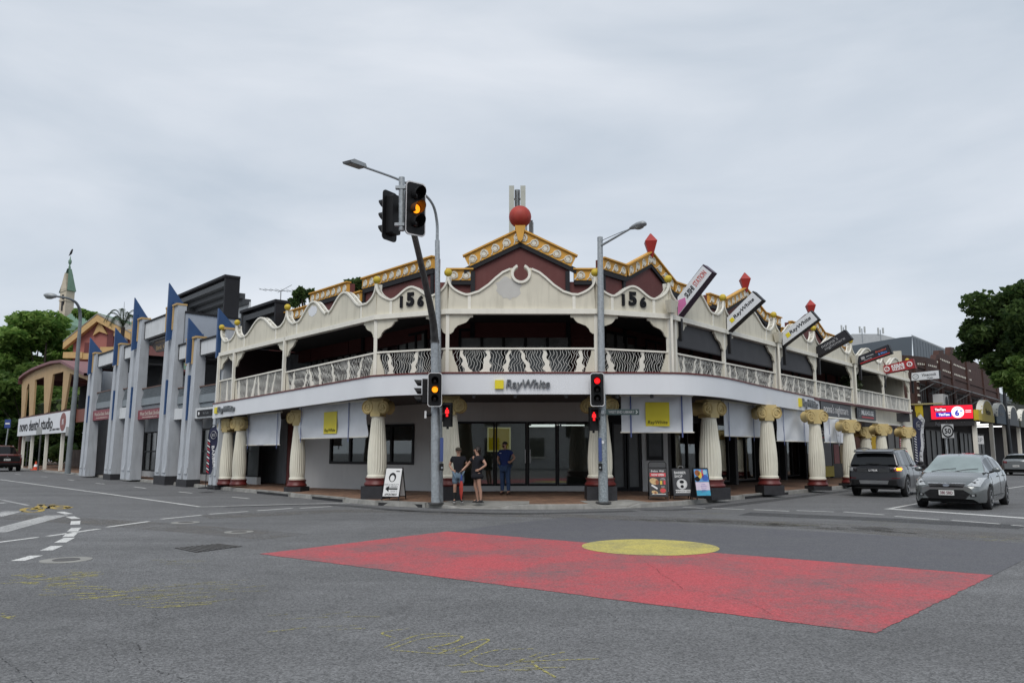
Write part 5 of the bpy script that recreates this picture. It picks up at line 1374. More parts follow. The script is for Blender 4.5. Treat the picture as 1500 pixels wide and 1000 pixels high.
# hanging board of the same shop, behind the columns
TH = TM @ Matrix.Translation((.2, 2.4, 0))
t = thing('shop_sign', 'tall dark price board under the awning behind the yellow feather flag', 'sign', tuple(TH @ Vector((1.6,0,1))))
part(MB(TH).box(0, 3.6, 0, .08, .9, 3.0), 'board', MATS['sign_navy_black'], t)
text('MILKHOUSE', .26, TH @ Matrix.Translation((1.8, -.003, 2.72)), 'lettering', LETW, t, .008, bold=.03, w=2.6)
part(MB(TH).box(.4, 3.2, -.008, -.002, 2.42, 2.5), 'red_stripe', MATS['stripe_red'], t)
for i in range(4): text(('Bacon Egg', '$8.50', '$6', '$9')[i], .17, TH @ Matrix.Translation((.9, -.003, 2.15-i*.33)), 'price', LETW, t, .006, align='LEFT')
part(MB(TH).box(-.1, 3.7, -.06, .14, .3, .88), 'yellow_counter', mat('counter_yellow', (.42,.33,.02), .6), t)
# yellow and red shop front beyond, with posters
TY = TM @ Matrix.Translation((4.6, 2.6, 0))
part(MB(TY).box(0, 3.9, 0, .2, .15, 3.2), 'poster_wall', mat('dark_poster_wall', (.03,.025,.02), .6, .4, 2), corner)
for i in range(3): part(MB(TY).box(.3+i*1.2, 1.3+i*1.2, -.02, -.003, 1.0, 2.1), 'poster', mat('poster_%d' % i, ((.25,.02,.02),(.3,.2,.05),(.04,.05,.06))[i], .5, .4, 5), corner)

# ------------------------------------------------------------------ white roll-down blinds under the fascia
def blind(T, x0, x1, z0, z1, label, logo=None, tilt=0.0, strap=(.14, .86), sag=0.0):
    c = T @ Vector(((x0+x1)/2, 0, z0)); t = thing('roller_blind', label, 'blind', tuple(c), 0, 'white roller blinds under the fascia')
    W = x1-x0; n, m_ = 10, 18
    rr = random.Random(int(abs(x0*100+z0*10+W*77)))
    ph = rr.uniform(0, 6)
    def pt(i, j):
        u, v = j/m_, i/n
        y = .03*math.sin(u*8+ph+v*3.5)*v + .02*math.sin(u*15+v*7+ph*2) + .014*math.sin(v*8-u*6)
        return (x0+W*u, y, z1+(z0-z1)*v + sl*(u-.5))
    sl = tilt
    A = [[pt(i, j) for j in range(m_+1)] for i in range(n+1)]
    mb = MB(T); mb.grid(A); mb.grid([[(x, y+.008, z) for x, y, z in r] for r in A[::-1]])
    cl_ = part(mb, 'blind_cloth', FABRIC, t, smooth=180)
    mb = MB(T); mb.tube([(x0-.04, 0, z0-tilt/2), (x1+.04, 0, z0+tilt/2)], .024, 8); part(mb, 'bottom_bar', TRIM, t)
    mb = MB(T); mb.tube([(x0-.04, .02, z1+.03-tilt/2), (x1+.04, .02, z1+.03+tilt/2)], .05, 8); part(mb, 'roller', TRIM, t)
    for s_ in strap:
        x = x0+W*s_; mb = MB(T); mb.box(x-.022, x+.022, -.045, -.04, z0-.16+tilt*(s_-.5), z1+tilt*(s_-.5)); part(mb, 'strap', BLUESTR, t)
    if logo:
        lx, lw, lz0, lz1 = logo
        lg = part(MB(T).box(x0+lx, x0+lx+lw, -.048, -.042, lz0, lz1), 'yellow_square', LOGOY, t)
        text('RayWhite', (lz1-lz0)*.19, T @ Matrix.Translation((x0+lx+lw*.5, -.049, lz0+(lz1-lz0)*.14)), 'lettering', INK, t, .003, shear=.17, w=lw*.83, bold=.012)
    return t
LB = lambda a, b, off: fr(lin(a, unit((-(b[1]-a[1]), b[0]-a[0])), off), (b[0]-a[0], b[1]-a[1]))
aL = lin(PT['d'], UL, 13.3)
TLb = fr(lin(PT['a'], NL, .62), (-UL[0], -UL[1])); xl = lambda px, py: on_plane(px, py, lin(PT['d'], NL, .62), UL)
def zr(px, py): return xl(px, py)[1]
X = lambda px, py: 13.3-xl(px, py)[0]
blind(TLb, X(361,630), X(410,630), (zr(359,653)+zr(410,650))/2, 3.24, 'plain white blind between the two columns at the far left', strap=(.09,.95))
x0, x1 = X(437,620), X(537.5,620)
zb = zr(486,641); s0 = X(475.8,620)-x0; w0 = X(494.8,620)-X(475.8,620)
blind(TLb, x0, x1, zb, 3.40, 'wide white blind with yellow square left of the tall signal pole', logo=(s0, w0, zr(485,635), zr(485,603)), strap=(.06,.77))
YB = 25.3
TF_ = Matrix.Translation((0, YB, 0)); XF = lambda px, py: aty_(px, py, YB)[0]; ZF = lambda px, py: aty_(px, py, YB)[1]
blind(TF_, XF(910,600), XF(1014,600), ZF(960,633), 3.44, 'white blind with big yellow square right of the shorter street lamp', logo=(XF(945,600)-XF(910,600), XF(980,600)-XF(945,600), ZF(960,624), ZF(960,589)), strap=(.13,.85))
RB0 = (6.95, 27.55)
TRb = fr(RB0, (.655,.756)); u_ = unit((.655,.756))
XR = lambda px, py: on_plane(px, py, RB0, u_)
blind(TRb, XR(1061,610)[0], XR(1114,610)[0], XR(1088,639)[1], 3.44, 'plain white blind right of the widest right column', strap=(.09,.76))
blind(TRb, XR(1137,610)[0], XR(1184,610)[0], XR(1160,646)[1], 3.44, 'plain white blind under the right end of the white fascia', strap=(.18,.82))
t = blind(TRb, XR(1206,610)[0], XR(1243,610)[0], XR(1225,648)[1], 3.2, 'white blind with faded shield crest under the black shop board', strap=(.17,.82))
xc = (XR(1206,610)[0]+XR(1243,610)[0])/2
CREST = mat('faded_crest_ink', (.42,.43,.46), .8, 0)
sh = [(xc+.42*a, 2.55+.62*b) for a, b in ((-.8,.75),(-.5,.9),(0,.98),(.5,.9),(.8,.75),(.8,.1),(.6,-.5),(0,-1),(-.6,-.5),(-.8,.1))]
part(MB(TRb).tube([(p[0], -.05, p[1]) for p in sh+sh[:1]], .014, 4), 'crest_outline', CREST, t)
for z in (2.8, 2.62, 2.44): text('ABC', .12, TRb @ Matrix.Translation((xc, -.05, z)), 'crest_lettering', CREST, t, .003)

# ------------------------------------------------------------------ tilted light-box signs on the right wing
def tilted(k, off, corners, draw, label, edge, face, sh=.0):
    """light box in the upright plane square to the shop front, corners sighted on that plane"""
    p = lin(PT[k], UR, off); u = OUTR
    P = [on_plane(*c, p, u) for c in corners]      # low-left, high-left, high-right, low-right
    x0, z0 = P[0]
    T = fr(p, u)
    cx = sum(a for a, _ in P)/4; cz = sum(b for _, b in P)/4
    c = T @ Vector((x0, 0, z0))
    t = thing('projecting_sign', label, 'sign', tuple(c), 0, 'tilted light boxes along the right wing')
    part(MB(T).prism(P, 0, .34), 'casing', edge, t)
    q = [(cx+(a-cx)*.955, cz+(b-cz)*.93) for a, b in P]
    part(MB(T).prism(q, -.012, -.001), 'face', face, t)
    part(MB(T).box(P[0][0]-.02, P[0][0]+.1, .08, .2, P[0][1]-.75, P[0][1]-.004), 'bracket', BLACK, t)
    mid0 = ((P[0][0]+P[1][0])/2, (P[0][1]+P[1][1])/2); mid1 = ((P[2][0]+P[3][0])/2, (P[2][1]+P[3][1])/2)
    ang = math.atan2(mid1[1]-mid0[1], mid1[0]-mid0[0]); L = math.hypot(mid1[0]-mid0[0], mid1[1]-mid0[1])
    nrm = abs((P[1][0]-P[0][0])*math.sin(ang)-(P[1][1]-P[0][1])*math.cos(ang))
    M = T @ Matrix.Translation((cx, -.014, cz)) @ Matrix.Rotation(-ang, 4, 'Y')
    draw(t, M, L, nrm, T, P)
    return t
FACEW = mat('lightbox_white', (.66,.68,.70), .4, .04)
PINK = mat('sign_pink', (.55,.16,.36), .5, .05); CORAL = mat('lettering_coral', (.55,.10,.07), .5, 0); PURP = mat('sign_purple_edge', (.03,.008,.03), .4, .05)
def d_sushi(t, M, L, h, T, P):
    a = P[0]; b = P[1]; d = ((P[3][0]-P[0][0])*.27, (P[3][1]-P[0][1])*.27)
    part(MB(T).prism([(a[0]+.04,a[1]+.1), (a[0]+d[0],a[1]+d[1]+.06), (b[0]+.3,b[1]-.05+.02), (b[0]+.04,b[1]-.1)], -.02, -.013), 'pink_panel', PINK, t)
    text('SUSHI', h*.42, M @ Matrix.Translation((-L*.09, 0, 0)), 'lettering', INK, t, .01, w=L*.24, bold=.02, shear=.1)
    text('STATION', h*.42, M @ Matrix.Translation((L*.24, 0, 0)), 'lettering', CORAL, t, .01, w=L*.34, bold=.0)
tilted('g', .55, [(992,466),(991.8,436),(1030,387),(1044,398)], d_sushi, 'white tilted light box with pink foot and coral lettering beside the second 156', PURP, FACEW)
def d_ray(t, M, L, h, T, P):
    part(MB(M).box(-L*.36, -L*.36+h*.36, -.008, 0, -h*.18, h*.18), 'yellow_square', LOGOY, t)
    text('RayWhite', h*.42, M @ Matrix.Translation((L*.07, 0, 0)), 'lettering', INK, t, .01, w=L*.62, shear=.12, bold=.01)
tilted('h', .2, [(1064.4,488),(1064,466),(1103,426),(1117,439)], d_ray, 'steeper of the two white tilted boxes with yellow square', BLACK, FACEW)
tilted('i', .55, [(1145.6,508),(1145.6,487),(1188,454.4),(1199,467)], d_ray, 'flatter of the two white tilted boxes with yellow square', BLACK, FACEW)
def d_nonna(t, M, L, h, T, P):
    text("nonna's", h*.36, M @ Matrix.Translation((-L*.05, 0, h*.2)), 'lettering', LETG2, t, .01, w=L*.5)
    text('nightmare', h*.36, M @ Matrix.Translation((L*.06, 0, -h*.2)), 'lettering', LETG2, t, .01, w=L*.62)
LETG2 = mat('lettering_mid_grey', (.35,.35,.36), .5, 0)
tilted('j', .2, [(1196,524.5),(1195.5,507.4),(1237.4,482.7),(1247.7,495.7)], d_nonna, 'black tilted light box with two lines of thin grey lettering', BLACK, MATS['sign_black'])
def d_print(t, M, L, h, T, P):
    part(MB(M).box(-L*.38, -L*.27, -.008, 0, -h*.08, h*.26), 'logo_square', LETG2, t)
    text('embroidery', h*.16, M @ Matrix.Translation((-L*.11, 0, h*.1)), 'small_lettering', LETW, t, .008)
    text('www.print.com', h*.13, M @ Matrix.Translation((-L*.2, 0, -h*.22)), 'small_lettering', LETW, t, .008)
    text('Printing', h*.3, M @ Matrix.Translation((L*.24, 0, h*.16)), 'lettering', CORAL, t, .01, w=L*.32, bold=.02)
    text('& More', h*.26, M @ Matrix.Translation((L*.26, 0, -h*.14)), 'lettering', mat('lettering_blue', (.1,.25,.6), .5, 0), t, .01, w=L*.26, bold=.02)
    part(MB(M).box(-L*.46, L*.45, -.008, 0, -h*.47, -h*.36), 'red_stripe', MATS['stripe_red'], t)
tilted('k', .6, [(1257,535),(1256,522),(1301,504.3),(1306.7,517)], d_print, 'navy tilted light box with red and blue lettering above the balcony plant', BLACK, MATS['sign_navy_black'])
KEB = mat('sign_kebab_red', (.36,.02,.025), .45, .05)
def d_keb(t, M, L, h, T, P):
    for z, s_ in ((.19, 'KEBAB'), (-.2, 'SIZZLE')): text(s_, h*.36, M @ Matrix.Translation((0, 0, h*z)), 'lettering', LETW, t, .01, w=L*.4, bold=.035)
    for x in (-.36, .36):
        part(MB(M).tube([(L*x+h*.27*math.cos(a*.4), -.01, h*.27*math.sin(a*.4)) for a in range(17)], .03, 4), 'round_emblem', LETW, t)
        text('S', h*.24, M @ Matrix.Translation((L*x, 0, 0)), 'emblem_letter', LETW, t, .008)
tilted('l', .2, [(1293,548),(1292.7,536),(1337,525),(1341,539)], d_keb, 'bright red tilted light box with two lines of white lettering', mat('red_edge', (.2,.012,.015), .5), KEB)
def d_vin(t, M, L, h, T, P):
    part(MB(M).tube([(-L*.33+h*.33*math.cos(a*.4), -.008, h*.3*math.sin(a*.4)) for a in range(17)], .016, 4), 'round_emblem', LETG, t)
    text('Viewed', h*.08, M @ Matrix.Translation((-L*.33, 0, 0)), 'emblem_lettering', LETG, t, .006)
    text('Vinecook', h*.34, M @ Matrix.Translation((L*.14, 0, h*.1)), 'lettering', INK, t, .01, w=L*.5, shear=.15)
    text('Music', h*.2, M @ Matrix.Translation((L*.16, 0, -h*.3)), 'small_lettering', INK, t, .008)
tilted('m', .1, [(1334.4,558),(1334.4,546),(1375.8,541.5),(1377,554.5)], d_vin, 'nearly level white light box with round emblem, last of the row', BLACK, FACEW)

# ------------------------------------------------------------------ traffic signals and street lamps
SIGB = mat('signal_black', (.007,.007,.008), .55, .1, spec=.3); SIGW = mat('signal_white_edge', (.62,.62,.62), .5, .05)
OFFL = mat('unlit_lens', (.015,.012,.012), .25, 0)
def lens_mat(n, c, e): return mat(n, c, .3, 0, emit=c, est=e)
AMB = lens_mat('amber_lens_lit', (1.0,.30,.01), 1.3); REDL = lens_mat('red_lens_lit', (1.0,.012,.015), 1.2)
AMBHOOD = mat('hood_painted_amber_glow', (.10,.035,.008), .5, 0)  # glow of the amber lens put into the cowl's own colour
def signal_head(parent, c, yaw, s, lit, nm='signal_head', board=True, off=0):
    """three aspect head; local front is -y"""
    M = Matrix.Translation(c) @ Matrix.Rotation(yaw, 4, 'Z')
    mb = MB(M)
    w, h = .33*s, .98*s
    def rr(w, h, r, n=5):
        o = []
        for cx, cz, a0 in ((w/2-r, h/2-r, 0), (-w/2+r, h/2-r, 90), (-w/2+r, -h/2+r, 180), (w/2-r, -h/2+r, 270)):
            o += [(cx+r*math.cos(R(a0+90*i/n)), cz+r*math.sin(R(a0+90*i/n))) for i in range(n+1)]
        return o
    mb.prism(rr(w*.82, h*.9, .05*s), .01, .2*s); head = part(mb, nm, SIGB, parent)
    if board:
        part(MB(M).prism(rr(w*1.42, h*1.14, .09*s), -.01, .008), 'target_board', SIGB, head)
        o_ = rr(w*1.42, h*1.14, .09*s); i_ = rr(w*1.30, h*1.09, .08*s)
        mb = MB(M); mb.grid([[(x, -.016, z) for x, z in o_+o_[:1]], [(x, -.016, z) for x, z in i_+i_[:1]]][::-1]); part(mb, 'white_border', SIGW, head)
    for i, z in enumerate((.29*s, 0, -.29*s)):
        on = lit and lit[0] == i
        Mz = M @ Matrix.Translation((0, -.02, z)) @ Matrix.Rotation(R(90), 4, 'X')
        mb = MB(Mz); mb.lathe([(.098*s, .0), (.085*s, .02*s), (.05*s, .034*s), (.005, .04*s)], 18); part(mb, 'lens', lit[1] if on else OFFL, head, smooth=180)
        # cowl: open below, longer above
        a_ = [(.112*s*math.cos(R(a)), .112*s*math.sin(R(a))) for a in range(-50, 231, 14)]
        mb = MB(M @ Matrix.Translation((0, -.012, z)))
        ln = [.27*s*(.45+.55*max(0, math.sin(R(a)) *.5+.5)) for a in range(-50, 231, 14)]
        mb.grid([[(x, 0, zz) for x, zz in a_], [(x, -l_, zz) for (x, zz), l_ in zip(a_, ln)]]); mb.grid([[(x*1.06, -l_, zz*1.06) for (x, zz), l_ in zip(a_, ln)], [(x*1.06, 0, zz*1.06) for x, zz in a_]])
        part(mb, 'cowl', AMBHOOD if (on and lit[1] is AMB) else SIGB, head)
    return head
def ped_head(parent, c, yaw):
    M = Matrix.Translation(c) @ Matrix.Rotation(yaw, 4, 'Z')
    head = part(MB(M).box(-.13, .13, .0, .2, -.36, .36), 'pedestrian_head', SIGB, parent)
    for z, lit in ((.17, 0), (-.12, 0)):
        part(MB(M).box(-.125, .125, -.14, -.003, z+.115, z+.135), 'cowl', SIGB, head)
        for x in (-.13, .11): part(MB(M).box(x, x+.02, -.12, -.003, z-.1, z+.115), 'cowl', SIGB, head)
    # red standing figure in the upper window
    mb = MB(M); z = .06
    mb.ball((0,-.02,z+.115), .028, 10); mb.prism([(-.05,z+.08),(.05,z+.08),(.06,z-.02),(.035,z-.02),(.03,z-.12),(.005,z-.12),(0,z-.04),(-.005,z-.12),(-.03,z-.12),(-.035,z-.02),(-.06,z-.02)], -.025, -.01)
    part(mb, 'red_figure', REDL, head)
    part(MB(M).box(-.03, .03, .05, .12, -.43, -.361), 'head_foot', SIGB, head)
def push_button(parent, T):
    part(MB(T).box(-.055, .055, -.07, .0, .98, 1.18), 'push_button_box', SIGB, parent)
    part(MB(T).lathe([(.03,0),(.03,.02)], 10, (0,0,0), Matrix.Translation((0,-.071,1.06)) @ Matrix.Rotation(R(90),4,'X')), 'button', GALV, parent)
    part(MB(T).box(-.05, .05, -.03, -.0, 1.25, 1.95), 'blue_plate', mat('button_plate_blue', (.05,.08,.22), .5), parent)
py0 = 23.95
px0 = upright(638.3, 735, py0)[0]
pole = thing('traffic_signal', 'tall signal pole with outreach arm over the road, amber lit', 'traffic light', (px0, py0, .12))
def P3(px, py, Y): x, z = upright(px, py, Y); return Vector((x, Y, z))
base = Vector((px0, py0, .13))
# heavy lower post, curving at its head into the arm that reaches out over the carriageway
bend = P3(637, 500, py0)
tip = P3(596, 300, 15.6)
part(MB().tube([base, base.lerp(bend, .5), bend], [.138, .13, .125], 16), 'lower_post', GALV, pole, smooth=60)
mid1 = P3(634, 468, py0-.55); mid2 = P3(626, 428, py0-1.9)
arm = smooth_path([bend, mid1, mid2, P3(612, 366, 20.0), tip], 6)
part(MB().tube(arm, [.124-.056*i/(len(arm)-1) for i in range(len(arm))], 14), 'outreach_arm', GALVD, pole, smooth=60)
part(MB().tube([bend+Vector((0,0,-.05)), bend+Vector((0,0,.05))], .14, 16), 'collar', GALVD, pole)
stub0, stub1 = P3(588.5, 338, 15.5), P3(588.5, 260, 15.5)
part(MB().tube([stub0, stub1], .062, 12), 'head_stub', GALV, pole, smooth=60)
part(MB().tube([stub0+Vector((-.02,-.02,.0)), tip], .04, 8), 'stub_clamp', GALV, pole)
for z in (.12, .9): part(MB().cbox((stub0.x+.02, 15.48, stub0.z+z), (.32,.1,.06)), 'clamp_bracket', GALV, pole)
c1 = P3(608.5, 306, 15.35); signal_head(pole, c1, R(38), 1.0, (1, AMB))
c2 = P3(571, 316.5, 15.75); signal_head(pole, c2, R(-122), .94, None)
# lower heads on the post
c3 = P3(637, 570.5, py0-.33); signal_head(pole, c3, R(6), .92, (1, AMB))
c4 = P3(618, 573, py0-.08); signal_head(pole, c4, R(-84), .86, None, board=False)
part(MB().cbox((px0, py0-.14, c3.z), (.12,.16,.9)), 'head_bracket', SIGB, pole)
c5 = P3(655, 607, py0-.18); ped_head(pole, c5, R(-8))
part(MB().tube([(px0+.1, py0-.08, c5.z+.25), (c5.x-.08, c5.y+.1, c5.z+.25)], .025, 6), 'head_bracket', SIGB, pole)
lt = P3(623.5, 607, py0-.05)
part(MB().cbox((lt.x, lt.y, lt.z), (.06,.12,.22)), 'sensor_box', SIGW, pole); part(MB().tube([(lt.x,lt.y,lt.z),(px0,py0,lt.z)], .05, 8), 'sensor_arm', SIGB, pole)
push_button(pole, Matrix.Translation((px0+.16, py0-.1, .13)) @ Matrix.Rotation(R(20), 4, 'Z'))
part(MB().lathe([(.24,.125),(.24,.16),(.17,.165)], 16, (px0, py0, 0)), 'base_plate', GALVD, pole)
# street lamp that rises from the same footing line, just behind the signal post
lx, ly = px0+.08, py0+.42
lamp = thing('street_lamp', 'slender grey street lamp with long curved arm reaching left over the road', 'street lamp', (lx, ly, .14))
top_ = P3(640.5, 352, ly)
part(MB().tube([(lx, ly, .1), (top_.x, ly, top_.z)], [.115, .075], 12), 'lamp_post', GALV, lamp, smooth=60)
curve = smooth_path([top_, P3(640, 325, ly-.1), P3(634, 300, ly-.5), P3(618, 282, ly-1.2), P3(586, 264, ly-2.2), P3(530, 243.5, ly-3.6)], 6)
part(MB().tube(curve, [.05-.018*i/(len(curve)-1) for i in range(len(curve))], 10), 'curved_arm', GALV, lamp, smooth=60)
e = P3(530, 243.5, ly-3.6); f_ = P3(508, 236, ly-4.1)
d = (f_-e).normalized()
Ml = Matrix.Translation(e+d*.25) @ d.to_track_quat('X', 'Z').to_matrix().to_4x4()
part(MB(Ml).prism([(-.3,-.05),(.32,-.05),(.36,.0),(.2,.07),(-.25,.05)], -.15, .15), 'lamp_head', mat('lamp_head_grey', (.30,.32,.33), .4, .1, metal=.3), lamp)
part(MB(Ml).box(-.2, .28, -.12, .12, -.065, -.052), 'lamp_glass', mat('lamp_lens_dull', (.22,.23,.22), .2, .05), lamp)
part(MB(Ml).lathe([(.03,.05),(.035,.12)], 8, (.05,0,0)), 'light_sensor', BLUESTR, lamp)
# right pole: signal and lamp on one column
qx, qy = ground(884, 735, .15)
lamp2 = thing('traffic_signal', 'shorter signal and lamp pole with red light before the right door column', 'traffic light', (qx, qy, .12))
t2 = P3(879, 352, qy)
part(MB().tube([(qx, qy, .1), (qx, qy, 4.0)], [.15, .125], 14), 'lower_post', mat('stickered_steel', (.30,.34,.36), .55, .55, 22, metal=.2, dirt=.5, grime=(.42,.43,.44)), lamp2, smooth=60)
part(MB().tube([(qx, qy, 4.0), (t2.x, qy, t2.z)], [.118, .085], 14), 'lamp_post', GALV, lamp2, smooth=60)
part(MB().lathe([(.09, t2.z-.02), (.09, t2.z+.1), (.02, t2.z+.13)], 12, (t2.x, qy, 0)), 'post_cap', GALV, lamp2)
a0, a1 = P3(880, 360, qy), P3(925, 334, qy-1.6)
part(MB().tube([a0, a1], [.04,.03], 8), 'lamp_arm', GALV, lamp2); part(MB().tube([P3(880, 353, qy), P3(905, 342, qy-.9), a1], .012, 6), 'stay_rod', GALV, lamp2)
d = (P3(949, 325, qy-2.3)-a1).normalized()
Ml = Matrix.Translation(a1+d*.28) @ d.to_track_quat('X', 'Z').to_matrix().to_4x4()
mb = MB(Ml); mb.lathe([(.01,-.32),(.07,-.3),(.12,-.1),(.15,.1),(.13,.3),(.05,.38),(.01,.39)], 14, (0,0,0), Matrix.Rotation(R(90),4,'Y') @ Matrix.Diagonal((.62,1,1,1)))
part(mb, 'lamp_head', MATS['lamp_head_grey'], lamp2, smooth=50)
mb = MB(Ml); mb.ball((.1,0,-.06), .13, 12, (1.5,.9,.5)); part(mb, 'lamp_glass', MATS['lamp_lens_dull'], lamp2, smooth=180)
signal_head(lamp2, P3(875, 570.5, qy-.3), R(-7), .92, (0, REDL)); part(MB().cbox((qx-.12, qy-.14, P3(875,570,qy).z), (.14,.2,.8)), 'head_bracket', SIGB, lamp2)
ped_head(lamp2, P3(870, 613, qy-.2), R(6)); part(MB().cbox((qx-.16, qy-.08, P3(870,613,qy).z), (.2,.06,.08)), 'head_bracket', SIGB, lamp2)
push_button(lamp2, Matrix.Translation((qx-.09, qy-.15, .13)) @ Matrix.Rotation(R(-12), 4, 'Z'))
part(MB().lathe([(.24,.125),(.24,.16),(.17,.165)], 16, (qx, qy, 0)), 'base_plate', GALVD, lamp2)
part(MB().lathe([(.05,0),(.05,.004)], 12, (0,0,0), Matrix.Translation((qx-.02, qy-.142, 1.95)) @ Matrix.Rotation(R(90),4,'X')), 'round_sticker', LETW, lamp2)
# street name style guide sign
SGN = mat('guide_sign_green_black', (.025,.045,.045), .5, .05)
sx0, sz0 = upright(888, 607.5, qy-.2); sx1, sz1 = upright(936, 599, qy-.2)
t = thing('guide_sign', 'narrow dark green sign pointing right on the shorter signal pole', 'sign', (sx0, qy-.2, sz0))
part(MB().box(sx0, sx1, qy-.215, qy-.185, sz0, sz1), 'sign_blade', SGN, t)
part(MB().box(qx-.05, qx+.05, qy-.184, qy-.1, sz0+.03, sz1-.03), 'sign_clamp', GALV, t)
text('WEST END LIBRARY', (sz1-sz0)*.45, Matrix.Translation(((sx0+sx1)/2-.04, qy-.216, (sz0+sz1)/2)), 'lettering', LETG2, t, .004, w=(sx1-sx0)*.78)
part(MB(Matrix.Translation((sx1-.07, qy-.22, (sz0+sz1)/2))).tube([(-.03,0,.05),(.02,0,0),(-.03,0,-.05)], .009, 4), 'chevron', LETW, t)
# far left street lamp, by the tan verandah building
fx, fy = ground(99, 692.5, .15)
lamp3 = thing('street_lamp', 'old grey street lamp with curved bracket before the tan verandah building', 'street lamp', (fx, fy, .12))
part(MB().tube([(fx, fy, .1), P3(111, 560, fy), P3(117.5, 470, fy)], [.20,.16,.11], 12), 'lamp_post', mat('pole_dark_grey', (.17,.19,.20), .6, .25, 2), lamp3, smooth=60)
cv = smooth_path([P3(117.5, 470, fy), P3(117, 456, fy-.2), P3(112, 444, fy-.8), P3(100, 437, fy-1.6), P3(83, 434, fy-2.4)], 6)
part(MB().tube(cv, [.12-.05*i/(len(cv)-1) for i in range(len(cv))], 8), 'curved_arm', MATS['pole_dark_grey'], lamp3, smooth=60)
e = P3(74, 433, fy-2.9)
mb = MB(Matrix.Translation(e) @ Matrix.Rotation(R(4), 4, 'Y')); mb.ball((0,0,0), .5, 14, (1.0,.55,.38)); part(mb, 'lamp_head', MATS['lamp_head_grey'], lamp3, smooth=180)
mb = MB(Matrix.Translation(e)); mb.ball((-.05,0,-.1), .38, 12, (.9,.5,.4)); part(mb, 'lamp_glass', MATS['lamp_lens_dull'], lamp3, smooth=180)
# far right street lamp
gx, gy = on_plane(1474, 650, AW, KUR), 0
gp_ = TA @ Vector((gx[0], -.3, 0)); Yr = gp_.y
lamp4 = thing('street_lamp', 'dark curved street lamp at right in front of the big tree', 'street lamp', (gp_.x, gp_.y, .12))
DPO = mat('pole_charcoal', (.05,.055,.06), .5, .15)
part(MB().tube([(gp_.x, gp_.y, .1), P3(1472, 590, Yr), P3(1470, 540, Yr)], [.2,.15,.11], 10), 'lamp_post', DPO, lamp4, smooth=60)
cv = smooth_path([P3(1470, 545, Yr), P3(1471, 530, Yr), P3(1478, 519, Yr-.2), P3(1490, 515, Yr-.8), P3(1512, 514, Yr-2)], 6)
part(MB().tube(cv, [.11-.04*i/(len(cv)-1) for i in range(len(cv))], 8), 'curved_arm', DPO, lamp4, smooth=60)
part(MB(Matrix.Translation(P3(1518, 514, Yr-2.5))).ball((0,0,0), .42, 12, (1,.5,.35)), 'lamp_head', MATS['lamp_head_grey'], lamp4, smooth=180)

# ------------------------------------------------------------------ small road signs
def sign_post(px, py, ztop, wd, label, cat='sign', nm='road_sign', Y=None):
    x, y = ground(px, py, .15)
    t = thing(nm, label, cat, (x, y, .12)); part(MB().tube([(x,y,.1),(x,y,ztop)], wd, 8), 'post', GALV, t); return t, x, y
p50 = TA @ Vector((on_plane(1391, 650, AW, KUR)[0], .2, 0)); Y50 = p50.y
t = thing('speed_sign', 'square white fifty speed sign on a post before the dark shop front', 'sign', (p50.x, p50.y, .12))
a, b = upright(1380, 641, Y50-.1), upright(1394, 621, Y50-.1)
part(MB().tube([(p50.x, p50.y, .1), (p50.x, p50.y, b[1])], .045, 8), 'post', GALV, t)
part(MB().box(a[0], b[0]+.1, Y50-.12, Y50-.09, a[1], b[1]), 'sign_plate', mat('sign_dull_white', (.42,.43,.43), .6, .1), t)
cx, cz = (a[0]+b[0]+.1)/2, (a[1]+b[1])/2
part(MB().tube([(cx+.37*math.cos(i*.2618), Y50-.13, cz+.4*math.sin(i*.2618)) for i in range(25)], .045, 5, caps=False), 'speed_ring', INK, t)
text('50', .36, Matrix.Translation((cx, Y50-.125, cz)), 'speed_digits', INK, t, .008, bold=.02, w=.46)
# parking plate on an awning post
pp = TA @ Vector((on_plane(1437, 640, AW, KUR)[0], -.1, 0)); a, b = upright(1430, 650, pp.y), upright(1440, 638, pp.y)
t = thing('parking_sign', 'small white parking plate on the front awning post', 'sign', (pp.x, pp.y, a[1])); part(MB().box(a[0], b[0], pp.y-.05, pp.y-.02, a[1], b[1]), 'sign_plate', SIGW, t)
text('2P', .3, Matrix.Translation(((a[0]+b[0])/2, pp.y-.051, (a[1]+b[1])/2)), 'lettering', LETG, t, .005)
# far left: blue bus plate, grey sign backs, a traffic cone
x, y = ground(10, 684, .15)
t = thing('bus_stop_sign', 'small blue sign on a thin bent post behind the red truck', 'sign', (x, y, .12))
zt = upright(11, 625, y)
part(MB().tube([(x-.25,y,.1),(zt[0],y,zt[1]-1.8),(zt[0]+.1,y,zt[1])], .07, 6), 'post', GALV, t)
part(MB().box(zt[0]-.25, zt[0]+.35, y-.12, y-.06, zt[1]-.1, zt[1]+.75), 'sign_plate', mat('bus_sign_blue', (.02,.05,.22), .5, .1), t)
part(MB().box(zt[0]-.17, zt[0]+.27, y-.13, y-.121, zt[1]+.25, zt[1]+.42), 'sign_band', SIGW, t)
def back_sign(px, pyb, pl, pt, pr, pbm, label):
    x, y = ground(px, pyb, .15); a, b = upright(pl, pbm, y-.1), upright(pr, pt, y-.1)
    t = thing('road_sign', label, 'sign', (x, y, .12)); part(MB().tube([(x,y,.1),(x,y,b[1])], .07, 6), 'post', GALVD, t)
    part(MB().box(a[0], b[0], y-.13, y-.09, a[1], b[1]), 'sign_back', mat('sign_back_grey', (.30,.31,.31), .5, .15), t)
back_sign(55.5, 688, 53, 625, 62, 636, 'grey back of a small road sign beside the orange cone')
back_sign(38, 684, 33, 638, 47, 646, 'grey back of a low road sign farthest up the left street')
back_sign(97.5, 690.5, 96, 625, 104, 638, 'grey sign back just beside the old curved street lamp')
x, y = ground(52, 688, .14)
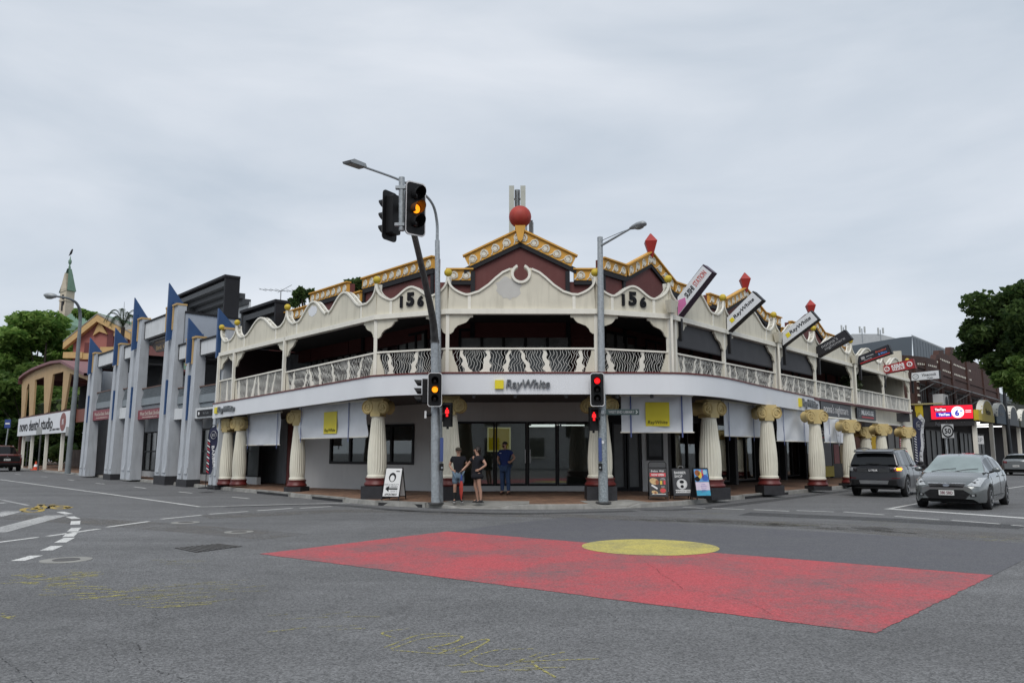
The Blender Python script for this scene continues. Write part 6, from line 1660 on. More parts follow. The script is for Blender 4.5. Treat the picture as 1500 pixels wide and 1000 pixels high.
t = thing('traffic_cone', 'orange traffic cone with white band on the left kerb', 'traffic cone', (x, y, .14))
part(MB().box(x-.28, x+.28, y-.28, y+.28, .14, .2), 'cone_base', mat('cone_orange', (.62,.06,.015), .6, .1), t)
CO = MATS['cone_orange']
part(MB().lathe([(.2,.2),(.045,.86),(.03,.87)], 14, (x,y,0)), 'cone_body', CO, t, smooth=40)
part(MB().lathe([(.16,.42),(.115,.62)], 14, (x,y,0)), 'white_band', LETW, t, smooth=40)

# ------------------------------------------------------------------ sandwich boards on the footpath
def aframe(px, py, yaw, w, h, spread, label, front, handle=False, frame=BLACK, z=.17, lean=None):
    x, y = ground(px, py, z)
    t = thing('sandwich_board', label, 'sandwich board', (x, y, z), R(yaw), 'sandwich boards on the footpath')
    s = spread/2; an = math.atan2(s, h)
    Lf = Matrix.Translation((0, -s, 0)) @ Matrix.Rotation(-an, 4, 'X'); Lb = Matrix.Translation((0, s, 0)) @ Matrix.Rotation(an, 4, 'X')
    hh = math.hypot(h, s)
    for M, nm in ((Lf, 'front_panel'), (Lb, 'back_panel')):
        mb = MB(M); mb.box(-w/2, w/2, -.01, .01, .12, hh); p_ = part(mb, nm, front['panel'], t, local=True)
        for x_ in (-w/2-.012, w/2-.012):
            mb = MB(M); mb.box(x_, x_+.024, -.016, .016, 0, hh+.01); part(mb, 'frame_leg', frame, p_, local=True)
        mb = MB(M); mb.box(-w/2, w/2, -.014, .014, hh-.0, hh+.022); mb.box(-w/2+.013, w/2-.013, -.0145, .0145, .1, .122); part(mb, 'frame_rail', frame, p_, local=True)
    if handle:
        mb = MB(); mb.tube([(-.09,0,h),(-.07,0,h+.07),(0,0,h+.09),(.07,0,h+.07),(.09,0,h)], .011, 6); part(mb, 'handle', handle, t, local=True)
    front['draw'](t, Lf, w, hh)
    return t
def tx(t, M, s, h, x, z, m, w=None, bold=0.0, shear=0.0, align='CENTER'):
    return text(s, h, M @ Matrix.Translation((x, -.0115, z)), 'lettering', m, t, .002, w=w, bold=bold, shear=shear, align=align, local=True)
def bx_(t, M, x0, x1, z0, z1, m, nm, y=-.0135): return part(MB(M).box(x0, x1, y, -.0105, z0, z1), nm, m, t, local=True)
def ov(t, M, x, z, rx, rz, m, nm, y=-.0135, n=18, rot=0):
    c_, s_ = math.cos(rot), math.sin(rot)
    return part(MB(M).prism([(x+rx*math.cos(2*math.pi*i/n)*c_-rz*math.sin(2*math.pi*i/n)*s_, z+rx*math.cos(2*math.pi*i/n)*s_+rz*math.sin(2*math.pi*i/n)*c_) for i in range(n)], y, -.0105), nm, m, t, local=True)
SB = mat('board_black', (.014,.014,.016), .4, .05); SWH = mat('board_white', (.68,.68,.67), .5, .05)
BRD = mat('print_bread', (.55,.38,.18), .6, .35, 30); MEAT = mat('print_meat', (.30,.09,.03), .6, .4, 40); PRED = mat('print_red', (.55,.03,.04), .5, .05)
PGR = mat('print_green', (.15,.28,.05), .5, .2, 30); PYL = mat('print_yellow', (.65,.45,.05), .5, .1)
def draw_arrow(t, M, w, h):
    ov(t, M, -.02, h-.3, .12, .15, INK, 'hair_print'); ov(t, M, -.02, h-.33, .075, .1, SWH, 'face_print', y=-.0155)
    bx_(t, M, .08, .2, h-.12, h-.09, INK, 'print_bar')
    for i, (s_, hh) in enumerate((('HAIR & BEAUTY', .05), ('OPEN 7 DAYS', .04))): tx(t, M, s_, hh, -.02, h-.53-i*.08, LETG)
    part(MB(M).prism([(-.21,.36),(-.09,.46),(-.09,.385),(.2,.385),(.2,.335),(-.09,.335),(-.09,.26)], -.0135, -.0105), 'arrow', INK, t, local=True)
    tx(t, M, 'ARCADE', .045, .08, .43, LETG); tx(t, M, 'SHOP 3', .045, .08, .28, LETG)
    tx(t, M, 'APPOINTMENT', .07, 0, .18, INK, w=.42, bold=.02)
aframe(577, 731.5, -14, .56, .98, .62, 'white sandwich board with a black left arrow beside the left column', {'panel': SWH, 'draw': draw_arrow})
def draw_food(t, M, w, h):
    tx(t, M, 'Brothers', .06, -.1, h-.1, SWH, bold=.02, shear=.2, w=.22); tx(t, M, 'Wok', .06, .13, h-.1, SWH, bold=.02, w=.16)
    bx_(t, M, -w/2+.03, w/2-.03, h-.28, h-.16, PRED, 'red_banner'); tx(t, M, 'NOW OPEN', .07, 0, h-.22, SWH, bold=.03, shear=.15, w=.4).location.y = -.004
    ov(t, M, -.12, h-.43, .15, .1, BRD, 'wrap_print', rot=-.3); ov(t, M, -.03, h-.46, .055, .08, MEAT, 'filling_print', y=-.0155)
    tx(t, M, 'CHIPS', .03, .15, h-.33, SWH); tx(t, M, '& DRINK', .03, .15, h-.37, SWH)
    bx_(t, M, .06, .13, h-.53, h-.41, PYL, 'chips_print'); bx_(t, M, .17, .23, h-.53, h-.4, PRED, 'drink_print')
    tx(t, M, 'PIZZA', .03, .15, h-.6, SWH); ov(t, M, .14, h-.72, .1, .085, MEAT, 'pizza_print'); ov(t, M, .14, h-.72, .08, .065, PRED, 'topping_print', y=-.0155)
    part(MB(M).prism([(-.22,h-.57),(-.2,h-.52),(-.02,h-.64),(-.04,h-.69)], -.0135, -.0105), 'white_ribbon', SWH, t, local=True)
    ov(t, M, -.12, h-.78, .1, .055, BRD, 'kebab_print', rot=-.25); ov(t, M, -.1, h-.79, .04, .03, MEAT, 'filling_print', y=-.0155)
    bx_(t, M, -.2, .22, .17, .19, SWH, 'white_rule')
fb = aframe(964, 731, -4, .56, .98, .5, 'black sandwich board with pictures of wraps and a red NOW OPEN banner', {'panel': SB, 'draw': draw_food})
mb = MB(); mb.tube([(-.28,.1,.2),(-.28,.02,1.12),(-.22,.0,1.18),(.22,0,1.18),(.28,.02,1.12),(.28,.1,.2)], .014, 6); part(mb, 'hoop_frame', BLACK, fb, local=True)
def draw_barber(t, M, w, h):
    tx(t, M, 'BARBER', .085, -.03, h-.13, SWH, bold=.02, w=.38); tx(t, M, 'SHOP', .085, -.09, h-.25, SWH, bold=.02, w=.26)
    ov(t, M, 0, h-.5, .17, .17, SWH, 'round_emblem', n=26); ov(t, M, 0, h-.5, .15, .15, mat('emblem_grey', (.35,.37,.4), .5), 'emblem_ring', y=-.0150, n=26); ov(t, M, 0, h-.5, .14, .14, SWH, 'emblem_disc', y=-.0162, n=26)
    ov(t, M, 0, h-.43, .075, .05, INK, 'hair_print', y=-.0175); ov(t, M, 0, h-.58, .055, .05, INK, 'beard_print', y=-.0175); 
    for x_ in (-.03, .03): bx_(t, M, x_-.018, x_+.018, h-.495, h-.485, INK, 'eye_print', y=-.0175)
    bx_(t, M, -.22, .27, .2, .3, SWH, 'white_strip'); tx(t, M, '>>>', .06, -.15, .25, INK, bold=.03).location.y = -.004; tx(t, M, 'NOW OPEN', .05, .1, .25, INK, w=.28).location.y = -.004
aframe(998, 730, 2, .58, .95, .5, 'dark sandwich board with a bearded face emblem in a white disc', {'panel': mat('board_charcoal', (.035,.037,.043), .6, .1), 'draw': draw_barber}, handle=mat('handle_steel', (.4,.4,.4), .4, 0, metal=.5))
def draw_blue(t, M, w, h):
    part(MB(M).prism([(-w/2,h-.42),(w/2,h-.42),(w/2,h-.02),(-w/2,h-.02)], -.0125, -.0105), 'sky_print', mat('print_sky', (.10,.28,.55), .5, .3, 12), t, local=True)
    for x_, z_, rx, rz, m in ((-.13,h-.14,.09,.1,MEAT),(-.05,h-.2,.07,.12,PYL),(.05,h-.16,.03,.14,PRED),(.13,h-.12,.08,.07,mat('print_cyan',(.3,.5,.6),.5)),(-.15,h-.33,.09,.08,INK),(.12,h-.3,.11,.1,mat('print_royal',(.03,.1,.4),.5))): ov(t, M, x_, z_, rx, rz, m, 'print_shape', y=-.0145)
    bx_(t, M, -w/2, w/2, .3, h-.43, mat('print_pale_pink', (.6,.52,.62), .5, .1, 6), 'text_panel')
    for i in range(5): tx(t, M, ('printing', 'signs banners', 'flyers cards', 'stickers', 'open now')[i], .035, .03, h-.5-i*.058, mat('print_violet', (.2,.12,.45), .5)).location.y = -.004
    bx_(t, M, -w/2, w/2, .13, .295, mat('print_turquoise', (.05,.33,.5), .5, .4, 6), 'base_print')
aframe(1027, 731, 14, .50, .96, .46, 'narrow sandwich board with a colourful blue and white poster leaning back', {'panel': SB, 'draw': draw_blue})
def draw_tea(t, M, w, h):
    bx_(t, M, -w/2+.03, w/2-.03, h-.45, h-.1, mat('print_olive', (.30,.27,.05), .5, .2, 10), 'olive_panel'); tx(t, M, 'TEA', .13, -.08, h-.6, INK, bold=.02)
    bx_(t, M, -w/2+.03, w/2-.03, h-.82, h-.7, MATS['print_olive'], 'olive_band'); ov(t, M, -.12, .28, .05, .05, INK, 'cup_print'); ov(t, M, .08, .28, .05, .05, LETG, 'cup_print'); ov(t, M, .12, h-.6, .05, .08, PGR, 'leaf_print')
aframe(361.5, 704, -30, .62, 1.25, .5, 'cream and olive TEA sandwich board behind the left columns', {'panel': mat('board_cream', (.5,.48,.40), .5, .05), 'draw': draw_tea}, z=.2)
def draw_lilac(t, M, w, h):
    ov(t, M, 0, h-.25, .13, .12, LETG, 'heart_print'); ov(t, M, 0, h-.23, .11, .1, mat('board_grey', (.33,.34,.36), .5), 'heart_inner', y=-.0155)
    tx(t, M, 'blue sandals', .07, 0, h-.55, INK, w=.5)
    for i in range(3): tx(t, M, ('hair studio', 'upstairs', 'walk ins'), .05, 0, h-.68-i*.1, LETG, w=.4) if False else tx(t, M, ('hair studio', 'upstairs', 'walk ins')[i], .05, 0, h-.68-i*.1, LETG, w=.4)
    bx_(t, M, -w/2, w/2, .2, .36, mat('print_lilac', (.12,.09,.2), .5), 'lilac_band')
aframe(438, 711.5, -26, .66, 1.2, .4, 'pale grey sandwich board with lilac band against the white wall', {'panel': mat('board_grey', (.33,.34,.36), .5), 'draw': draw_lilac}, z=.2)

# ------------------------------------------------------------------ feather flags
def feather(x, y, yaw, h, w, cloth, label, stripes=None, word=None, base=True, z=.16, wm=None, logo=None, bend=.16):
    t = thing('feather_flag', label, 'flag', (x, y, z), R(yaw), 'feather flags outside the shops')
    pole_ = [(0,0,0),(0,0,h*.55),(.02,0,h*.8),(bend*.6,0,h*.94),(bend*1.6,0,h),(bend*2.6,0,h*.985)]
    part(MB().tube(smooth_path(pole_, 4), .014, 6), 'flag_pole', BLACK, t, local=True)
    n = 16; z0 = h*.22
    L_, Rr = [], []
    pp_ = smooth_path(pole_, 8)
    def px_at(zz):
        best = min(pp_, key=lambda p: abs(p.z-zz)); return best.x
    for i in range(n+1):
        v = i/n; zz = z0+(h*.985-z0)*v
        l_ = px_at(zz) if v < .93 else px_at(zz)
        r_ = .0+w*(.42+.75*v-.15*v*v) if v < .82 else w*(1.02)*(1-((v-.82)/.18)**2*.55)
        r_ = max(r_, l_+.05); L_.append((l_, .006*math.sin(i*.9), zz)); Rr.append((r_, .03*math.sin(i*.8), zz))
    rows = [[tuple(Vector(a).lerp(Vector(b), k/4) + Vector((0,.012*math.sin(k*1.5+i*.7),0))) for k in range(5)] for i, (a, b) in enumerate(zip(L_, Rr))]
    mb = MB(); mb.grid(rows[::-1]); mb.grid([[(x_, y_+.006, z_) for x_, y_, z_ in r] for r in rows]); part(mb, 'flag_cloth', cloth, t, local=True, smooth=180)
    if stripes:
        for i in range(1, 13):
            zz = z0+(h*.8-z0)*i/13
            mb = MB(); mb.add([(.02,-.035,zz),(.02+w*.24,-.035,zz-.08),(.02+w*.24,-.035,zz-.02),(.02,-.035,zz+.06)], [(0,1,2,3)]); part(mb, 'stripe', stripes[i%len(stripes)], t, local=True)
    if word: text(word, w*.24, Matrix.Translation((w*.68, -.04, h*.5)) @ Matrix.Rotation(R(82), 4, 'Y'), 'lettering', wm or LETW, t, .003, w=h*.34, local=True)
    if logo:
        mb = MB(); mb.tube([(w*.58+w*.26*math.cos(a*.4), -.045, h*.84+w*.26*math.sin(a*.4)) for a in range(17)], .012, 4); part(mb, 'round_logo', logo, t, local=True)
        text('BS', w*.2, Matrix.Translation((w*.58, -.045, h*.84)), 'logo_letters', logo, t, .003, local=True)
    part(MB().lathe([(.3,0),(.3,.04),(.05,.07)], 16), 'flag_base', BLACKM, t, local=True)
NAVY = mat('flag_navy', (.012,.014,.045), .7, .1); FRED = mat('flag_red', (.4,.03,.04), .7, 0); FW = mat('flag_white', (.6,.6,.6), .7, .05); FYEL = mat('flag_yellow', (.5,.32,.02), .7, .15)
x, y = ground(301, 715, .16); feather(x, y, -28, 2.62, .62, NAVY, 'navy barber feather flag with slanted stripes at the left end', [FW, FRED], 'BARBER', logo=LETG2)
def on_foot(px, t_off=0.5, py=655):
    p = lin(AW, NR, t_off); s_, z_ = on_plane(px, py, p, KUR); q_ = lin(p, KUR, s_); return q_
x, y = on_foot(1273, .6); feather(x, y, 30, 3.0, .8, FYEL, 'yellow feather flag in front of the dark price board', [NAVY, FW], None, logo=None)
x, y = on_foot(1318, .3); feather(x, y, 20, 3.1, .9, FRED, 'thin red and white feather flag beside a scroll column', [FW], None)
x, y = on_foot(1339, -.1); feather(x, y, 30, 3.7, .95, NAVY, 'navy feather flag with white stripes beyond the last scroll column', [FW], None, logo=LETG2)
x, y = on_foot(1346, .4); feather(x, y, 40, 4.0, 1.15, FW, 'white barber feather flag beyond the last scroll column', [INK, FW], 'BARBERS', wm=INK, logo=INK, bend=.22)

# ------------------------------------------------------------------ plant on the balcony
LEAFD = mat('pot_plant_leaf', (.045,.07,.02), .6, .3, 12)
def leaf_cloud(c, rad, n, size, rr, squash=(1,1,1), droop=.0):
    mb = MB()
    for i in range(n):
        while True:
            v = Vector((rr.uniform(-1,1), rr.uniform(-1,1), rr.uniform(-1,1)))
            if .15 < v.length < 1: break
        v = v*(rr.uniform(.75,1) if v.length > .5 else 1)
        p = Vector((c[0]+v.x*rad*squash[0], c[1]+v.y*rad*squash[1], c[2]+v.z*rad*squash[2]))
        a = Vector((rr.gauss(0,1), rr.gauss(0,1), rr.gauss(0,.6))).normalized(); b = a.cross(Vector((rr.gauss(0,1),rr.gauss(0,1),rr.gauss(0,1)))).normalized()
        s_ = size*rr.uniform(.6,1.3); a = a*s_; b = b*s_*.5
        mb.add([p-a, p-b*.9+a*.05, p+a, p+b*.9+a*.05], [(0,1,2,3)])
    return mb
c = lin(lin(PT['k'], UR, 1.0), NR, .45)
t = thing('potted_plant', 'leafy green plant in a pot on the balcony behind the railing', 'plant', (c[0], c[1], 4.05))
part(MB().lathe([(.2,4.05),(.27,4.5),(.25,4.5),(.02,4.48)], 14, (c[0], c[1], 0)), 'pot', mat('terracotta', (.25,.09,.04), .8), t)
part(leaf_cloud((c[0], c[1], 5.1), .62, 420, .14, random.Random(5), (1,1,1.05)), 'foliage', LEAFD, t, stuff=True)
# ------------------------------------------------------------------ cars
from mathutils.bvhtree import BVHTree
TYRE = mat('tyre_rubber', (.014,.014,.015), .85, .2, 8); RIMM = mat('alloy_rim', (.42,.43,.44), .3, .1, 6, metal=.7); WELL = mat('wheel_well', (.006,.006,.006), .9, 0)
CGL = mat('car_glass_dark', (.008,.009,.01), .04, 0, spec=.45); CGS = mat('windscreen_glass', (.25,.31,.31), .05, .25, 1.2, spec=.8)  # windscreen: pale base colour stands in for the sky reflected in it
BLKP = mat('black_plastic', (.016,.016,.017), .6, .1); CHROME = mat('chrome_trim', (.6,.6,.6), .15, 0, metal=.9)
LAMPC = mat('clear_headlamp', (.42,.44,.45), .1, .35, 22, spec=.8, coat=1); LAMPR = mat('red_tail_lamp', (.16,.006,.008), .15, .2, 15, coat=1); LAMPD = mat('dark_tail_lamp', (.03,.025,.028), .1, .3, 15, coat=1)
AMBL = mat('amber_indicator_lit', (1,.35,.03), .3, 0, emit=(1,.33,.02), est=1.6)
PLW = mat('plate_white', (.62,.62,.6), .5, .05)
def interp(tab, x):
    if x <= tab[0][0]: return tab[0][1]
    for (a, va), (b, vb) in zip(tab, tab[1:]):
        if x <= b: 
            t = (x-a)/(b-a); t = t*t*(3-2*t)*.5+t*.5
            return va+(vb-va)*t
    return tab[-1][1]
def car(name, label, cat, loc, yaw, sp, paint, scale=1.0):
    t = thing(name, label, cat, loc, yaw); t.scale = (scale,)*3
    xf, xr = sp['xf'], sp['xr']; r = sp['r']; wx = sp['wheels']; zc = sp['rw']
    st = sorted(set([round(v, 4) for v in [xr+(xf-xr)*i/30 for i in range(31)] + [xf-.02, xf-.06, xf-.12, xr+.02, xr+.06, xr+.12] + [w_+r*math.cos(math.pi*k/12) for w_ in wx for k in range(13)]]))
    st = [v for v in st if xr <= v <= xf]
    def sec(x):
        hw, sill, belt, top, tw, mid = (interp(sp[k], x) for k in ('hw','sill','belt','top','tw','mid'))
        zb = sill
        for w_ in wx:
            if abs(x-w_) < r: zb = max(zb, zc+math.sqrt(max(0, r*r-(x-w_)**2)))
        zm = max(mid, zb+.03)
        z1 = min(zb+.08, zm-.01); zs = max(belt, zm+.05)
        half = [(hw*.955, zb), (hw*.985, z1), (hw, zm), (hw*.985, zm+(zs-zm)*.55), (hw*.93, zs-.02), (hw*.90, zs), (tw, max(top, zs)), (tw*.5, max(top, zs)+sp['crown']*.75), (0, max(top, zs)+sp['crown'])]
        return half
    rows = []
    for x in st:
        h = sec(x); rows.append([(x, y, z) for y, z in h] + [(x, -y, z) for y, z in h[-2::-1]])
    mb = MB(); mb.grid(rows[::-1])
    n = len(rows[0])
    for rr_, rev in ((rows[0], False), (rows[-1], True)): mb.add(rr_, [list(range(n))[::(-1 if rev else 1)]])
    body = part(mb, 'body', paint, t, smooth=38, local=True)
    bv = BVHTree.FromPolygons([tuple(v) for v in mb.v], mb.f)
    def hit(o, d):
        h = bv.ray_cast(Vector(o), Vector(d)); return h[0]
    def patch(c4, axis, nm, m, off=.008, parent=None, n=(14, 7), thick=None):
        off = off+.006
        """panel laid on the body: corners in (y, z) for the ends or (x, z) for the flanks"""
        P = []
        for i in range(n[1]+1):
            row = []
            for j in range(n[0]+1):
                u, v = j/n[0], i/n[1]
                a = (c4[0][0]*(1-u)+c4[1][0]*u)*(1-v)+(c4[3][0]*(1-u)+c4[2][0]*u)*v
                b = (c4[0][1]*(1-u)+c4[1][1]*u)*(1-v)+(c4[3][1]*(1-u)+c4[2][1]*u)*v
                if axis in ('f', 'r'):
                    s = 1 if axis == 'f' else -1
                    h = hit((s*4, a, b), (-s, 0, 0)); x = h.x if h else (xf if s > 0 else xr)-s*.05
                    row.append((x+s*off, a, b))
                else:
                    s = 1 if axis == 'l' else -1
                    h = hit((a, s*3, b), (0, -s, 0)); y = h.y if h else s*.85
                    row.append((a, y+s*off, b))
            P.append(row)
        m_ = MB(); m_.grid(P if axis in ('f', 'r') else P); m_.grid(P[::-1])
        return part(m_, nm, m, parent or t, local=True, smooth=180)
    def seam(pts, side, nm='door_seam', w_=.007):
        q = []
        for i in range(len(pts)-1):
            for k in range(5):
                u = k/5; q.append((pts[i][0]*(1-u)+pts[i+1][0]*u, pts[i][1]*(1-u)+pts[i+1][1]*u))
        q.append(pts[-1]); s = 1 if side == 'l' else -1; P = []
        for a, b in q:
            h = hit((a, s*3, b), (0, -s, 0))
            if h: P.append((a, h.y-s*.001, b))
        if len(P) > 1: part(MB().tube(P, w_, 4), nm, BLKP, body, local=True)
    # dark tub inside the arches
    m_ = MB(); m_.box(xr+.12, xf-.14, -sp['hwm']+.24, sp['hwm']-.24, sp['clear'], .75)
    part(m_, 'underbody', WELL, t, local=True)
    for w_ in wx:
        m_ = MB(); m_.box(w_-r*1.02, w_+r*1.02, -sp['hwm']+.07, sp['hwm']-.07, zc+.1, zc+r*.99); part(m_, 'wheel_arch_liner', WELL, t, local=True)
    # greenhouse
    gx = sp['gx']; cab = {}
    def gsec(x):
        zb = interp(sp['gbelt'], x); zr_ = max(interp(sp['roof'], x), zb+.012); k = min(1, (zr_-zb)/(sp['gh']))
        wb = interp(sp['gwb'], x); wr = wb-(wb-interp(sp['gwr'], x))*k
        return [(wb, zb), (wr+.012, zr_-.085*k), (wr-.03, zr_-.02*k), (wr*.55, zr_+.012*k), (0, zr_+.02*k)]
    def add(kind, quad):
        cab.setdefault(kind, MB()).add(quad, [(0,1,2,3)])
    for x0, x1, side_kind, top_kind in gx:
        a, b = gsec(x0), gsec(x1)
        steps = max(1, int(abs(x1-x0)/.12))
        for q_ in range(steps):
            xa = x0+(x1-x0)*q_/steps; xb = x0+(x1-x0)*(q_+1)/steps
            A, B = gsec(xa), gsec(xb)
            for i in range(4):
                kind = side_kind if i == 0 else ('roof' if i == 1 else top_kind)
                for s in (1, -1):
                    kk = kind + ('_l' if s > 0 else '_r') if kind.startswith('side_window') else kind
                    P = [(xa, s*A[i][0], A[i][1]), (xb, s*B[i][0], B[i][1]), (xb, s*B[i+1][0], B[i+1][1]), (xa, s*A[i+1][0], A[i+1][1])]
                    if s < 0: P = P[::-1]
                    add(kk, P)
    for kind, m_ in cab.items():
        mm = {'roof': paint, 'windscreen': sp.get('wsm', CGS), 'rear_window': CGL, 'pillar': sp.get('pillar', BLKP), 'cpillar': paint}.get(kind, CGL)
        nm = {'cpillar': 'rear_pillar'}.get(kind, 'side_window' if kind.startswith('side') else kind)
        part(m_, nm, mm, t, smooth=50, local=True)
    # wheels
    for w_ in wx:
        for s in (1, -1):
            M = Matrix.Translation((w_, s*(sp['hwm']-.115), zc)) @ Matrix.Rotation(R(-90*s), 4, 'X'); rw = sp['rw']
            m_ = MB(M); m_.lathe([(rw*.66,-.1),(rw*.95,-.1),(rw,-.07),(rw,.07),(rw*.95,.1),(rw*.68,.105)], 30); wh = part(m_, 'wheel', TYRE, t, smooth=40, local=True)
            m_ = MB(M); m_.lathe([(rw*.67,.06),(rw*.67,.108),(rw*.62,.108),(rw*.60,.05)], 28); part(m_, 'rim', RIMM, wh, smooth=40, local=True)
            m_ = MB(M); m_.lathe([(rw*.6,.0),(rw*.6,.04)], 20); part(m_, 'brake_disc', BLKP, wh, local=True)
            for k in range(sp.get('spokes', 5)):
                Ms = M @ Matrix.Rotation(2*math.pi*k/sp.get('spokes', 5)+.3, 4, 'Z')
                m_ = MB(Ms); m_.add([(-.035,.03,.06),(.035,.03,.06),(.05,rw*.62,.085),(-.05,rw*.62,.085),(-.03,.03,.1),(.03,.03,.1),(.042,rw*.62,.106),(-.042,rw*.62,.106)], [(0,3,2,1),(4,5,6,7),(0,1,5,4),(1,2,6,5),(2,3,7,6),(3,0,4,7)])
                part(m_, 'spoke', RIMM, wh, local=True)
            m_ = MB(M); m_.lathe([(.06,.07),(.055,.112),(.01,.116)], 12); part(m_, 'hub', RIMM, wh, local=True)
    # mirrors and handles
    mx_, mz_ = sp['mirror']
    for s in (1, -1):
        y = interp(sp['hw'], mx_)*.95
        m_ = MB(); m_.ball((mx_, s*(y+.12), mz_+.07), .1, 14, (.62,1.05,.72)); mr_ = part(m_, 'door_mirror', sp.get('mirror_m', paint), t, smooth=180, local=True)
        m_ = MB(); m_.tube([(mx_, s*(y-.06), mz_), (mx_, s*(y+.06), mz_+.03)], .03, 6); part(m_, 'mirror_stalk', BLKP, mr_, local=True)
        for hx in sp['handles']:
            h = hit((hx, s*3, sp['handle_z']), (0, -s, 0))
            if h: m_ = MB(); m_.tube([(hx-.09, h.y+s*.01, sp['handle_z']), (hx-.05, h.y+s*.03, sp['handle_z']+.005), (hx+.06, h.y+s*.03, sp['handle_z']+.005), (hx+.09, h.y+s*.01, sp['handle_z'])], .016, 6); part(m_, 'door_handle', paint, t, local=True)
    return t, body, patch, seam, hit

def plate(t, M, s, m, ink, w=.37, h=.13):
    p = part(MB(M).box(-w/2, w/2, -.008, .0, -h/2, h/2), 'number_plate', m, t, local=True)
    text(s, h*.6, M @ Matrix.Translation((0, -.009, 0)), 'plate_lettering', ink, p, .002, w=w*.82, bold=.02, local=True)
FRONT = Matrix.Rotation(R(90), 4, 'Z')      # local -y of a plate turned to face +x
REAR = Matrix.Rotation(R(-90), 4, 'Z')
# ---- silver green hatchback coming to the stop line
GREEN = mat('metallic_grey_green', (.155,.168,.168), .26, .06, 1.5, metal=.55, coat=1.0)
HB = dict(xf=2.17, xr=-2.17, r=.365, rw=.315, wheels=(1.29,-1.35), hwm=.92, clear=.2, crown=.03, spokes=7,
    hw=[(-2.17,.66),(-2.1,.74),(-1.9,.83),(-1.4,.91),(0,.92),(1.2,.92),(1.6,.89),(1.9,.83),(2.05,.77),(2.13,.70),(2.17,.62)],
    sill=[(-2.17,.42),(-2.05,.30),(-1.8,.24),(0,.21),(1.8,.2),(2.05,.21),(2.17,.30)],
    mid=[(-2.17,.58),(0,.56),(1.9,.54),(2.1,.5),(2.17,.46)],
    belt=[(-2.17,.78),(-2.05,.98),(-1.7,1.03),(0,.99),(1.0,.93),(1.5,.84),(1.9,.75),(2.08,.67),(2.17,.60)],
    top=[(-2.17,.80),(-2.08,1.0),(-1.95,1.04),(0,.99),(.95,1.0),(1.3,.97),(1.7,.88),(1.95,.80),(2.08,.72),(2.17,.64)],
    tw=[(-2.17,.5),(-1.9,.68),(0,.74),(1.0,.74),(1.6,.66),(2.0,.56),(2.17,.46)],
    gbelt=[(-2.0,1.02),(-1.7,1.03),(0,.99),(1.15,.97)], roof=[(-2.02,1.02),(-1.55,1.36),(-1.2,1.43),(-.4,1.49),(.0,1.48),(.35,1.42),(1.2,.97)], gh=.42,
    gwb=[(-2.0,.72),(-1.5,.80),(0,.83),(1.2,.78)], gwr=[(-2.0,.56),(-1.3,.60),(0,.62),(.4,.6),(1.2,.6)],
    gx=[(1.2,.62,'roof','windscreen'),(.62,.35,'side_window_a','windscreen'),(.35,-.22,'side_window_a','roof'),(-.22,-.32,'pillar','roof'),(-.32,-1.02,'side_window_b','roof'),(-1.02,-1.08,'pillar','roof'),(-1.08,-1.4,'side_window_c','roof'),(-1.4,-1.62,'cpillar','roof'),(-1.62,-2.0,'cpillar','rear_window')],
    mirror=(.72,.99), handles=(-.1,-1.05), handle_z=.87)
fl = ground(1443, 745.5); hx, hy = -UR[0], -UR[1]; lx_, ly_ = -hy, hx      # left of the heading
cx = fl[0]-hx*1.36-lx_*.78; cy = fl[1]-hy*1.36-ly_*.78
t, body, patch, seam, hit = car('hatchback', 'metallic grey green hatchback with headlights facing us at the stop line', 'car', (cx, cy, 0), math.atan2(hy, hx), HB, GREEN, 1.07)
for s in (1, -1):
    patch([(s*.50,.655),(s*.78,.63),(s*.85,.86),(s*.70,.86)], 'f', 'headlight', LAMPC, .014)
    patch([(s*.56,.36),(s*.70,.37),(s*.70,.44),(s*.56,.43)], 'f', 'fog_lamp', BLKP, .008)
    patch([(s*.60,.375),(s*.66,.38),(s*.66,.43),(s*.60,.425)], 'f', 'fog_lens', LAMPC, .012)
patch([(-.40,.605),(.40,.605),(.45,.70),(-.45,.70)], 'f', 'upper_grille', BLKP, .008)
patch([(-.46,.700),(.46,.700),(.47,.722),(-.47,.722)], 'f', 'chrome_bar', CHROME, .014)
patch([(-.44,.30),(.44,.30),(.56,.44),(-.56,.44)], 'f', 'lower_grille', BLKP, .008); patch([(-.56,.44),(.56,.44),(.40,.54),(-.40,.54)], 'f', 'lower_grille', BLKP, .0085)
h = hit((4,0,.655),(-1,0,0)); mb = MB(Matrix.Translation((h.x+.02,0,.655)) @ Matrix.Rotation(R(90),4,'Y') @ Matrix.Diagonal((.036,.085,1,1))); mb.lathe([(1,0),(.9,.012)], 18); part(mb, 'oval_badge', mat('badge_blue_silver',(.30,.33,.38),.25,0,metal=.5), t, local=True)
h = hit((4,0,.47),(-1,0,0)); plate(t, Matrix.Translation((h.x+.03,0,.46)) @ FRONT, '380 5BD', PLW, mat('plate_maroon', (.12,.01,.03), .5), .372, .134)
for sd in 'lr':
    seam([(.98,.30),(1.0,.6),(.92,.92)], sd); seam([(-.25,.30),(-.26,.6),(-.27,.96)], sd); seam([(-1.22,.62),(-1.05,.75),(-1.06,1.0)], sd); seam([(-.95,.3),(-.98,.45)], sd); seam([(.98,.30),(-.95,.30)], sd)
    patch([(-.85,.34),(.9,.34),(.9,.37),(-.85,.37)], sd, 'rubbing_strip', GREEN, .012)
part(MB().tube([(.2,0,1.47),(.12,0,1.62)], .006, 5), 'aerial', BLKP, t, local=True)
for s in (1,-1): patch([(s*.62,.75),(s*.78,.78),(s*.76,1.02),(s*.66,1.02)], 'r', 'tail_light', LAMPR, .01)
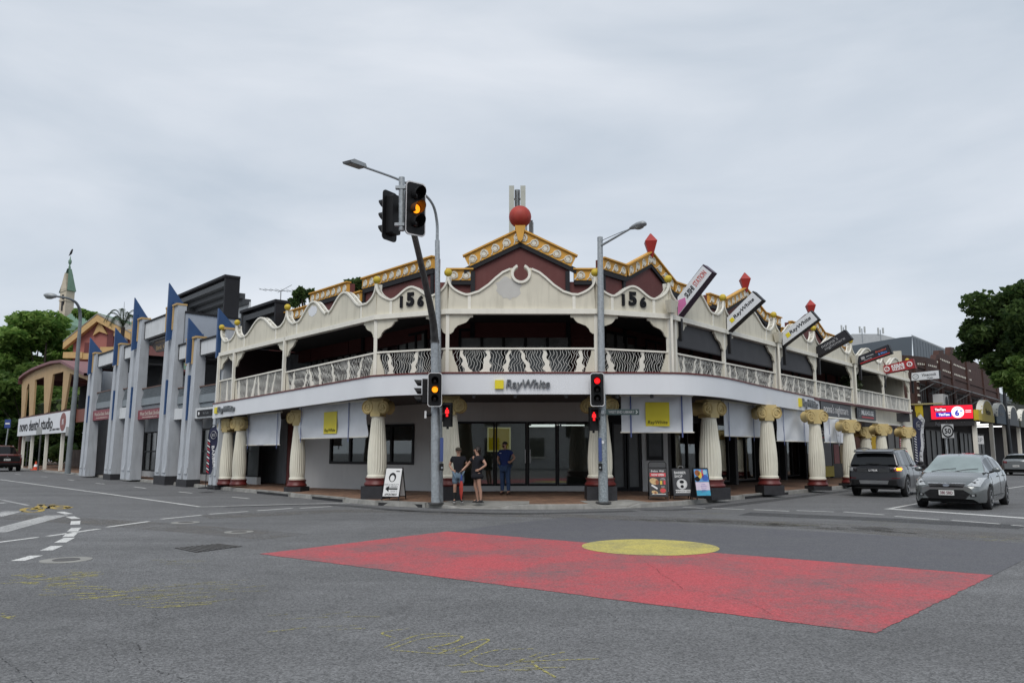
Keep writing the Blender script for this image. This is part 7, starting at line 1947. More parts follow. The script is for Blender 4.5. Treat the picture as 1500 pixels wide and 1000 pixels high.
for y0, y1 in ((-.55,.05),(.02,.6)): part(MB().tube([(1.17,y0,1.0),(1.05,(y0+y1)/2,1.06),(1.0,y1,1.09)], .009, 5), 'wiper', BLKP, t, local=True)
# two people's seats glimpsed behind the windscreen are left dark
# ---- dark grey station wagon leaving along the right street
DGREY = mat('dark_metallic_grey', (.040,.042,.048), .3, .05, 1.5, metal=.5, coat=.8)
SV_ = dict(xf=2.3, xr=-2.3, r=.43, rw=.37, wheels=(1.40,-1.35), hwm=.95, clear=.28, crown=.03, spokes=6,
    hw=[(-2.3,.78),(-2.22,.86),(-2.0,.92),(-1.3,.95),(1.4,.95),(1.9,.88),(2.2,.74),(2.3,.6)],
    sill=[(-2.3,.42),(-2.1,.34),(-1.8,.30),(0,.28),(1.9,.28),(2.3,.36)],
    mid=[(-2.3,.64),(0,.66),(2.1,.62),(2.3,.58)],
    belt=[(-2.3,1.02),(-2.2,1.10),(-1.9,1.14),(0,1.11),(1.1,1.06),(1.8,.98),(2.2,.85),(2.3,.72)],
    top=[(-2.3,1.03),(-2.2,1.12),(0,1.11),(1.0,1.12),(1.6,1.08),(2.1,.95),(2.3,.76)],
    tw=[(-2.3,.70),(-2.0,.80),(0,.80),(1.2,.78),(2.0,.62),(2.3,.45)],
    gbelt=[(-2.25,1.12),(0,1.11),(1.2,1.09)], roof=[(-2.24,1.12),(-2.05,1.55),(-1.95,1.66),(-1.2,1.71),(0,1.73),(.4,1.68),(1.25,1.09)], gh=.55,
    gwb=[(-2.2,.80),(0,.86),(1.2,.80)], gwr=[(-2.2,.66),(0,.68),(1.2,.64)],
    gx=[(1.25,.75,'roof','windscreen'),(.75,.4,'side_window_a','windscreen'),(.4,-.2,'side_window_a','roof'),(-.2,-.3,'pillar','roof'),(-.3,-1.1,'side_window_b','roof'),(-1.1,-1.45,'cpillar','roof'),(-1.45,-1.9,'side_window_c','roof'),(-1.9,-2.04,'pillar','roof'),(-2.04,-2.22,'pillar','rear_window')],
    mirror=(.85,1.13), handles=(-.1,-1.1), handle_z=1.0, mirror_m=BLKP)
ax_ = ground(1291, 726); hd = unit((UR[0]*.9, UR[1]))
t, body, patch, seam, hit = car('station_wagon', 'dark grey four wheel drive wagon driving away with its right indicator lit', 'car', (ax_[0]+hd[0]*1.35, ax_[1]+hd[1]*1.35, 0), math.atan2(hd[1], hd[0]), SV_, DGREY, 1.03)
patch([(-.78,1.14),(.78,1.14),(.70,1.16),(-.70,1.16)], 'r', 'window_sill', BLKP, .01)
mb = MB(); mb.add([(-2.03,-.68,1.66),(-2.26,-.64,1.60),(-2.26,.64,1.60),(-2.03,.68,1.66),(-2.0,-.68,1.70),(-2.27,-.64,1.63),(-2.27,.64,1.63),(-2.0,.68,1.70)], [(0,3,2,1),(4,5,6,7),(0,1,5,4),(1,2,6,5),(2,3,7,6),(3,0,4,7)]); part(mb, 'roof_spoiler', DGREY, t, local=True)
patch([(-.88,.40),(.88,.40),(.88,.62),(-.88,.62)], 'r', 'lower_bumper', BLKP, .012)
patch([(-.46,.47),(.46,.47),(.50,.60),(-.50,.60)], 'r', 'silver_skid_plate', mat('skid_silver', (.38,.39,.40), .4, .1, metal=.4), .03)
patch([(-.52,.88),(.52,.88),(.54,1.03),(-.54,1.03)], 'r', 'plate_recess', mat('recess_grey', (.09,.095,.10), .4, .1), .01)
for s in (1, -1):
    patch([(s*.56,.90),(s*.90,.92),(s*.90,1.08),(s*.56,1.06)], 'r', 'tail_light', LAMPD, .014)
    patch([(s*.68,.92),(s*.82,.93),(s*.82,1.05),(s*.70,1.05)], 'r', 'lamp_ring', LAMPC if s > 0 else LAMPR, .02)
    patch([(s*.60,.66),(s*.86,.67),(s*.86,.70),(s*.60,.69)], 'r', 'red_reflector', LAMPR, .02)
patch([(-.89,.95),(-.77,.955),(-.77,1.05),(-.89,1.055)], 'r', 'lit_indicator', AMBL, .026)
h = hit((-4,0,.95),(1,0,0)); plate(t, Matrix.Translation((h.x-.02,0,.955)) @ REAR, 'LI 70UR', mat('plate_dark', (.03,.03,.035), .5), LETW, .37, .11)
part(MB().tube([(-2.2,-.26,1.19),(-2.26,0,1.20),(-2.2,.26,1.19)], .014, 5), 'rear_wiper', BLKP, t, local=True)
for sd in 'lr':
    seam([(1.0,.36),(1.02,.7),(.95,1.05)], sd); seam([(-.25,.36),(-.25,1.06)], sd); seam([(-1.0,.4),(-1.05,.8),(-1.2,1.08)], sd); seam([(1.0,.36),(-.95,.36)], sd)
    patch([(-.9,.31),(.95,.31),(.95,.40),(-.9,.40)], sd, 'side_skirt', BLKP, .01)
for s in (1,-1): part(MB().tube([(.3,s*.66,1.73),(-.4,s*.67,1.77),(-1.6,s*.66,1.73)], .018, 6), 'roof_rail', BLKP, t, local=True)
# ---- silver car parked at the far right
SILV = mat('silver_paint', (.20,.215,.22), .35, .05, 1.5, metal=.5, coat=.6)
NB = dict(HB); NB.update(roof=[(-1.75,1.02),(-1.0,1.36),(-.4,1.42),(.0,1.41),(.35,1.36),(1.2,.97)],
    top=[(-2.17,.92),(-2.08,1.04),(-1.95,1.07),(-1.6,1.06),(0,.99),(.95,1.0),(1.3,.97),(1.7,.88),(1.95,.77),(2.08,.67),(2.17,.55)],
    gx=[(1.2,.62,'roof','windscreen'),(.62,.35,'side_window_a','windscreen'),(.35,-.22,'side_window_a','roof'),(-.22,-.3,'pillar','roof'),(-.3,-.95,'side_window_b','roof'),(-.95,-1.1,'cpillar','roof'),(-1.1,-1.72,'cpillar','rear_window')])
p_ = ground(1491, 696)
t, body, patch, seam, hit = car('parked_car', 'silver car parked beyond the grey green hatchback at the right edge', 'car', (p_[0]+UR[0]*1.9, p_[1]+UR[1]*1.9, 0), math.atan2(UR[1], UR[0]), NB, SILV, 1.08)
for s in (1,-1): patch([(s*.5,.80),(s*.74,.82),(s*.74,.96),(s*.5,.94)], 'r', 'tail_light', LAMPR, .012)
h = hit((-4,0,.62),(1,0,0)); plate(t, Matrix.Translation((h.x-.02,0,.62)) @ REAR, '714 XKL', PLW, INK)
# ---- dark red truck at the far left
DRED = mat('dark_red_paint', (.10,.012,.008), .35, .1, 1.5, metal=.3, coat=.8)
UT = dict(SV_); UT.update(roof=[(-.75,1.12),(-.5,1.66),(0,1.74),(.4,1.70),(1.25,1.09)],
    gx=[(1.25,.75,'roof','windscreen'),(.75,.4,'side_window_a','windscreen'),(.4,-.1,'side_window_a','roof'),(-.1,-.2,'pillar','roof'),(-.2,-.45,'side_window_b','roof'),(-.45,-.52,'pillar','roof'),(-.52,-.74,'pillar','rear_window')], mirror=(.85,1.13), handles=(-.05,))
p_ = ground(4, 690)
t, body, patch, seam, hit = car('pickup_truck', 'dark red pickup truck with black tailgate at the far left kerb', 'truck', (p_[0]+UL[0]*1.4, p_[1]+UL[1]*1.4, 0), math.atan2(UL[1], UL[0]), UT, DRED, 1.3)
patch([(-.72,.66),(.72,.66),(.74,1.02),(-.74,1.02)], 'r', 'tailgate_panel', BLKP, .012); patch([(-.86,.40),(.86,.40),(.86,.58),(-.86,.58)], 'r', 'rear_bumper', BLKP, .02)
for s in (1,-1): patch([(s*.74,.72),(s*.88,.73),(s*.88,1.06),(s*.74,1.06)], 'r', 'tail_light', LAMPR, .018)
h = hit((-4,0,.8),(1,0,0)); plate(t, Matrix.Translation((h.x-.03,0,.78)) @ REAR, '902 VTA', PLW, INK)
mb = MB(Matrix.Translation((h.x-.025,0,.95))); 
for k in range(3):
    a = math.pi/2+k*2*math.pi/3; c_ = (.06*math.cos(a), .06*math.sin(a)); 
    mb.add([(0,0,0),(0,c_[0]*.9-c_[1]*.5,c_[1]*.9+c_[0]*.5),(0,c_[0]*1.9,c_[1]*1.9),(0,c_[0]*.9+c_[1]*.5,c_[1]*.9-c_[0]*.5)], [(0,3,2,1),(0,1,2,3)])
part(mb, 'three_point_badge', CHROME, t, local=True)

# ------------------------------------------------------------------ people
SKIN = mat('skin', (.42,.24,.17), .6, .06, 20); TEE = mat('black_tee', (.006,.006,.010), .95, .2, 20, bump=.2); DENIM = mat('pale_denim', (.13,.19,.25), .85, .3, 25); JEAN = mat('blue_jeans', (.03,.065,.15), .85, .35, 12)
NAVYP = mat('navy_polo', (.012,.03,.14), .85, .2, 20); HAIR = mat('dark_brown_hair', (.014,.009,.007), .6, .3, 40); CAPM = mat('brown_cap', (.045,.036,.024), .85, .2, 30); SOCK = mat('black_sock', (.012,.012,.012), .9, 0); SHOEW = mat('white_sole', (.5,.5,.5), .7, 0); BROWN = mat('brown_boot', (.035,.016,.012), .5, .2, 30)
def skin_mesh(nodes, edges, root=0, sub=2):
    """one continuous surface grown round a jointed skeleton"""
    me = bpy.data.meshes.new('skin'); me.from_pydata([n[0] for n in nodes], edges, [])
    o = bpy.data.objects.new('skin', me); COL.objects.link(o)
    md = o.modifiers.new('s', 'SKIN'); md.use_smooth_shade = True
    for i, n in enumerate(nodes):
        r_ = n[1] if isinstance(n[1], tuple) else (n[1], n[1])
        me.skin_vertices[0].data[i].radius = r_; me.skin_vertices[0].data[i].use_root = (i == root)
    o.modifiers.new('u', 'SUBSURF').levels = sub
    dg = bpy.context.evaluated_depsgraph_get(); ev = o.evaluated_get(dg); m2 = ev.to_mesh()
    vs = [v.co.copy() for v in m2.vertices]; fs = [list(p.vertices) for p in m2.polygons]
    ev.to_mesh_clear(); bpy.data.objects.remove(o); bpy.data.meshes.remove(me)
    return vs, fs
def chain(*a): return list(a)
def person(label, loc, yaw, H, J, wear, extras):
    """J: joints in units of standing height; every limb its own taper"""
    t = thing('person', label, 'person', loc, yaw)
    V = lambda p: (p[0]*H, p[1]*H, p[2]*H)
    names = list(J); idx = {k: i for i, k in enumerate(names)}
    E = [('pelvis','waist'),('waist','chest'),('chest','neck'),('neck','jaw'),('jaw','head'),('head','crown')]
    for s in 'LR': E += [('chest','sh'+s),('sh'+s,'el'+s),('el'+s,'wr'+s),('wr'+s,'hd'+s),('pelvis','hp'+s),('hp'+s,'kn'+s),('kn'+s,'cf'+s),('cf'+s,'an'+s),('an'+s,'to'+s)]
    RAD = dict(pelvis=.070, waist=.062, chest=.068, neck=.030, jaw=.036, head=.047, crown=.036)
    for s in 'LR': RAD.update({'sh'+s:.035,'el'+s:.024,'wr'+s:.017,'hd'+s:.019,'hp'+s:.048,'kn'+s:.034,'cf'+s:.033,'an'+s:.02,'to'+s:.02})
    nodes = [(V(J[k]), RAD[k]*H) for k in names]
    vs, fs = skin_mesh(nodes, [(idx[a], idx[b]) for a, b in E], idx['pelvis'])
    mb = MB(); mb.add(vs, fs)
    # fingers, thumb, nose and ears belong to the same body mesh
    for s in 'LR':
        w_, h_ = Vector(V(J['wr'+s])), Vector(V(J['hd'+s])); d = (h_-w_).normalized(); side = d.cross(Vector((0,1,0))); side = side.normalized() if side.length > .1 else Vector((1,0,0))
        for k, ln in enumerate((.040,.047,.044,.034)):
            b_ = h_+side*(k-1.5)*.0105*H*1.1; mb.tube([b_-d*.01*H, b_+d*ln*.55*H, b_+d*ln*H*.95+Vector((0,-.006*H,0))], [.0062*H,.0056*H,.0042*H], 6)
        b_ = w_+d*.012*H; mb.tube([b_, b_+side*.018*H+d*.012*H, b_+side*.022*H+d*.032*H], [.0075*H,.0065*H,.0045*H], 6)
    hd_ = Vector(V(J['head'])); f = Vector((J['face'][0] if False else extras['face'][0], extras['face'][1], 0)).normalized(); sd_ = Vector((-f.y, f.x, 0))
    mb.tube([hd_+f*.038*H+Vector((0,0,.008*H)), hd_+f*.056*H-Vector((0,0,.010*H)), hd_+f*.044*H-Vector((0,0,.014*H))], [.006*H,.010*H,.007*H], 6)
    for s in (1,-1): mb.ball(tuple(hd_+sd_*s*.046*H-Vector((0,0,.004*H))), .014*H, 8, (.6,.7,1.2))
    part(mb, 'body', SKIN, t, smooth=180, local=True)
    fe = MB()
    for s in (1,-1): fe.ball(tuple(hd_+f*.044*H+sd_*s*.018*H+Vector((0,0,.006*H))), .0055*H, 6)
    part(fe, 'eyes', HAIR, t, local=True)
    fe = MB(); fe.ball(tuple(hd_+f*.046*H-Vector((0,0,.024*H))), .011*H, 8, (1.0,1.0,.3)); part(fe, 'mouth', mat('lips', (.22,.08,.07), .5, 0), t, local=True)
    for nm, m_, keys, ed, k, root in wear:
        nd = [(V(J[a]) if not isinstance(a, tuple) else V(a[0]), (RAD[a] if not isinstance(a, tuple) else a[1])*H*k) for a in keys]
        vs, fs = skin_mesh(nd, ed, root)
        part(MB().add(vs, fs), nm, m_, t, smooth=180, local=True)
    return t, hd_, f, sd_, H, V
def base_pose(): return dict(pelvis=(0,0,.53), waist=(0,.0,.61), chest=(0,0,.755), neck=(0,0,.855), jaw=(0,-.012,.893), head=(0,-.008,.935), crown=(0,0,.968),
    shL=(-.105,0,.80), elL=(-.165,.02,.665), wrL=(-.105,-.02,.575), hdL=(-.085,-.035,.565), shR=(.105,0,.80), elR=(.165,.02,.665), wrR=(.105,-.02,.575), hdR=(.085,-.035,.565),
    hpL=(-.055,0,.50), knL=(-.06,-.01,.28), cfL=(-.062,.01,.20), anL=(-.065,.01,.045), toL=(-.072,-.07,.018), hpR=(.055,0,.50), knR=(.06,-.01,.28), cfR=(.062,.01,.20), anR=(.065,.01,.045), toR=(.072,-.07,.018))
def mid(a, b, t): return tuple(a[i]*(1-t)+b[i]*t for i in range(3))
def tee_spec(J, m_, length=.53, k=1.16, sleeve=.62):
    k *= 1.14
    keys = [((J['waist'][0], J['waist'][1], length), .082), 'waist', 'chest', ((J['neck'][0], J['neck'][1], .83), .048), 'shL', (mid(J['shL'], J['elL'], sleeve), .034), 'shR', (mid(J['shR'], J['elR'], sleeve), .034)]
    return ('shirt', m_, keys, [(0,1),(1,2),(2,3),(2,4),(4,5),(2,6),(6,7)], k, 1)
def legs_spec(J, nm, m_, end, k, flare=.046):
    keys = ['pelvis', 'hpL', 'hpR']
    ed = [(0,1),(0,2)]
    for s in 'LR':
        if end == 'knee': keys += [(mid(J['hp'+s], J['kn'+s], .85), flare)]; 
        else: keys += [('kn'+s), ('cf'+s), (mid(J['cf'+s], J['an'+s], .92), .028)]
    if end == 'knee': ed += [(1,3),(2,4)]
    else: ed += [(1,3),(3,4),(4,5),(2,6),(6,7),(7,8)]
    return (nm, m_, keys, ed, k, 0)
def shoes(t, J, V, H, m_, sole=None, sock=None):
    for s in 'LR':
        a, to = Vector(V(J['an'+s])), Vector(V(J['to'+s])); d = (to-a); d.z = 0; d.normalize(); yaw = math.atan2(d.y, d.x)
        M = Matrix.Translation((a.x, a.y, 0)) @ Matrix.Rotation(yaw, 4, 'Z')
        mb = MB(M); mb.tube([(-.03*H,0,.026*H),(.02*H,0,.03*H),(.06*H,0,.02*H),(.092*H,0,.014*H)], [.024*H,.027*H,.022*H,.012*H], 10)
        sh = part(mb, 'shoe', m_, t, smooth=60, local=True)
        if sole: mb = MB(M); mb.slab([(-.055*H,-.02*H),(.06*H,-.026*H),(.1*H,-.012*H),(.1*H,.012*H),(.06*H,.026*H),(-.055*H,.02*H)], .0, .011*H); part(mb, 'sole', sole, sh, local=True)
        if sock: mb = MB(); mb.tube([V(mid(J['cf'+s], J['an'+s], .15)), V(mid(J['cf'+s], J['an'+s], .6)), V(J['an'+s])], [.0345*H,.029*H,.025*H], 10); part(mb, 'sock', sock, t, smooth=60, local=True)
def foot_at(px, py, Y): x, _ = upright(px, py, Y); return x
# man in a cap, hands on hips, facing us
Yp = 24.05
J = base_pose(); J['wrL'] = (-.1,-.045,.575); J['hdL'] = (-.082,-.06,.565); J['wrR'] = (.1,-.045,.575); J['hdR'] = (.082,-.06,.565)
FZ = .168
t, hd_, f, sd_, H, V = person('man in brown cap, black tee and denim shorts with hands on hips', (foot_at(671, 730, Yp), Yp, FZ), R(4), 1.63, J, [tee_spec(J, TEE, .515, 1.2), legs_spec(J, 'shorts', DENIM, 'knee', 1.32)], {'face': (0,-1)})
shoes(t, J, V, H, TEE, SHOEW, SOCK)
mb = MB(Matrix.Translation(hd_+Vector((0,.002,.018*H)))); mb.lathe([(.058*H,-.006*H),(.059*H,.012*H),(.05*H,.034*H),(.024*H,.046*H),(.002,.049*H)], 16); cp = part(mb, 'cap', CAPM, t, smooth=60, local=True)
mb = MB(Matrix.Translation(hd_+Vector((0,-.05*H,.02*H)))); mb.slab([(-.04*H,0),(-.03*H,-.035*H),(0,-.045*H),(.03*H,-.035*H),(.04*H,0)], -.003*H, .003*H); part(mb, 'cap_peak', CAPM, cp, local=True)
mb = MB(); mb.ball(tuple(hd_+Vector((0,.014*H,.004*H))), .05*H, 12, (1,.8,.8)); part(mb, 'hair', HAIR, t, smooth=180, local=True)
# woman in profile, facing left, hand on hip, other hand on a folded umbrella
Yw = 23.9
J = base_pose()
J.update(shL=(-.08,-.045,.80), elL=(-.15,-.13,.67), wrL=(-.12,-.235,.585), hdL=(-.115,-.262,.565), shR=(.08,.045,.80), elR=(.155,.11,.67), wrR=(.115,.0,.59), hdR=(.1,-.03,.58),
         hpL=(-.05,0,.5), knL=(-.045,-.02,.28), cfL=(-.045,.01,.2), anL=(-.045,.03,.045), toL=(-.06,-.05,.018), hpR=(.05,0,.5), knR=(.05,.02,.28), cfR=(.05,.045,.2), anR=(.05,.05,.045), toR=(.05,-.03,.018),
         jaw=(0,-.02,.893), head=(0,-.016,.935), crown=(0,-.006,.968))
wx_ = foot_at(699, 731, Yw)
t, hd_, f, sd_, H, V = person('woman in short black dress standing side on with hand on hip', (wx_, Yw, .16), R(-66), 1.66, J, [
    ('dress', TEE, [((0,0,.40),.098), ((0,0,.50),.086), 'waist', 'chest', ((0,0,.83),.04), 'shL', (mid(J['shL'],J['elL'],.55),.03), 'shR', (mid(J['shR'],J['elR'],.55),.03)], [(0,1),(1,2),(2,3),(3,4),(3,5),(5,6),(3,7),(7,8)], 1.42, 2)], {'face': (0,-1)})
shoes(t, J, V, H, BLACKM, BLACKM)
vs, fs = skin_mesh([(tuple(hd_+Vector((0,.012*H,.026*H))), .074*H), (tuple(hd_+Vector((0,.03*H,.0))), .068*H), (tuple(hd_+Vector((0,.055*H,-.05*H))), .03*H), (tuple(hd_+Vector((.01*H,.07*H,-.12*H))), .018*H), (tuple(hd_+Vector((.01*H,.075*H,-.17*H))), .008*H)], [(0,1),(1,2),(2,3),(3,4)])
hm = MB().add(vs, fs); hm.ball(tuple(hd_+Vector((0,.02*H,.012*H))), .057*H, 14, (1,1,.98)); part(hm, 'hair', HAIR, t, smooth=180, local=True)
# her umbrella, folded, tip on the paving
hand = Matrix.Rotation(R(-66), 4, 'Z') @ Vector(V(J['hdL'])); ux, uy = wx_+hand.x, Yw+hand.y-.02; uz = .16+hand.z
u = thing('umbrella', 'folded red and blue umbrella held point down by the woman', 'umbrella', (ux, uy, .165))
mb = MB(); mb.tube([(ux,uy,.165),(ux,uy,.25)], .008, 6); part(mb, 'tip', BLACKM, u)
mb = MB(); mb.lathe([(.012,.24),(.05,.42),(.062,.6),(.05,.72),(.03,.8)], 10, (ux,uy,0), rfun=lambda k, z: 1.0 if k % 2 else .75); part(mb, 'red_canopy', mat('umbrella_red', (.42,.045,.03), .6, .2, 6), u)
mb = MB(); mb.lathe([(.03,.8),(.034,.86),(.02,.97),(.01,.99)], 10, (ux,uy,0), rfun=lambda k, z: 1.0 if k % 2 else .8); part(mb, 'blue_canopy', mat('umbrella_blue', (.03,.06,.25), .6, .2), u)
mb = MB(); mb.tube([(ux,uy,.98),(ux,uy,uz+.03)], .01, 6); part(mb, 'handle', BLACKM, u)
# man in navy polo and jeans by the glass door
Ym = 27.3
J = base_pose(); J.update(wrL=(-.115,-.05,.59), hdL=(-.095,-.07,.58), elR=(.185,.03,.69), wrR=(.145,-.03,.62), hdR=(.125,-.055,.61), jaw=(-.012,-.012,.893), head=(-.008,-.01,.935))
t, hd_, f, sd_, H, V = person('man in navy polo shirt and blue jeans before the glass doors', (foot_at(740, 720, Ym), Ym, .225), R(-24), 1.80, J, [tee_spec(J, NAVYP, .5, 1.16), legs_spec(J, 'jeans', JEAN, 'ankle', 1.3)], {'face': (-.5,-.86)})
shoes(t, J, V, H, BROWN)
mb = MB(); mb.ball(tuple(hd_-f*.01*H+Vector((0,0,.024*H))), .052*H, 14, (1,1,.72)); part(mb, 'hair', HAIR, t, smooth=180, local=True)
mb = MB(); mb.ball(tuple(hd_+f*.026*H-Vector((0,0,.034*H))), .03*H, 10, (1,1,.7)); part(mb, 'beard', mat('stubble', (.06,.03,.022), .8, .1), t, smooth=180, local=True)
mb = MB(); mb.cbox((-.055*H, -.098*H, .775*H), (.035*H, .012*H, .008*H)); part(mb, 'chest_badge', LETW, t, local=True)

# ------------------------------------------------------------------ trees
BARK = mat('bark', (.055,.042,.032), .9, .4, 8, bump=.6)
def leaf_mat(name, c, c2):
    m = bpy.data.materials.new(name); m.use_nodes = True; n, l = m.node_tree.nodes, m.node_tree.links; b = n['Principled BSDF']
    b.inputs['Roughness'].default_value = .55; b.inputs['Specular IOR Level'].default_value = .3
    g = n.new('ShaderNodeNewGeometry'); z = n.new('ShaderNodeTexNoise'); z.inputs['Scale'].default_value = .9; z.inputs['Detail'].default_value = 4; l.new(g.outputs['Position'], z.inputs['Vector'])
    cr_ = n.new('ShaderNodeValToRGB'); cr_.color_ramp.elements[0].position = .35; cr_.color_ramp.elements[1].position = .68
    cr_.color_ramp.elements[0].color = (*c, 1); cr_.color_ramp.elements[1].color = (*c2, 1)
    wn = n.new('ShaderNodeMix'); wn.inputs[0].default_value = .5; l.new(z.outputs['Fac'], wn.inputs['A']); l.new(g.outputs['Random Per Island'], wn.inputs['B'])
    l.new(wn.outputs['Result'], cr_.inputs[0]); l.new(cr_.outputs[0], b.inputs['Base Color'])
    tr = n.new('ShaderNodeBsdfTranslucent'); l.new(cr_.outputs[0], tr.inputs[0]); mx_ = n.new('ShaderNodeMixShader'); mx_.inputs[0].default_value = .5
    l.new(b.outputs[0], mx_.inputs[1]); l.new(tr.outputs[0], mx_.inputs[2]); l.new(mx_.outputs[0], n['Material Output'].inputs[0])
    return m
LF1 = leaf_mat('leaf_bright_green', (.10,.20,.04), (.27,.40,.10)); LF2 = leaf_mat('leaf_dark_green', (.035,.07,.022), (.10,.155,.045)); LF3 = leaf_mat('leaf_mid_green', (.07,.135,.03), (.18,.27,.07))
def tree(label, base, H, crown_c, crown_r, nclump, per, size, lm, seed, group='trees behind the buildings', nm='tree', squash=(1,1,.7), lay=0.0):
    rr = random.Random(seed); x, y, z = base
    t = thing(nm, label, 'tree', base, 0, group)
    pts = [(x,y,z-.2),(x+rr.uniform(-.3,.3),y,z+H*.25),(x+rr.uniform(-.5,.5),y+rr.uniform(-.3,.3),z+H*.5)]
    mb = MB(); mb.tube(smooth_path(pts, 4), [H*.024-(H*.010)*i/8 for i in range(9)], 10)
    top_ = Vector(pts[-1]); C0 = Vector(crown_c)
    cl_ = []
    for i in range(nclump):
        v = Vector((rr.gauss(0,1), rr.gauss(0,1), rr.gauss(0,1))).normalized()*(rr.uniform(.45,1)**.6)
        cl_.append(C0+Vector((v.x*crown_r[0], v.y*crown_r[1], v.z*crown_r[2])))
    for c in cl_[:9]:
        m_ = top_.lerp(c, .5)+Vector((0,0,.12*H*.3)); mb.tube(smooth_path([top_, m_, c], 4), [H*.016-(H*.013)*i/8 for i in range(9)], 6)
    part(mb, 'trunk', BARK, t, smooth=60)
    mb = MB(); vs, fs = [], []
    rad = sum(crown_r)/3*.36
    for c in cl_:
        k = rr.uniform(.7, 1.3)
        for i in range(per):
            v = Vector((rr.gauss(0,1), rr.gauss(0,1), rr.gauss(0,1))).normalized()*(rr.random()**.4)*rad*k
            p = c+Vector((v.x*squash[0], v.y*squash[1], v.z*squash[2]))
            a = Vector((rr.gauss(0,1), rr.gauss(0,1), rr.gauss(0,.7))).normalized(); b = a.cross(Vector((rr.gauss(0,.9),rr.gauss(0,.9)+.5,1))).normalized()
            s_ = size*rr.uniform(.6,1.35); a = a*s_; b = b*s_*.55
            dz = Vector((0,0,-.25*s_)); o_ = len(vs)
            vs += [p-a+dz, p-b, p+a+dz, p+b]; fs.append((o_, o_+1, o_+2, o_+3))
    mb.v, mb.f, mb.m = vs, fs, [0]*len(fs)
    part(mb, 'crown', lm, t, stuff=True)
    return t
def at_px(px, py, Y): x, z = upright(px, py, Y); return Vector((x, Y, z))
for (px, py, Y, rx, rz, n, per, sz, lm, sd, lab, sq) in (
    (60, 530, 96, 6.6, 5.4, 30, 620, .42, LF1, 1, 'broad bright green tree rising highest behind the tan verandah building', (1,1,.55)),
    (8, 560, 100, 6.0, 6.5, 26, 560, .42, LF1, 2, 'broad bright green tree cut by the left edge of the picture', (1,1,.55)),
    (40, 610, 92, 6.5, 5.2, 24, 520, .42, LF3, 3, 'lower dark green tree behind the long white sign', (1,1,.6)),
    (95, 600, 97, 5.5, 5.5, 22, 460, .42, LF3, 4, 'shaded green tree seen through the tan verandah openings', (1,1,.6)),
    (126, 476, 112, 3.0, 1.9, 12, 300, .42, LF1, 5, 'green treetop right of the church tower foot', (1,1,.6)),
    (122, 520, 104, 3.6, 3.2, 14, 380, .42, LF1, 7, 'green treetop just left of the red gabled house', (1,1,.6)),
    (52, 522, 106, 5.0, 4.0, 20, 420, .42, LF1, 9, 'far green treetop filling the gap left of the church tower', (1,1,.6)),
    (-40, 600, 110, 7.5, 8.5, 26, 460, .48, LF3, 8, 'tall tree mostly outside the left edge behind the red truck', (1,1,.6)),
    (30, 655, 88, 6.5, 2.6, 16, 420, .36, LF2, 6, 'low dark shrubby tree above the stone wall', (1,1,.7))):
    c = at_px(px, py, Y); tree(lab, (c.x, Y, .1), max(5, c.z), c, (rx, rx*.8, rz), n, per, sz, lm, sd, squash=sq)
for (px, py, Y, rx, rz, n, per, sz, sd, lab) in (
    (1500, 468, 64, 4.3, 3.2, 26, 480, .26, 11, 'upper crown of dark leafy tree at the right edge'),
    (1454, 508, 66, 2.7, 2.2, 17, 420, .26, 12, 'dark leafy tree leaning over the brick building at right'),
    (1503, 546, 62, 2.3, 2.1, 16, 420, .26, 13, 'dark leafy tree behind the far right street lamp')):
    c = at_px(px, py, Y); tree(lab, (c.x+(7 if sd == 12 else 3), Y+3, .1), c.z, c, (rx, rx, rz), n, per, sz, LF2 if sd != 13 else LF3, sd, group='dark trees at the right edge', squash=(1,1,.75))
for (px, py, Y, rx, rz, sd, lab) in ((535, 424, 52, 1.5, .75, 21, 'small dark treetop between the orange friezes'), (447, 438, 50, .8, .6, 22, 'small dark treetop left of the orange friezes')):
    c = at_px(px, py, Y); tree(lab, (c.x, Y+4, .1), c.z, c, (rx, rx, rz), 10, 160, .22, LF2, sd, squash=(1,1,.8))
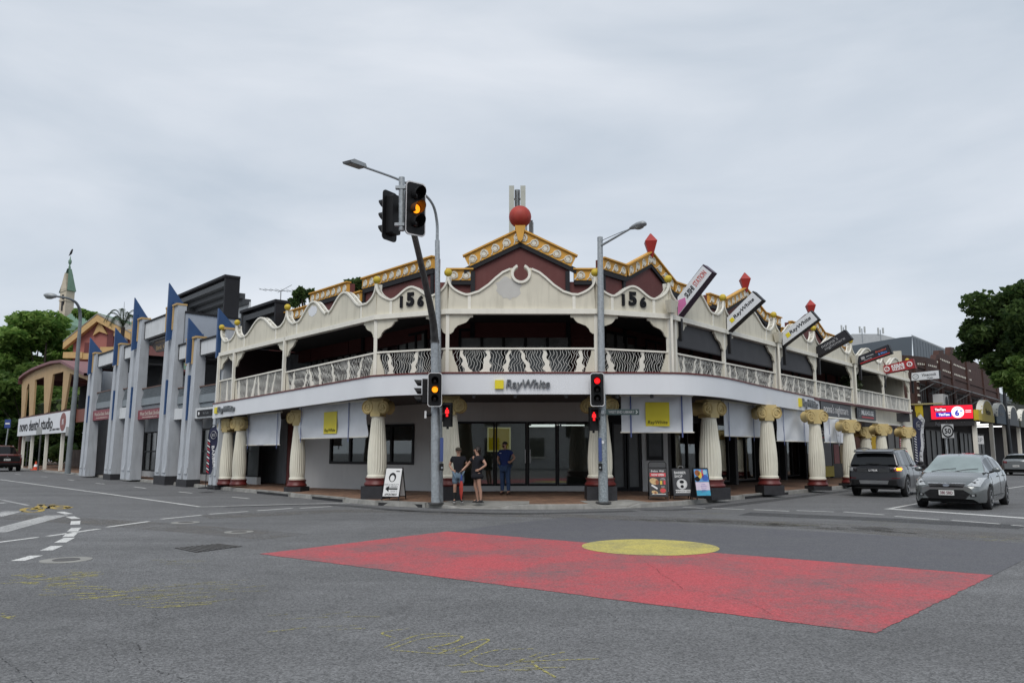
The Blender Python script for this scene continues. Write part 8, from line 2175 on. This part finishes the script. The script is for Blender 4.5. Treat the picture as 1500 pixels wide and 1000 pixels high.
# feathery palm between the red house and the terrace
Y = 76; c = at_px(181, 470, Y)
t = thing('palm_tree', 'feathery palm top between the red house and the blue fins', 'tree', (c.x, Y, 0.1))
part(MB().tube([(c.x-.4,Y,0),(c.x-.1,Y,c.z*.5),(c.x,Y,c.z-.6)], [.32,.25,.18], 10), 'trunk', BARK, t, smooth=60)
rr = random.Random(9)
PALM = leaf_mat('palm_green', (.02,.04,.018), (.06,.09,.04))
for k in range(11):
    a = 2*math.pi*k/11+rr.uniform(-.2,.2); up = rr.uniform(.5, 1.7) if k % 3 else 2.2; L_ = rr.uniform(1.5, 2.1)
    pts = [Vector((c.x, Y, c.z-.6)), Vector((c.x+math.cos(a)*L_*.35, Y+math.sin(a)*L_*.35, c.z-.4+up*.6)), Vector((c.x+math.cos(a)*L_*.75, Y+math.sin(a)*L_*.75, c.z-.4+up*.62)), Vector((c.x+math.cos(a)*L_, Y+math.sin(a)*L_, c.z-.9+up*.35))]
    sp_ = smooth_path(pts, 6); mb = MB(); mb.tube(sp_, .025, 4)
    for i in range(2, len(sp_)-1):
        d = (sp_[i+1]-sp_[i]).normalized(); sd__ = d.cross(Vector((0,0,1))).normalized()
        for s in (1,-1):
            for q_ in (0,.5):
                p = sp_[i].lerp(sp_[i+1], q_); e = p+sd__*s*.38+d*.3-Vector((0,0,.18)); mb.add([p-d*.03, p+d*.03, e], [(0,1,2)])
    part(mb, 'frond', PALM, t)
part(MB().tube([(c.x,Y,c.z-.6),(c.x-.05,Y,c.z+1.9)], [.05,.012], 5), 'spear_leaf', PALM, t)
# stone retaining wall and garden bank behind the tan building's posts
# the white corner house across the crossing, seen only in the shop glass
opp = thing('corner_house', 'white rendered house with dark sash windows mirrored in the shop glass', 'house', (2, -22, 0))
mb = MB(); mb.box(-14, 16, -30, -22, 0, 7.0); part(mb, 'wall', WALLW, opp)
for i in range(6):
    for z in (1.2, 4.3):
        x = -12+i*4.6; w_ = part(MB().box(x, x+1.5, -21.99, -21.9, z, z+1.9), 'window', GLASSB, opp); part(MB().box(x-.15, x+1.65, -21.98, -21.8, z-.16, z-.01), 'window_sill', TRIM, w_)
mb = MB(); mb.prism([(-15,7.0),(17,7.0),(13,9.2),(-11,9.2)], -30.5, -21.4); part(mb, 'roof', mat('roof_tin', (.22,.23,.24), .5, .1), opp)
